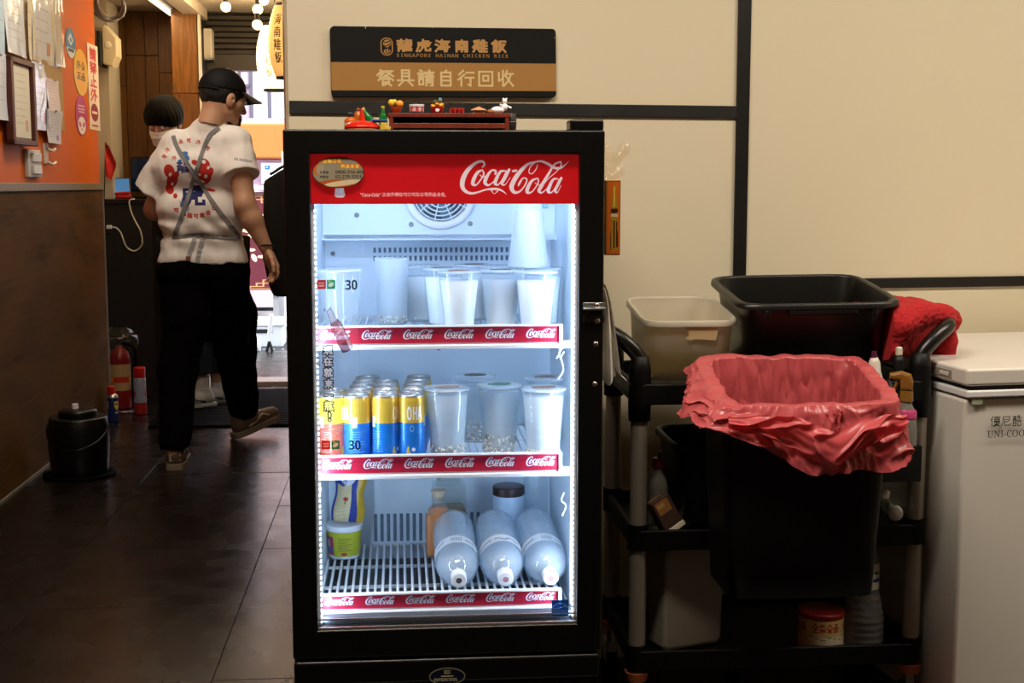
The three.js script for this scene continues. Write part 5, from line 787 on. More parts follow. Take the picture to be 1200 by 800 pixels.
{ // black tub and clear box, tilted back on the cart
  const fl = kr(868, 358, -0.03), frr = kr(1063, 352, -0.03), w = frr.x - fl.x, d = 0.33, h = 0.165, cx = (fl.x + frr.x) / 2 - 0.004, cz = -0.03 - d / 2;
  const t = thing('bus_tub', 'large black plastic bus tub standing on the cart', 'tub', inK(cx, SH[2] + 0.026, cz), TURN); t.rotation.set(TILT, TURN, 0.012, 'YXZ');
  const bm = phys(new THREE.Color(0.007, 0.0065, 0.006), 0.36);
  part('tub', tubGeo(w - 0.028, d - 0.026, h, 0.14, 0.004, 0.03, 0.013), bm, t);
  part('handle_lip', [box(w * 0.42, 0.014, 0.014, 0.0, h - 0.012, d / 2 - 0.006, 0.005), box(w * 0.42, 0.014, 0.014, 0.0, h - 0.012, -d / 2 + 0.006, 0.005)], bm, t); for (const x of [-0.33, 0.31]) part('rib', box(0.014, 0.018, 0.012, x * w, h - 0.014, d / 2 - 0.006, 0.004), bm, t);
  const bl = kr(752, 370, -0.07), br = kr(866, 372, -0.07), bw = br.x - bl.x, bd = 0.27, bh = 0.132, b = thing('storage_box', 'translucent white plastic food box with torn tape at the left end of the cart', 'box', inK((bl.x + br.x) / 2 + 0.002, SH[2] + 0.014, -0.07 - bd / 2), TURN); b.rotation.set(TILT * 0.95, TURN, 0, 'YXZ');
  part('box_wall', tubGeo(bw - 0.014, bd - 0.014, bh, 0.10, 0.0025, 0.02, 0.006), phys(new THREE.Color(0.80, 0.74, 0.62), 0.4, { transmission: 0.42, thickness: 0, side: THREE.DoubleSide }), b);
  part('residue', box(bw * 0.8, 0.006, bd * 0.8, 0, 0.008, 0, 0.002), mat(new THREE.Color(0.5, 0.42, 0.14), 0.5), b);
  part('tape', extr([[-0.036, 0.004], [-0.028, -0.006], [-0.026, -0.016], [-0.034, -0.022], [-0.020, -0.026], [-0.014, -0.023], [0.034, -0.027], [0.037, -0.012], [0.036, 0.006], [0, 0.008]], 0.0008).rotateX(0.05).translate(0.02, bh - 0.011, bd / 2 - 0.0045), mat(new THREE.Color(0.72, 0.52, 0.27), 0.7), b);
}
{ // red towel over the right handle
  const tw = thing('red_towel', 'fluffy red towel draped over the right cart handle', 'towel', inK(CW, 0, 0), TURN);
  const fuzz = dataTex(256, (u, v) => 0.5 + 0.8 * tile(u, v, 40, 40, 2), false, 3, 3);
  const core = capsules([[V(-0.052, 0.86, -0.055), V(-0.052, 0.86, -0.27), 0.03, 0.03], [V(-0.035, 0.915, -0.05), V(-0.035, 0.915, -0.28), 0.04, 0.038], [V(-0.005, 0.875, -0.09), V(-0.005, 0.875, -0.27), 0.036, 0.036], [V(0.03, 0.885, -0.11), V(0.03, 0.885, -0.27), 0.03, 0.03], [V(0.02, 0.93, -0.06), V(0.02, 0.93, -0.28), 0.034, 0.032], [V(0.07, 0.932, -0.07), V(0.07, 0.932, -0.28), 0.026, 0.026], [V(0.104, 0.915, -0.10), V(0.104, 0.915, -0.28), 0.024, 0.024], [V(0.112, 0.87, -0.12), V(0.108, 0.83, -0.14), 0.02, 0.017], [V(0.112, 0.87, -0.27), V(0.108, 0.83, -0.24), 0.02, 0.017], [V(0.108, 0.83, -0.14), V(0.108, 0.83, -0.24), 0.017, 0.017]], 0.03);
  part('pile', nets((x, y, z) => Math.max(core(x, y, z) + 0.008 * nz(x * 14, y * 14, z * 14) + 0.0022 * nz(x * 60, y * 60, z * 60) + 0.0025 * nz(x * 150, y * 150, z * 150), -0.055 - x), [-0.12, 0.78, -0.36], [0.17, 1.0, 0.02], 0.005), phys(new THREE.Color(0.42, 0.010, 0.014), 0.95, { sheen: 0.5, sheenColor: new THREE.Color(0.6, 0.05, 0.05), sheenRoughness: 0.5, bumpMap: fuzz, bumpScale: 0.002 }), tw);
}
{ // refuse bin hanging on the cart front, with its liner
  const zb = 0.035, zf = 0.285, yb = 0.852, yf = 0.79, bl = kr(832, 418, zb).x, br = kr(1008, 418, zb).x, bot = 0.405, cx = (bl + br) / 2 - 0.018, W = 0.338, BW = 0.298, D = zf - zb;
  const t = thing('refuse_bin', 'tall black refuse bin hanging on the front of the cart', 'bin', inK(cx, bot, zb + D / 2), TURN), rimY = (z) => lerp(yb, yf, clamp(z / D + 0.5, 0, 1)) - bot;
  const ring = (a, w, d) => { const n = 7, c = Math.cos(a), s = Math.sin(a), q = 1 / Math.pow(Math.pow(Math.abs(c), n) + Math.pow(Math.abs(s), n), 1 / n); return [w / 2 * c * q, d / 2 * s * q]; };
  const prof = [[0, 1, 0, 0], [1, 1, 0, 0], [1, 0, 0.35, 0], [1, 0, 0.97, 0], [1, 0, 0.972, 0.008], [1, 0, 1.0, 0.008], [1, 0, 1.0, -0.004], [1, 0, 0.5, -0.004], [1, 0, 0.02, -0.004], [0, 1, 0.02, 0]];
  part('bin_body', grid(90, prof.length - 1, (u, v) => { const k = Math.round(v * (prof.length - 1)), [on, , y, o] = prof[k], w = lerp(BW, W, y) + 2 * o, d = lerp(D * 0.84, D, y) + 2 * o, [x, z] = on ? ring(-u * Math.PI * 2, w, d) : [0, 0]; return V(x, y * rimY(z), z); }), phys(0x050505, 0.5, { specularIntensity: 0.45, bumpMap: fineBump, bumpScale: 0.0005 }), t);
  for (const x of [-0.1, 0.1]) part('hook', tube([V(x, yb - bot - 0.06, -D / 2 - 0.004), V(x, yb - bot - 0.035, -D / 2 - 0.008), V(x, yb - bot - 0.03, -D / 2 - 0.028), V(x, yb - bot - 0.06, -D / 2 - 0.032)], 0.006), M.dark, t);
  // liner: out of the bin, over the rim, loose skirt outside with its own hem
  const hem = (a) => { // drop of the skirt below the rim and its flare, by the angle around the rim (front = +z = pi/2)
    const f = (c, w) => Math.exp(-Math.pow(Math.atan2(Math.sin(a - c), Math.cos(a - c)) / w, 2));
    const drop = 0.045 + 0.076 * f(1.2, 0.75) + 0.03 * f(1.75, 0.35) + 0.045 * f(0.35, 0.5) - 0.004 * f(2.6, 0.3) + 0.012 * f(3.0, 0.3);
    const flare = 0.012 + 0.052 * f(2.85, 0.5) + 0.004 * f(0.3, 0.5) + 0.018 * f(1.4, 0.6);
    return [drop, flare];
  };
  const crease = (x, y, s) => { const a = 1 - Math.abs(nz(x, y, s)) * 2.4; return Math.max(0, a) ** 3; };
  const bagAt = (u, v) => {
    const a = -u * Math.PI * 2 - Math.PI / 2, aa = ((a % 6.2832) + 6.2832) % 6.2832, inner = clamp(1 - v / 0.5, 0, 1), outer = clamp((v - 0.5) / 0.5, 0, 1), [drop, flare] = hem(aa);
    const ca = Math.cos(a) * 3, sa = Math.sin(a) * 3;
    let o = 0.010, y = 0.008;
    const [x0, z0] = ring(a, W, D);
    const ry = rimY(z0);
    if (v < 0.5) { const q = inner; o = 0.010 - 0.024 * Math.min(1, q / 0.05) - 0.02 * q - 0.012 * Math.abs(nz(ca * 2.2, sa * 2.2, q * 2.2)) * Math.min(1, q * 5); y = 0.009 - Math.max(0, q - 0.045) * 0.25; }
    else { const q = outer; o = 0.012 + flare * Math.pow(q, 0.8) + (0.011 * nz(ca * 1.6, sa * 1.6, q * 1.5 + 4) + 0.010 * crease(ca * 1.1 + q * 1.5, sa * 1.1, q * 2) - 0.004) * Math.min(1, q * 4) + 0.012 * Math.sin(q * Math.PI) * (0.6 + 0.5 * nz(ca, sa, 8)); y = 0.009 - drop * q * (1 + 0.10 * nz(ca * 1.3, sa * 1.3, 9)) + 0.008 * nz(ca * 2, sa * 2, 3) * q; }
    o += 0.003 * crease(ca * 3.5, sa * 3.5 + v * 2, v * 5) + 0.0015 * nz(ca * 9, sa * 9, v * 4);
    y += 0.006 * nz(ca * 1.5, sa * 1.5, 2) * Math.exp(-Math.pow((v - 0.5) * 9, 2)) + 0.0;
    const [x, z] = ring(a, W + 2 * o, D + 2 * o);
    return V(x, ry + y, z);
  };
  const lin = thing('bin_liner', 'crumpled translucent pink plastic bag lining the black bin and folded over its rim', 'bin bag', t.position.clone(), TURN);
  const pink = phys(new THREE.Color(0.72, 0.12, 0.135), 0.3, { transmission: 0.36, thickness: 0, side: THREE.DoubleSide, specularIntensity: 0.8 });
  part('bag', grid(420, 110, bagAt), pink, lin);
  // front fold: the skirt is turned up into a wide V across the front
  part('folded_flap', grid(90, 40, (u, v) => {
    const x = lerp(-0.175, 0.172, u), mid = 0.03, k = Math.abs(x - mid), top = (yf - bot) - 0.008 - 0.028 * Math.exp(-Math.pow((x - mid) / 0.05, 2)) + 0.006 * nz(x * 30, 1), low = top - lerp(0.085, 0.02, clamp(k / (x < mid ? 0.19 : 0.15), 0, 1)) - 0.004;
    const cr = 0.010 * crease(x * 14 + v * 1.2, v * 1.6, 3) + 0.006 * nz(x * 22, v * 4, 6);
    return V(x, lerp(top, low, v), D / 2 + 0.024 + 0.028 * Math.sin(Math.PI * (0.25 + v * 0.6)) * (0.5 + 0.5 * Math.cos((x - mid) * 8)) + cr);
  }), pink, lin);
  part('knot_gather', grid(40, 24, (u, v) => V(0.035 + (u - 0.5) * 0.034 + 0.003 * nz(v * 9, u * 3), yf - bot - 0.002 - v * 0.055, D / 2 + 0.02 + 0.008 * Math.sin(u * 16 + v * 3) + 0.006 * nz(u * 8, v * 14))), pink, lin);
}
{ // cleaning bottles hung at the right of the bin
  const cd = thing('bottle_caddy', 'narrow black caddy hooked on the cart right of the bin', 'caddy', inK(CW - 0.078, 0.60, 0.075), TURN);
  part('caddy', [box(0.084, 0.004, 0.07, 0, 0.002, 0), box(0.084, 0.075, 0.004, 0, 0.038, 0.034), box(0.084, 0.16, 0.004, 0, 0.08, -0.034), box(0.004, 0.075, 0.07, -0.042, 0.038, 0), box(0.004, 0.075, 0.07, 0.042, 0.038, 0)], M.blackMatt, cd); part('hook', tube([V(0, 0.15, -0.036), V(0, 0.19, -0.038), V(0, 0.2, -0.055), V(0, 0.18, -0.068)], 0.005), M.dark, cd);
  const q1 = kr(1035, 440, 0.07), w = thing('white_squeeze_bottle', 'white squeeze bottle with a purple tip right of the pink bag', 'bottle', inK(q1.x - 0.002, 0.606, 0.06), TURN); w.rotation.set(0, TURN, 0.06, 'YXZ'); w.scale.setScalar(1.14);
  part('bottle', lathe([[0, 0], [0.022, 0], [0.024, 0.006], [0.024, 0.12], [0.02, 0.16], [0.0115, 0.195], [0.0105, 0.212], [0.006, 0.222], [0, 0.222]], 28), phys(0xd8d2c4, 0.35), w); part('tip', cyl(0.0065, 0.0045, 0.012, 0, 0.221, 0), mat(0x4a1236, 0.4), w);
  const q2 = kr(1061, 440, 0.08), sp = thing('spray_bottle', 'spray bottle with an amber trigger head and pink band right of the bin', 'bottle', inK(q2.x + 0.002, 0.605, 0.085), TURN - 0.5);
  part('bottle', lathe([[0, 0], [0.022, 0], [0.024, 0.006], [0.024, 0.10], [0.020, 0.14], [0.0125, 0.155], [0.012, 0.17]], 28), phys(0xa8a49c, 0.25, { transmission: 0.5, thickness: 0 }), sp); part('band', lathe([[0.0225, 0.128], [0.0225, 0.14], [0.019, 0.146]], 28), mat(0xc8447c, 0.4), sp); const am = phys(new THREE.Color(0.25, 0.115, 0.02), 0.3); part('collar', cyl(0.0145, 0.0135, 0.022, 0, 0.163, 0), am, sp); part('spray_head', [extr([[-0.012, 0], [0.012, 0], [0.013, 0.018], [0.008, 0.034], [-0.012, 0.040], [-0.036, 0.034], [-0.036, 0.022], [-0.014, 0.020]], 0.008, 0.006).translate(0, 0.186, -0.004)], am, sp); part('trigger', tube([V(-0.018, 0.205, 0), V(-0.024, 0.19, 0), V(-0.034, 0.172, 0)], 0.004), am, sp);
  const q3 = kr(1050, 400, -0.02); const s3 = thing('white_cap_bottle', 'small white bottle cap showing between tub and right handle', 'bottle', inK(q3.x, SH[2] + 0.012, -0.0), TURN); part('bottle', lathe([[0, 0], [0.012, 0], [0.012, 0.04], [0.009, 0.05], [0, 0.05]], 24), M.blackMatt, s3); part('cap', box(0.014, 0.02, 0.012, 0, 0.06, 0, 0.004), mat(0xe0d4bc, 0.4), s3);
}
{ // middle shelf
  const q = kr(772, 560, -0.06), b = thing('red_cap_bottle', 'clear bottle with a dark red cap on the middle cart shelf beside the left pole', 'bottle', inK(q.x, SH[1], -0.07), TURN);
  part('bottle', lathe([[0, 0.002], [0.021, 0.001], [0.023, 0.006], [0.023, 0.085], [0.018, 0.105], [0.0105, 0.118], [0.0105, 0.135]], 28), phys(0xb8b2a6, 0.15, { transmission: 0.75, thickness: 0, side: THREE.DoubleSide }), b); part('cap', [cyl(0.0135, 0.0125, 0.02, 0, 0.13, 0), cyl(0.006, 0.004, 0.014, 0.004, 0.15, 0)], mat(0x5c0c10, 0.4), b);
  const q2 = kr(793, 590, 0.01), pk = thing('snack_packet', 'small brown paper packet with a white edge leaning on the middle cart shelf', 'packet', inK(q2.x, SH[1], -0.01), TURN); pk.rotation.set(-0.25, TURN + 0.3, 0.45, 'YXZ');
  part('packet', box(0.05, 0.075, 0.03, 0, 0.045, 0, 0.004), mat(0xffffff, 0.7, { map: canvasTex(128, 128, (g) => { g.fillStyle = '#3a2312'; g.fillRect(0, 0, 128, 128); g.fillStyle = '#8a5a2a'; g.fillRect(14, 10, 90, 50); g.fillStyle = '#b08048'; g.fillRect(20, 20, 50, 16); }) }), pk); part('edge', box(0.052, 0.014, 0.032, 0, 0.008, 0, 0.003), mat(0xd8d0bc, 0.6), pk);
  const cr = thing('black_crate', 'black plastic crate on the middle cart shelf behind the bin', 'crate', inK(0.27, SH[1], -0.2), TURN); part('crate', tubGeo(0.34, 0.26, 0.17, 0.08, 0.004, 0.03, 0.008), M.blackMatt, cr);
  const q4 = kr(1050, 591, 0.03), l = thing('lying_water_bottle', 'clear water bottle with a white cap lying on the middle cart shelf', 'bottle', inK(q4.x, SH[1] + 0.038, 0.03), TURN); l.rotation.set(0.0, TURN - 0.35, 0, 'YXZ');
  const pet = phys(0xf2f2ee, 0.08, { transmission: 0.94, thickness: 0, side: THREE.DoubleSide }), pts = [[0, -0.28], [0.03, -0.282], [0.034, -0.27]]; for (let i = 0; i < 14; i++) pts.push([0.034 - 0.0014 * (i % 2), -0.26 + i * 0.011]); pts.push([0.033, -0.1], [0.028, -0.07], [0.018, -0.045], [0.0125, -0.03], [0.0125, -0.012]);
  part('bottle_wall', lathe(pts, 36).rotateX(Math.PI / 2), pet, l); part('cap', lathe([[0, 0.004], [0.014, 0.003], [0.0155, 0], [0.0155, -0.016], [0.0135, -0.018]], 32).rotateX(Math.PI / 2), mat(0xd8cfc0, 0.4), l);
}
{ // bottom shelf
  const a = kr(757, 700, -0.05), b = kr(842, 700, -0.05), w = b.x - a.x, t = thing('jerry_can', 'translucent white plastic canister half full on the bottom cart shelf', 'canister', inK((a.x + b.x) / 2, SH[0] - 0.01, -0.05 - 0.07), TURN + 0.35);
  const can = (x0, h) => extr([[-w / 2 + 0.008, 0.01], [-w / 2 + 0.016, 0.0], [w / 2 - 0.016, 0], [w / 2 - 0.004, 0.01], [w / 2 - 0.002, h * 0.6], [w / 2 - 0.012, h * 0.72], [w / 2 - 0.014, h - 0.012], [w / 2 - 0.026, h], [-w / 2 + 0.024, h], [-w / 2 + 0.008, h - 0.016]], 0.13, 0.008);
  part('canister', can(0, 0.235).translate(0, 0, -0.065), phys(new THREE.Color(0.66, 0.60, 0.50), 0.35, { transmission: 0.62, thickness: 0, side: THREE.DoubleSide }), t);
  part('liquid', new RoundedBoxGeometry(w - 0.024, 0.085, 0.128, 3, 0.012).translate(0, 0.048, 0), phys(new THREE.Color(0.34, 0.36, 0.36), 0.3), t); part('grip', tube([V(-0.05, 0.232, 0), V(-0.045, 0.265, 0), V(0.02, 0.27, 0), V(0.035, 0.235, 0)], 0.011), phys(new THREE.Color(0.72, 0.66, 0.56), 0.4), t); part('cap', cyl(0.02, 0.02, 0.022, 0.055, 0.235, 0), M.dark, t);
  const q = kr(962, 730, -0.03), c = thing('food_tin', 'cream and red food tin on the bottom cart shelf left of the large bottle', 'tin', inK(q.x, SH[0] - 0.016, -0.03), TURN);
  part('tin', latheV([[0, 0], [0.048, 0], [0.050, 0.003], [0.050, 0.088], [0.048, 0.09]], 48), printed(canvasTex(1024, 256, (g) => { g.fillStyle = '#c8b070'; g.fillRect(0, 0, 1024, 256); g.fillStyle = '#d9cdb4'; g.fillRect(0, 130, 1024, 126); g.fillStyle = '#9c1c1a'; g.fillRect(0, 0, 1024, 26); g.strokeStyle = '#a01a1c'; for (const x of [40, 296, 552, 808]) { glyphs(g, '全樂食品', x, 46, 44, 52, 8, false, 52); g.strokeStyle = '#a01a1c'; } g.fillStyle = '#6a7a2a'; for (let i = 0; i < 24; i++) g.fillRect(i * 44, 128 + 8 * (i % 3), 34, 7); g.fillStyle = '#8a2018'; g.fillRect(0, 240, 1024, 16); }), 0.4), c).rotation.y = 2.2; part('lid', lathe([[0, 0.094], [0.049, 0.095], [0.0515, 0.092], [0.0515, 0.086], [0.05, 0.085]], 48), mat(0x8c1a16, 0.4), c);
  const q2 = kr(1013, 750, -0.02), pb = thing('large_water_bottle', 'large ribbed clear water bottle standing on the bottom cart shelf', 'bottle', inK(q2.x, SH[0] - 0.016, -0.03), TURN), pts = [[0, 0.006], [0.03, 0.002], [0.042, 0.001], [0.0445, 0.01]];
  for (let i = 0; i < 30; i++) { const y = 0.014 + i * 0.004, k = y < 0.075 ? 1 : lerp(1, 0.72, (y - 0.075) / 0.065); pts.push([(0.0445 - 0.0018 * (0.5 + 0.5 * Math.sin(i * 1.6))) * k, y]); } pts.push([0.0315, 0.140], [0.031, 0.205], [0.028, 0.225], [0.0135, 0.262], [0.0135, 0.28]);
  part('bottle_wall', lathe(pts, 48), phys(0xf4f4f2, 0.05, { transmission: 0.86, thickness: 0, side: THREE.DoubleSide }), pb); part('label_band', new THREE.CylinderGeometry(0.0318, 0.0318, 0.058, 40, 1, true).translate(0, 0.172, 0), printed(canvasTex(512, 128, (g) => { g.fillStyle = '#d8d4ca'; g.fillRect(0, 0, 512, 128); g.fillStyle = '#23408a'; for (let x = 0; x < 512; x += 128) { g.fillRect(x + 20, 74, 60, 16); g.fillStyle = '#2a2a2e'; g.fillRect(x + 30, 40, 40, 10); g.fillStyle = '#23408a'; } }), 0.4), pb); part('cap', cyl(0.0155, 0.0155, 0.02, 0, 0.27, 0), M.white, pb);
}
// ---------------------------------------------------------------- the chest freezer
{
  const c = at(1135, 433, 2.75), x0 = c.x, z0 = c.z, h = c.y, D = 0.62, Wd = 1.0, t = thing('chest_freezer', 'white chest freezer with a flat lid at the right edge', 'freezer', V(x0, 0, z0), 0), body = phys(new THREE.Color(0.74, 0.70, 0.64), 0.33, { bumpMap: fineBump, bumpScale: 0.0001 });
  part('cabinet', box(Wd, h - 0.125, D - 0.012, Wd / 2, 0.06 + (h - 0.125) / 2, -D / 2 - 0.004, 0.008), body, t); part('trim_band', box(Wd, 0.016, D, Wd / 2, h - 0.053, -D / 2, 0.004), M.white, t); part('gasket', box(Wd - 0.02, 0.01, D - 0.02, Wd / 2, h - 0.041, -D / 2), M.dark, t);
  const lid = part('lid', box(Wd + 0.004, 0.037, D, Wd / 2 - 0.001, h - 0.0175, -D / 2, 0.007), body, t); part('grip_recess', [box(0.004, 0.018, 0.16, -0.0022, h - 0.019, -0.14, 0.001)], mat(new THREE.Color(0.30, 0.26, 0.2), 0.5), lid); for (const z of [-0.09, -0.17]) part('grip_tab', box(0.005, 0.008, 0.035, -0.0035, h - 0.019, z, 0.001), body, lid);
  for (const x of [0.06, Wd - 0.06]) for (const z of [-0.06, -D + 0.06]) part('foot', cyl(0.022, 0.022, 0.06, x, 0, z), M.rubber, t);
  const q = onPlaneOf(t, 1163, 485, 0), tex = canvasTex(512, 256, (g, w, hh) => { g.clearRect(0, 0, w, hh); g.strokeStyle = '#1c1a18'; glyphs(g, '優尼酷', 30, 16, 82, 100, 7, false, 84); g.fillStyle = '#1c1a18'; g.font = '82px serif'; g.fillText('UNI-COOL', 0, 196, 400); }, true);
  part('lettering', new THREE.PlaneGeometry(0.128, 0.064).translate(q.x + 0.056, q.y - 0.034, -0.0032), phys(0xffffff, 0.4, { map: tex, transparent: true }), t);
  const s = onPlaneOf(t, 1146.5, 467.5, 0); part('sticker', box(0.024, 0.024, 0.0008, s.x, s.y, -0.0035), mat(new THREE.Color(0.36, 0.38, 0.27), 0.6), t);
}
// ---------------------------------------------------------------- things on the floor by the counter
{
  const bz = onFloor(94, 556), t = thing('black_bucket', 'black lidded bucket with a small white knob on the floor by the plywood wall', 'bucket', bz, TURN), s = 0.125;
  part('bucket', lathe([[0, 0], [s * 0.86, 0], [s * 0.93, 0.01], [s, 0.12], [s * 1.0, 0.2], [s * 0.94, 0.245], [s * 0.9, 0.252], [0, 0.252]], 40), phys(0x040404, 0.35), t); part('lid', lathe([[0, 0.285], [s * 0.55, 0.283], [s * 0.62, 0.275], [s * 0.64, 0.252], [0, 0.25]], 36), phys(0x080808, 0.35), t); part('knob', cyl(0.014, 0.012, 0.02, -0.01, 0.284, 0), M.white, t); part('bail', tube(Array.from({ length: 13 }, (_, i) => V(s * 1.02 * Math.cos(i * Math.PI / 12), 0.215 - 0.085 * Math.sin(i * Math.PI / 12), s * 1.05 * Math.sin(i * Math.PI / 12))), 0.003, 6), M.black, t); part('foot_ring', lathe([[s * 1.02, 0], [s * 1.2, 0], [s * 1.2, 0.012], [s * 1.02, 0.014]], 36), M.rubber, t);
  const onF = (x, y) => onFloor(x, y);
  const e = onF(142, 478), ex = thing('fire_extinguisher', 'red fire extinguisher with a cream label in front of the counter', 'fire extinguisher', e, 0.3);
  part('cylinder', latheV([[0, 0], [0.055, 0], [0.058, 0.008], [0.058, 0.27], [0.048, 0.31], [0.02, 0.335], [0.016, 0.35], [0, 0.35]], 36), printed(canvasTex(512, 512, (g) => { g.fillStyle = '#7a1010'; g.fillRect(0, 0, 512, 512); g.fillStyle = '#a88a60'; g.fillRect(0, 150, 512, 210); g.fillStyle = '#b5301c'; g.fillRect(0, 250, 512, 46); g.fillStyle = '#c99a2c'; g.fillRect(60, 255, 120, 34); g.fillRect(320, 255, 120, 34); g.fillStyle = '#6a5030'; for (let i = 0; i < 6; i++) { g.fillRect(70, 306 + i * 9, 120, 3); g.fillRect(330, 306 + i * 9, 120, 3); } }), 0.3), ex); part('valve', [cyl(0.016, 0.014, 0.03, 0, 0.345, 0), box(0.09, 0.01, 0.018, 0.02, 0.385, 0, 0.003).rotateZ(0.06), box(0.08, 0.008, 0.016, 0.02, 0.365, 0, 0.003)], M.dark, ex); part('hose', tube([V(0.02, 0.36, 0), V(0.075, 0.33, 0.02), V(0.075, 0.2, 0.03), V(0.064, 0.06, 0.03)], 0.008), M.rubber, ex);
  const bg = thing('plastic_bag', 'clear crumpled plastic bag hanging over the fire extinguisher', 'bag', e.clone().add(V(0.01, 0.30, 0)), 0.2); part('film', grid(40, 26, (u, v) => { const a = u * 6.2832, r = 0.068 + 0.028 * Math.sin(v * 2.6) + 0.014 * nz(Math.cos(a) * 2, Math.sin(a) * 2, v * 4); return V(r * Math.cos(a) * (1 - 0.5 * Math.max(0, v - 0.7) * 3), v * 0.15, r * Math.sin(a) * (1 - 0.5 * Math.max(0, v - 0.7) * 3)); }), clear(0xeeeae2, 0.1), bg);
  const c1 = onF(165, 485), s1 = thing('spray_can', 'red and white spray can standing in front of the counter', 'spray can', c1, 0.2);
  part('can', latheV([[0, 0], [0.030, 0], [0.0325, 0.006], [0.0325, 0.19], [0.028, 0.205], [0, 0.206]], 32), printed(canvasTex(256, 512, (g) => { g.fillStyle = '#a82420'; g.fillRect(0, 0, 256, 512); g.fillStyle = '#9aa2b8'; g.fillRect(0, 20, 256, 330); g.fillStyle = '#b83028'; g.beginPath(); g.ellipse(60, 230, 30, 60, 0, 0, 7); g.fill(); g.beginPath(); g.ellipse(190, 230, 30, 60, 0, 0, 7); g.fill(); g.fillStyle = '#9aa2b8'; g.beginPath(); g.ellipse(60, 230, 14, 30, 0, 0, 7); g.fill(); g.strokeStyle = '#a82420'; glyphs(g, '全品', 40, 60, 44, 60, 8, true); }), 0.35), s1); part('cap', lathe([[0.031, 0.2], [0.031, 0.248], [0.028, 0.254], [0, 0.254]], 32), phys(0xb01814, 0.3), s1);
  const c2 = onF(133, 494), s2 = thing('spray_can', 'small blue spray can with a yellow emblem and red cap', 'spray can', c2, 0.1);
  part('can', latheV([[0, 0], [0.026, 0], [0.028, 0.005], [0.028, 0.13], [0.02, 0.142], [0, 0.143]], 32), printed(canvasTex(512, 256, (g) => { g.fillStyle = '#16245e'; g.fillRect(0, 0, 512, 256); g.fillStyle = '#d8c22c'; for (const x of [60, 230, 400]) { g.beginPath(); g.moveTo(x - 40, 60); g.lineTo(x + 40, 60); g.lineTo(x + 40, 110); g.lineTo(x, 150); g.lineTo(x - 40, 110); g.fill(); g.fillStyle = '#16245e'; g.fillRect(x - 28, 78, 56, 14); g.fillStyle = '#e4e6ea'; g.fillRect(x - 30, 160, 60, 12); g.fillStyle = '#d8c22c'; } }), 0.35), s2); part('shoulder', lathe([[0.0285, 0.128], [0.024, 0.142], [0.012, 0.15]], 28), M.alu, s2); part('cap', lathe([[0.02, 0.145], [0.02, 0.182], [0.017, 0.188], [0, 0.188]], 28).translate(-0.006, 0, 0), phys(0xb81c14, 0.35), s2);
  single('white_scrap', grid(10, 6, (u, v) => V((u - 0.5) * 0.07, 0.004 + 0.006 * nz(u * 5, v * 5) + 0.006, (v - 0.5) * 0.03)), mat(0xa8a49a, 0.8, { side: THREE.DoubleSide }), 'small white paper scrap on the floor beside the spray cans', 'paper', onF(150, 484), 0.2);
}
{ // black jacket on a hanger by the passage wall
  const p = at(338, 200, 6.5), t = thing('hanging_jacket', 'black jacket hanging in the passage behind the walking man', 'jacket', V(p.x, 0, p.z), TURN), yT = onPlaneOf(t, 335, 196, 0).y, yB = onPlaneOf(t, 325, 346, 0).y, xs = onPlaneOf(t, 308, 260, 0).x;
  const f = (x, y, z) => { const h = (y - yB) / (yT - yB), w = Math.abs(xs) * (h > 0.86 ? 0.72 + (1 - h) * 1.6 : h > 0.28 ? 0.97 + 0.05 * Math.sin(h * 5) : lerp(0.60, 0.98, Math.pow(clamp(h / 0.28, 0, 1), 0.5))) * 1.0; const ax = (x + 0.0 + Math.min(0, 0)) / w, az = z / (0.11 + 0.01 * Math.sin(x * 40 + y * 6)); const r = Math.pow(Math.pow(Math.abs(ax), 3) + Math.pow(Math.abs(az), 2.4), 0.36) - 1; return Math.max(r * 0.1, y - yT + Math.abs(x) * 0.55, yB - y) + 0.004 * nz(x * 22, y * 9, z * 20); };
  part('jacket_body', nets(f, [xs - 0.05, yB - 0.03, -0.16], [-xs + 0.05, yT + 0.03, 0.16], 0.013), mat(0x07080a, 0.75, { bumpMap: fineBump, bumpScale: 0.001 }), t);
  const wallX = toS(V(p.x, 0, p.z)).x; part('hanger', [tube([V(-0.09, yT - 0.035, 0), V(0, yT + 0.01, 0), V(0.09, yT - 0.035, 0)], 0.007), tube([V(0, yT + 0.005, 0), V(0, yT + 0.04, 0), V(0.02, yT + 0.055, 0), V(0.03, yT + 0.04, 0)], 0.003), bar(V(0.02, yT + 0.05, 0), V(1.32 - wallX, yT + 0.05, 0), 0.008)], M.blackMatt, t);
}

// ---------------------------------------------------------------- people
const skinMan = phys(new THREE.Color(0.50, 0.27, 0.16), 0.5), skinB = phys(new THREE.Color(0.55, 0.33, 0.22), 0.5);
const ell = (p, cx, cy, cz, rx, ry, rz) => { const x = (p.x - cx) / rx, y = (p.y - cy) / ry, z = (p.z - cz) / rz, k = Math.sqrt(x * x + y * y + z * z); return (k - 1) * Math.min(rx, ry, rz); };
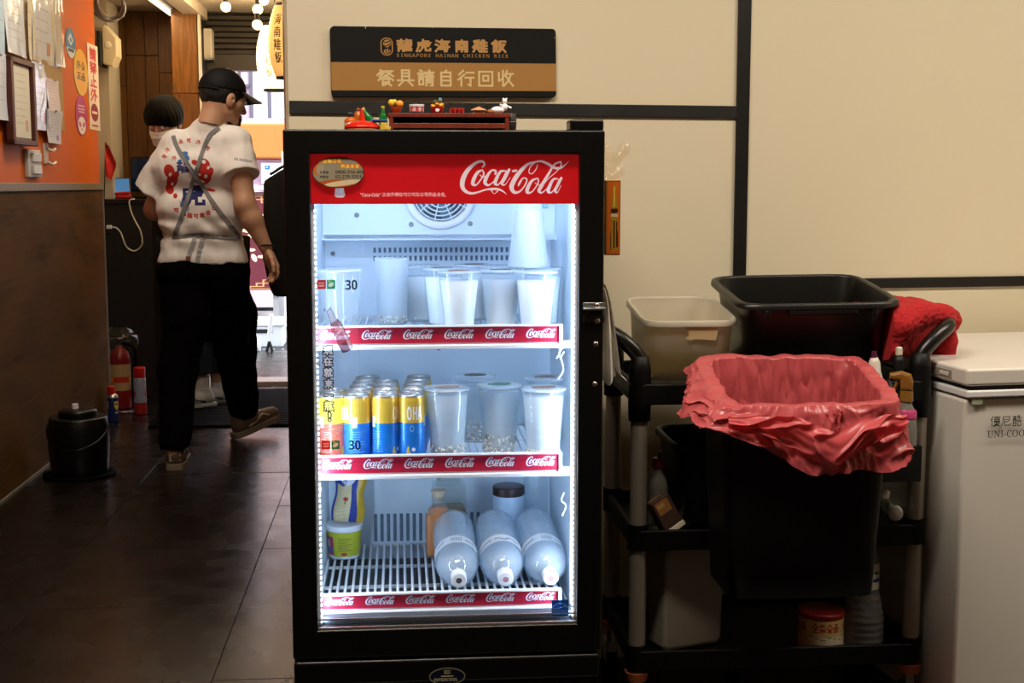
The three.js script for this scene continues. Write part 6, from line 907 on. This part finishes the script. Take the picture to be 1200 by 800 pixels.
// head: own axes X to its left, Y up, Z where the face looks, scaled and set by a matrix
function headFrame(c, fwd, up) { const z = fwd.clone().normalize(), x = up.clone().cross(z).normalize(), y = z.clone().cross(x); return new THREE.Matrix4().makeBasis(x, y, z).setPosition(c); }
const q_ = V(0, 0, 0);
function headField(x, y, z) {
  q_.set(x, y, z);
  let d = ell(q_, 0, 0.03, -0.012, 0.076, 0.094, 0.096);
  d = smin(d, cap(x, y, z, V(0, -0.02, 0.03), V(0, -0.088, 0.056), 0.06, 0.034), 0.03);
  d = smin(d, cap(x, y, z, V(-0.045, -0.055, 0.012), V(0, -0.09, 0.06), 0.026, 0.026), 0.02); d = smin(d, cap(x, y, z, V(0.045, -0.055, 0.012), V(0, -0.09, 0.06), 0.026, 0.026), 0.02);
  d = smin(d, cap(x, y, z, V(-0.036, 0.022, 0.076), V(0.036, 0.022, 0.076), 0.012, 0.012), 0.014);
  for (const s of [-1, 1]) { d = smin(d, cap(x, y, z, V(s * 0.04, -0.018, 0.064), V(s * 0.05, -0.02, 0.05), 0.018, 0.016), 0.016); d = Math.max(d, -(Math.hypot(x - s * 0.031, y - 0.002, z - 0.098) - 0.0125)); q_.set(x, y, z); d = smin(d, ell(q_, s * 0.078, -0.01, -0.006, 0.011, 0.033, 0.021), 0.006); d = Math.max(d, -(Math.hypot((x - s * 0.09) * 1.4, y + 0.006, z - 0.002) - 0.011)); }
  d = smin(d, cap(x, y, z, V(0, 0.006, 0.088), V(0, -0.032, 0.108), 0.009, 0.0135), 0.010); for (const s of [-1, 1]) d = smin(d, cap(x, y, z, V(s * 0.011, -0.036, 0.096), V(s * 0.012, -0.037, 0.092), 0.009, 0.009), 0.006);
  d = smin(d, cap(x, y, z, V(-0.019, -0.062, 0.086), V(0.019, -0.062, 0.086), 0.0075, 0.0075), 0.005); d = smin(d, cap(x, y, z, V(-0.015, -0.072, 0.085), V(0.015, -0.072, 0.085), 0.0075, 0.0075), 0.005); d = Math.max(d, -(cap(x, y, z, V(-0.022, -0.067, 0.096), V(0.022, -0.067, 0.096), 0.0022, 0.0022)));
  return smin(d, cap(x, y, z, V(0, -0.05, -0.03), V(0, -0.14, -0.05), 0.056, 0.056), 0.03);
}
const headGeo = nets(headField, [-0.11, -0.13, -0.13], [0.11, 0.14, 0.14], 0.0042);
function hairField(line, nape, puff) {                       // hair cap over the skull: kept above a line that falls from the brow to the nape
  return (x, y, z) => { q_.set(x, y, z); const d = ell(q_, 0, 0.03, -0.014, 0.076 + puff, 0.094 + puff, 0.096 + puff) + 0.0025 * nz(x * 90, y * 30, z * 90); const l = z > 0.02 ? lerp(nape, line, clamp((z + 0.02) / 0.10, 0, 1)) : lerp(nape, line, clamp((z + 0.1) / 0.2, 0, 1) * 0.3); return Math.max(d, l - y); };
}
// five-fingered hand: wrist at 0, fingers along -Y, palm facing +Z, thumb on the side of +X * s
function handGeo(s, curl) {
  const b = [[V(0, 0.02, 0), V(0, -0.03, 0), 0.026, 0.03, 0.7], [V(-0.02, -0.035, 0), V(-0.026, -0.082, 0), 0.022, 0.018, 0.75], [V(0.016, -0.03, 0), V(0.022, -0.082, 0), 0.022, 0.019, 0.75], [V(0, -0.04, 0), V(0, -0.08, 0), 0.022, 0.02, 0.75]];
  const fing = [[0.030, 0.066, 0.0088, 0.10], [0.011, 0.074, 0.0092, 0.03], [-0.009, 0.069, 0.0088, -0.03], [-0.028, 0.054, 0.0076, -0.12]];
  const fs = [];
  fing.forEach(([x, len, r, sp], i) => { let p = V(s * x, -0.082, 0.001), a = 0.12 + 0.05 * i; const f = []; for (let k = 0; k < 3; k++) { const l = len * [0.46, 0.31, 0.23][k]; a += curl * (k ? 0.62 : 0.4); const n = p.clone().add(V(s * sp * l * 1.2, -Math.cos(a) * l, Math.sin(a) * l)); f.push([p, n, r * (1 - 0.10 * k), r * (1 - 0.10 * (k + 1))]); p = n; } fs.push(f); });
  let p = V(s * 0.026, -0.018, 0.006); const th = []; for (const [dx, dy, dz, r0, r1] of [[0.024, -0.028, 0.012, 0.014, 0.0115], [0.010, -0.030, 0.012, 0.011, 0.010], [0.000, -0.024, 0.010, 0.0098, 0.0082]]) { const n = p.clone().add(V(s * dx, dy, dz)); th.push([p, n, r0, r1]); p = n; } fs.push(th);
  const palm = capsules(b, 0.016), ff = fs.map((f) => capsules(f, 0.004));
  const field = (x, y, z) => { let d = palm(x, y, z), m = 9; for (const f of ff) m = Math.min(m, f(x, y, z)); return smin(d, m, 0.007); };
  return nets(field, [-0.085, -0.19, -0.05], [0.085, 0.05, 0.10], 0.0032);
}
function limbFrame(a, b, palm) { const y = a.clone().sub(b).normalize(), z = palm.clone().addScaledVector(y, -palm.dot(y)).normalize(), x = y.clone().cross(z); return new THREE.Matrix4().makeBasis(x, y, z).setPosition(b); }
function shoeParts(parent, heel, toe, up, upperMat, soleMat, accent, label) {
  const x = toe.clone().sub(heel).normalize(), z = x.clone().cross(up).normalize(), y = z.clone().cross(x), m = new THREE.Matrix4().makeBasis(x, y, z).setPosition(heel);
  const f0 = capsules([[V(0.035, 0.052, 0), V(0.10, 0.055, 0), 0.04, 0.043], [V(0.10, 0.05, 0), V(0.225, 0.036, 0.002), 0.043, 0.036], [V(0.036, 0.06, 0), V(0.044, 0.105, 0), 0.038, 0.036]], 0.02), f = (a, b, c) => Math.max(f0(a, b, c), 0.02 - b, b - 0.108);
  const up1 = part('shoe', nets(f, [-0.03, 0, -0.07], [0.29, 0.13, 0.07], 0.006).applyMatrix4(m), upperMat, parent, label);
  const s = new THREE.Shape(); s.moveTo(-0.004, -0.03); s.bezierCurveTo(0.05, -0.05, 0.12, -0.036, 0.19, -0.046); s.bezierCurveTo(0.27, -0.05, 0.28, 0.044, 0.2, 0.047); s.bezierCurveTo(0.12, 0.044, 0.06, 0.044, -0.004, 0.034); s.bezierCurveTo(-0.016, 0.02, -0.016, -0.02, -0.004, -0.03);
  part('sole', new THREE.ExtrudeGeometry(s, { depth: 0.022, bevelEnabled: true, bevelThickness: 0.004, bevelSize: 0.004, bevelSegments: 2 }).rotateX(-Math.PI / 2).translate(0, 0.004, 0).applyMatrix4(m), soleMat, up1);
  const stripe = [];
  for (const c of [-1, 1]) stripe.push(tube([V(0.06, 0.04, c * 0.041), V(0.11, 0.052, c * 0.0425), V(0.15, 0.066, c * 0.034), V(0.185, 0.05, c * 0.037)], 0.006, 6));
  part('side_stripe', join(stripe).applyMatrix4(m), accent, up1); part('laces', join([0, 1, 2, 3].map((i) => bar(V(0.10 + i * 0.024, 0.094 - i * 0.007, -0.02), V(0.105 + i * 0.024, 0.094 - i * 0.007, 0.02), 0.004, 8))).applyMatrix4(m), accent, up1);
}
const toe = (a, b, t) => a.clone().lerp(b, t);
{ // the walking man
  const fp = onFloor(204.5, 551), G = thing('person', 'man walking away in black cap and white T-shirt with red and blue back print', 'person', fp, Math.atan2(-fp.x, -fp.z));
  G.updateMatrixWorld(true);
  const J = (x, y, z) => onPlaneOf(G, x, y, z);
  const j = {
    hipL: J(216, 330, -0.30), hipR: J(260, 330, -0.33), kneeL: J(209, 432, -0.20), ankL: J(205, 531, -0.03), kneeR: J(275, 405, -0.56), ankR: J(285, 486, -0.70),
    shL: J(202, 177, -0.34), shR: J(278, 172, -0.26), elR: J(287, 240, -0.17), wrR: J(312, 291, -0.14), elL: J(181, 246, -0.42), wrL: J(204, 262, -0.62), neck: J(243, 152, -0.30), chest: J(236, 195, -0.30), belly: J(238, 262, -0.31), pelvis: J(238, 318, -0.31),
  };
  const headC = J(262, 116, -0.31), HF = headFrame(headC, V(0.84, -0.20, -0.42), V(-0.05, 1, 0.02));
  const hand = limbFrame(j.elR, j.wrR.clone().add(V(0.0, -0.01, 0)), V(-0.75, 0.1, 0.25));
  const torso = [[toe(j.shL, j.shR, 0.12), toe(j.shL, j.shR, 0.88), 0.062, 0.062, 1], [J(208, 196, -0.31), J(268, 196, -0.29), 0.088, 0.088, 0.95], [J(212, 245, -0.31), J(264, 245, -0.30), 0.082, 0.082, 0.95], [J(216, 300, -0.31), J(262, 300, -0.31), 0.09, 0.09, 0.95]];
  const body = capsules([...torso, [j.neck, J(250, 138, -0.31), 0.058, 0.055], [j.shR, j.elR, 0.056, 0.046], [j.elR, toe(j.elR, j.wrR, 0.35), 0.046, 0.045], [toe(j.elR, j.wrR, 0.35), j.wrR, 0.045, 0.029], [j.shL, j.elL, 0.056, 0.045], [j.elL, j.wrL, 0.044, 0.029], [j.hipL, j.kneeL, 0.085, 0.056], [j.kneeL, j.ankL, 0.056, 0.038], [j.hipR, j.kneeR, 0.085, 0.056], [j.kneeR, j.ankR, 0.056, 0.038]], 0.025);
  const bodyGeo = nets(body, [-0.30, 0.02, -0.95], [0.55, 1.62, 0.12], 0.013);
  const lh = limbFrame(j.elL, j.wrL, V(0.8, -0.3, 0));
  part('body', join([bodyGeo, headGeo.clone().applyMatrix4(HF), handGeo(1, 0.62).applyMatrix4(hand), handGeo(-1, 0.7).applyMatrix4(lh)]), skinMan, G);
  for (const s of [-1, 1]) part('eye', ball(0.0115, s * 0.031, 0.002, 0.088).applyMatrix4(HF), phys(0xe8e4de, 0.2), G);
  part('hair', nets(hairField(0.03, -0.062, 0.007), [-0.11, -0.1, -0.14], [0.11, 0.15, 0.12], 0.006).applyMatrix4(HF), mat(0x0a0807, 0.6), G);
  part('beard', nets((x, y, z) => Math.max(headField(x, y, z) - 0.004, y + 0.066, -(y + 0.115), 0.02 - z, Math.abs(x) - 0.035), [-0.06, -0.13, 0], [0.06, -0.05, 0.13], 0.005).applyMatrix4(HF), mat(0x120d0a, 0.7), G);
  // cap
  const dome = nets((x, y, z) => { q_.set(x, y, z); return Math.max(ell(q_, 0, 0.036, -0.012, 0.089, 0.100, 0.109), 0.036 + 0.10 * z - y - (z < -0.08 ? 0.0 : 0)); }, [-0.11, -0.01, -0.14], [0.11, 0.15, 0.12], 0.006).applyMatrix4(HF);
  const cm = phys(0x08070a, 0.7, { specularIntensity: 0.4, bumpMap: fineBump, bumpScale: 0.0006 }), cp = part('cap', dome, cm, G);
  const brim = (o) => grid(24, 12, (u, v) => { const a = lerp(-1.15, 1.15, u), r = lerp(0.095, 0.176, v * Math.pow(Math.cos(a * 0.72), 0.35)); return V(Math.sin(a) * r * 0.92, 0.046 - 0.022 * v - 0.030 * Math.sin(a) ** 2 * (0.4 + v) + o, Math.cos(a) * r + 0.0); });
  part('brim', join([brim(0.003), brim(-0.002)]).applyMatrix4(HF), mat(0x08070a, 0.7, { side: THREE.DoubleSide }), cp); part('button', ball(0.008, 0, 0.136, -0.012, 1, 0.6, 1).applyMatrix4(HF), cm, cp); part('back_strap', tube(Array.from({ length: 9 }, (_, i) => V(0.084 * Math.sin(-1 + i * 0.25), 0.024, -0.012 - 0.104 * Math.cos(-1 + i * 0.25))), 0.006, 8).applyMatrix4(HF), cm, cp);
  // T-shirt
  const sR0 = toe(j.shR, j.elR, 0.0), sR1 = J(283.5, 206, -0.20), sL1 = J(176, 226, -0.38), dR = sR1.clone().sub(j.shR).normalize(), dL = sL1.clone().sub(j.shL).normalize(), hem = J(238, 309, -0.22);
  const tee0 = capsules([[J(207, 172, -0.33), J(276, 167, -0.27), 0.074, 0.074, 1], [J(209, 198, -0.31), J(266, 196, -0.28), 0.108, 0.110, 0.95], [J(212, 245, -0.31), J(262, 245, -0.29), 0.108, 0.106, 0.95], [J(217, 276, -0.31), J(258, 276, -0.30), 0.104, 0.104, 0.95], [J(215, 306, -0.31), J(262, 308, -0.30), 0.112, 0.112, 0.95], [j.neck, J(248, 143, -0.31), 0.07, 0.064]], 0.03);
  const slR = (x, y, z) => Math.max(cap(x, y, z, j.shR, sR1, 0.068, 0.082), (x - sR1.x) * dR.x + (y - sR1.y) * dR.y + (z - sR1.z) * dR.z), slL = (x, y, z) => Math.max(cap(x, y, z, j.shL, sL1, 0.066, 0.080), (x - sL1.x) * dL.x + (y - sL1.y) * dL.y + (z - sL1.z) * dL.z);
  const collar = J(248, 141, -0.30);
  const tee = (x, y, z) => {
    const wy = y - J(238, 277, -0.2).y;
    let d = Math.max(tee0(x, y, z), hem.y - (x - hem.x) * 0.03 + 0.006 * Math.sin(x * 26) - y, (y - collar.y) * 0.86 - (x - collar.x) * 0.10 - (z - collar.z) * 0.35);
    d = smin(d, slR(x, y, z), 0.018); d = smin(d, slL(x, y, z), 0.018);
    d += 0.010 * Math.exp(-Math.pow(wy / 0.014, 2));                                            // drawn in by the waist tie
    d -= 0.010 * Math.exp(-Math.pow((wy - 0.05) / 0.03, 2)) * (0.6 + nz(x * 9, y * 14, 2));       // bagging above it
    return d + 0.006 * nz(x * 13 + y * 7, y * 16 - x * 6, z * 8) + 0.004 * nz(x * 34, y * 12, z * 20) + 0.005 * Math.sin((x * 0.8 + y) * 60 + 3 * nz(x * 6, y * 6)) * Math.exp(-Math.pow((wy - 0.03) / 0.06, 2)) * 0.7;
  };
  const a = J(158, 318, -0.2), b = J(308, 136, -0.2), tg = nets(tee, [a.x - 0.04, a.y - 0.03, -0.62], [b.x + 0.04, b.y + 0.04, 0.02], 0.0085), tp = tg.attributes.position, tn = tg.attributes.normal, tu = tg.attributes.uv;
  for (let i = 0; i < tp.count; i++) { const on = tn.getZ(i) > 0.05; tu.setXY(i, on ? (tp.getX(i) - a.x) / (b.x - a.x) : 0.004, on ? (tp.getY(i) - a.y) / (b.y - a.y) : 0.004); }
  const tex = canvasTex(900, 1092, (g) => {
    g.fillStyle = '#e9e4de'; g.fillRect(0, 0, 900, 1092); const X = (x) => (x - 158) * 6, Y = (y) => (y - 136) * 6, blob = (x, y, rx, ry, r, c) => { g.fillStyle = c; g.beginPath(); g.ellipse(X(x), Y(y), rx * 6, ry * 6, r, 0, 7); g.fill(); };
    const red = '#b5241c', navy = '#23245e', blue = '#3c6fb4', wht = '#e9e4de';
    g.strokeStyle = '#b9473c'; for (const [x, y, r] of [[199, 176, -0.5], [195, 184, -0.8], [206, 186, 0], [214, 166, -0.2], [223, 165, 0], [234, 167, 0.2], [244, 174, 0.6]]) { g.save(); g.translate(X(x), Y(y)); g.rotate(r); glyph(g, '正自全外品現司'[Math.floor(x) % 7], -14, -14, 28, 5); g.restore(); }
    for (const [x, y] of [[204, 244], [212, 248], [219, 250.5], [226, 251], [233, 250], [240, 247], [247, 242]]) glyph(g, '海南雞飯可口全'[Math.floor(y * 3) % 7], X(x), Y(y), 30, 7);
    for (const [x, y, rx, ry, r] of [[200, 201, 6, 8, -0.2], [203, 212, 6, 9, 0.3], [200, 222, 4.5, 6, -0.3], [208, 205, 3, 4, 0.2], [206, 230, 2.4, 3, 0]]) blob(x, y, rx, ry, r, red);
    for (const [x, y, rx, ry, r] of [[238, 194, 8, 8, 0.2], [237, 208, 10, 9, 0], [245, 203, 4, 7, 0.5], [229, 191, 4, 3, 0.6], [246, 223, 6, 1.8, 0.2], [240, 222, 3, 1.6, 0]]) blob(x, y, rx, ry, r, red);
    for (const [x, y, rx, ry] of [[239, 190, 2.6, 2.2], [234, 205, 1.8, 1.4], [241, 207, 2, 2.4], [237, 213, 3.4, 1.2], [244, 197, 1.4, 2], [201, 205, 1.8, 2.4], [203, 216, 1.6, 2]]) blob(x, y, rx, ry, 0.4, wht);
    for (const [x, y, rx, ry, r] of [[217, 181, 5, 3, -0.3], [220, 186, 3, 4, 0], [212, 190, 2.4, 3, 0.4]]) blob(x, y, rx, ry, r, blue); g.strokeStyle = navy; glyph(g, '龍', X(209), Y(190), 76, 9); g.strokeStyle = navy; glyph(g, '虎', X(213), Y(216), 150, 22); g.strokeStyle = '#7d83a8'; g.lineWidth = 5; for (let i = 0; i < 6; i++) { g.beginPath(); g.moveTo(X(211 + i * 2), Y(236)); g.lineTo(X(213 + i * 1.5), Y(247 + (i % 3) * 2)); g.stroke(); }
    g.fillStyle = '#54627a'; g.font = 'bold 26px sans-serif'; g.save(); g.translate(X(273), Y(188)); g.rotate(0.16); g.fillText('SG HAINAN', 0, 0, 124); g.restore();
  });
  part('tshirt', tg, mat(0xffffff, 0.85, { map: tex, bumpMap: fineBump, bumpScale: 0.0006 }), G, 'white T-shirt with red and blue back print');
  // apron: crossed straps, waist tie, hanging ends, the black front showing at the hip
  const surf = (x, y) => { let z = 0.0; while (z > -0.6 && tee(x, y, z) > 0) z -= 0.004; return z + 0.005; };
  const strapM = mat(new THREE.Color(0.20, 0.20, 0.20), 0.8, { side: THREE.DoubleSide });
  const ribbon = (pts, w) => { const c = new THREE.CatmullRomCurve3(pts.map(([x, y]) => { const p = J(x, y, -0.2); p.z = 0; return p; }), false, 'centripetal'); const mk = (o) => grid(60, 3, (u, v) => { const p = c.getPoint(u), t = c.getTangent(u), s = (v - 0.5) * w, x = p.x - t.y * s, y = p.y + t.x * s; return V(x, y, Math.max(surf(p.x, p.y), surf(x, y)) + o); }); return join([mk(0.0025), mk(0)]); };
  const ap = part('apron', grid(30, 16, (u, v) => { const t = lerp(-0.15, Math.PI + 0.15, u), c = J(239, 300, -0.32); return V(c.x + 0.205 * Math.cos(t) * (1 - 0.06 * v), lerp(J(285, 277, -0.3).y, J(285, 405, -0.3).y, v), c.z - 0.155 * Math.sin(t) - 0.02 * v + 0.004 * Math.sin(u * 30)); }), mat(0x060606, 0.8, { side: THREE.DoubleSide }), G, 'black apron tied over the T-shirt');
  for (const p of [[[203, 158], [207, 170], [219, 191], [235, 215], [256, 246], [272, 266], [281, 277]], [[257, 149], [246, 158], [238, 176], [230, 200], [220, 232], [211, 258], [204, 276]]]) part('strap', ribbon(p, 0.017), strapM, ap);
  part('waist_tie', ribbon([[201, 278], [215, 276.5], [232, 275], [250, 276.5], [268, 278], [283, 279]], 0.014), strapM, ap);
  for (const p of [[[229, 276], [225, 288], [220.5, 301]], [[238, 277], [234, 292], [230, 311]]]) { const s = part('tie_end', ribbon(p, 0.0165), mat(new THREE.Color(0.36, 0.36, 0.37), 0.8, { side: THREE.DoubleSide }), ap); const e = J(p[2][0], p[2][1] + 2, -0.2); part('tip', box(0.02, 0.022, 0.01, e.x, e.y, surf(e.x, e.y) + 0.004, 0.003), mat(new THREE.Color(0.22, 0.08, 0.03), 0.6), s); }
  // trousers and shoes
  const tr0 = capsules([[J(215, 318, -0.31), J(262, 318, -0.31), 0.118, 0.118, 0.95], [J(216, 345, -0.30), J(219, 370, -0.27), 0.108, 0.10], [J(219, 370, -0.27), j.kneeL, 0.10, 0.082], [j.kneeL, J(205, 522, -0.03), 0.082, 0.066], [J(262, 340, -0.33), J(272, 370, -0.44), 0.112, 0.110], [J(272, 370, -0.44), j.kneeR, 0.110, 0.098], [j.kneeR, J(285, 476, -0.68), 0.098, 0.075]], 0.03), wst = J(238, 300, -0.31).y;
  const ty = J(205, 525, -0.03).y, ry2 = J(285, 490, -0.7).y;
  part('trousers', nets((x, y, z) => Math.max(tr0(x, y, z), y - wst, (z > -0.4 ? ty : ry2 + (z + 0.7) * 0.1) - y) + 0.006 * nz(x * 10, y * 14, z * 10) + 0.004 * nz(x * 26, y * 20, z * 22), [-0.25, 0.0, -0.95], [0.48, 1.0, 0.14], 0.013), phys(0x020202, 0.95, { specularIntensity: 0.15, bumpMap: fineBump, bumpScale: 0.001 }), G, 'loose black trousers');
  const upM = mat(new THREE.Color(0.16, 0.11, 0.075), 0.65), soM = mat(new THREE.Color(0.30, 0.24, 0.17), 0.6), acM = mat(new THREE.Color(0.62, 0.55, 0.46), 0.6);
  shoeParts(G, V(0.003, 0.0, 0.0), V(0.03, 0.0, -0.25), V(0, 1, 0), upM, soM, acM, 'brown and grey running shoe planted on the floor');
  part('heel_tab', [box(0.035, 0.018, 0.006, 0.003, 0.10, 0.006, 0.003)], mat(new THREE.Color(0.72, 0.30, 0.03), 0.6), G); part('heel_patch', [box(0.05, 0.034, 0.008, 0.003, 0.055, 0.0, 0.004)], mat(new THREE.Color(0.60, 0.54, 0.46), 0.6), G);
  const h0 = J(277, 516, -0.66); h0.y = Math.max(h0.y, 0.004); const t0 = J(332, 487, -0.80);
  shoeParts(G, h0, t0, V(-0.25, 1, 0.12), upM, soM, acM, 'brown and grey running shoe stepping forward, toe lifted');
  const sm = J(302, 294, -0.11); part('bracelet', new THREE.TorusGeometry(0.031, 0.0035, 8, 28).rotateX(Math.PI / 2 - 0.2).translate(j.wrR.x, j.wrR.y + 0.01, j.wrR.z), M.dark, G);
}
{ // the person half hidden behind him
  const fp = onFloor(243, 477), G = thing('person', 'person with a black bowl haircut and white face mask mostly hidden behind the man', 'person', fp, Math.atan2(-fp.x, -fp.z)); G.updateMatrixWorld(true);
  const J = (x, y, z) => onPlaneOf(G, x, y, z), hc = J(193, 142, 0.0), HF = headFrame(hc, V(-0.42, -0.42, 0.80), V(-0.06, 1, 0.25));
  const nk = J(200, 166, -0.05), shL = J(196, 188, -0.05), shR = J(228, 186, -0.08), pv = J(230, 300, -0.06), hipL = J(220, 306, -0.05), hipR = J(242, 306, -0.07), kL = J(226, 386, 0.03), kR = J(246, 388, -0.02), aL = J(236, 452, 0.0), aR = J(256, 450, -0.1);
  const eL = J(203, 240, 0.0), eR = J(236, 242, -0.1), wL = J(196, 275, -0.1), wR = J(226, 280, -0.14);
  const limbs = (k) => [[shL, eL, 0.05 * k, 0.042 * k], [shR, eR, 0.05 * k, 0.042 * k]], tor = (e) => [[shL, shR, 0.058 + e, 0.058 + e, 1], [J(206, 210, -0.06), J(226, 210, -0.07), 0.088 + e, 0.088 + e, 0.9], [J(212, 260, -0.06), J(234, 260, -0.06), 0.085 + e, 0.085 + e, 0.9], [hipL, hipR, 0.095 + e, 0.095 + e, 0.95]];
  const body = capsules([...tor(0), [nk, J(196, 156, -0.04), 0.05, 0.05], ...limbs(1), [eL, wL, 0.042, 0.028], [eR, wR, 0.042, 0.028], [hipL, kL, 0.08, 0.055], [kL, aL, 0.055, 0.036], [hipR, kR, 0.08, 0.055], [kR, aR, 0.055, 0.036]], 0.025);
  part('body', join([nets(body, [-0.42, 0.03, -0.45], [0.25, 1.55, 0.3], 0.013), headGeo.clone().applyMatrix4(HF), handGeo(-1, 0.5).applyMatrix4(limbFrame(eL, wL, V(1, 0, 0.2))), handGeo(1, 0.5).applyMatrix4(limbFrame(eR, wR, V(-1, 0, 0.2)))]), skinB, G);
  for (const s of [-1, 1]) part('eye', ball(0.0115, s * 0.031, 0.002, 0.088).applyMatrix4(HF), phys(0xdcd8d0, 0.2), G);
  part('hair', nets((x, y, z) => { q_.set(x, y, z); const d = ell(q_, 0, 0.036, -0.006, 0.104, 0.103, 0.118) + 0.003 * nz(Math.atan2(x, z) * 9, y * 6, 2); return Math.max(d, (z > 0 ? -0.012 : -0.035) - y + 0.002 * Math.sin(x * 180), -(ell(q_, 0, -0.04, 0.02, 0.083, 0.09, 0.115))); }, [-0.12, -0.06, -0.14], [0.12, 0.15, 0.13], 0.0055).applyMatrix4(HF), phys(0x030303, 0.7, { specularIntensity: 0.3 }), G, 'black bowl cut hair');
  part('face_mask', grid(26, 16, (u, v) => { const a = lerp(-1.35, 1.35, u), y = lerp(-0.016, -0.105, v), r = 0.094 - 0.012 * Math.abs(v - 0.35), n = 0.022 * Math.exp(-a * a * 3) * (1 - Math.abs(v - 0.3)); return V(Math.sin(a) * r * 0.88, y, Math.cos(a) * (r + 0.012 + n) + 0.002 * Math.sin(v * 22)); }).applyMatrix4(HF), mat(0xf6f6f6, 0.85, { side: THREE.DoubleSide }), G, 'white face mask');
  const sh = capsules([...tor(0.018), [shL, toe(shL, eL, 0.6), 0.064, 0.07], [shR, toe(shR, eR, 0.6), 0.064, 0.07]], 0.03), hy = J(230, 302, -0.06).y; part('shirt', nets((x, y, z) => Math.max(sh(x, y, z), hy - y, y - nk.y - 0.0) + 0.004 * nz(x * 16, y * 12, z * 14), [-0.42, 0.6, -0.4], [0.25, 1.5, 0.25], 0.013), mat(0x0c0c0e, 0.8), G, 'dark shirt');
  const tr = capsules([[hipL, hipR, 0.112, 0.112, 0.95], [hipL, kL, 0.10, 0.082], [kL, J(234, 436, 0.0), 0.082, 0.066], [hipR, kR, 0.10, 0.082], [kR, J(252, 430, -0.09), 0.082, 0.066]], 0.03), cy = J(240, 438, 0).y; part('trousers', nets((x, y, z) => Math.max(tr(x, y, z), cy - y, y - hy - 0.02) + 0.005 * nz(x * 14, y * 14, z * 14), [-0.3, 0.02, -0.4], [0.25, 1.0, 0.25], 0.013), mat(new THREE.Color(0.014, 0.022, 0.042), 0.85), G, 'dark blue trousers');
  for (const p of [aL, aR]) part('sock', cyl(0.041, 0.043, 0.07, p.x, p.y - 0.02, p.z), mat(0xd0d2d4, 0.85), G);
  const w = mat(new THREE.Color(0.48, 0.54, 0.60), 0.6), k = mat(0x0c0d10, 0.6), sl = mat(new THREE.Color(0.16, 0.17, 0.19), 0.6);
  shoeParts(G, V(aL.x + 0.06, 0.0, aL.z - 0.0), V(aL.x - 0.17, 0.0, aL.z + 0.10), V(0, 1, 0), w, w, k, 'white sneaker with a dark stripe');
  shoeParts(G, V(aR.x + 0.06, 0.0, aR.z), V(aR.x - 0.16, 0.0, aR.z + 0.08), V(0, 1, 0), w, sl, k, 'white sneaker half hidden behind the other');
}

// ---------------------------------------------------------------- lamps of the shop, out of the picture
ceilingLamp(V(0.15, 2.62, -1.75), 1.2, 0.25, 47, 0, 'ceiling light panel in front of the fridge');
ceilingLamp(V(2.2, 2.62, -1.9), 1.2, 0.25, 34, 0, 'ceiling light panel in front of the freezer');
{ const p = inS(0.75, 2.62, 1.9); ceilingLamp(p, 0.25, 1.0, 22, TURN, 'ceiling light panel over the passage'); }

renderer.render(scene, camera);
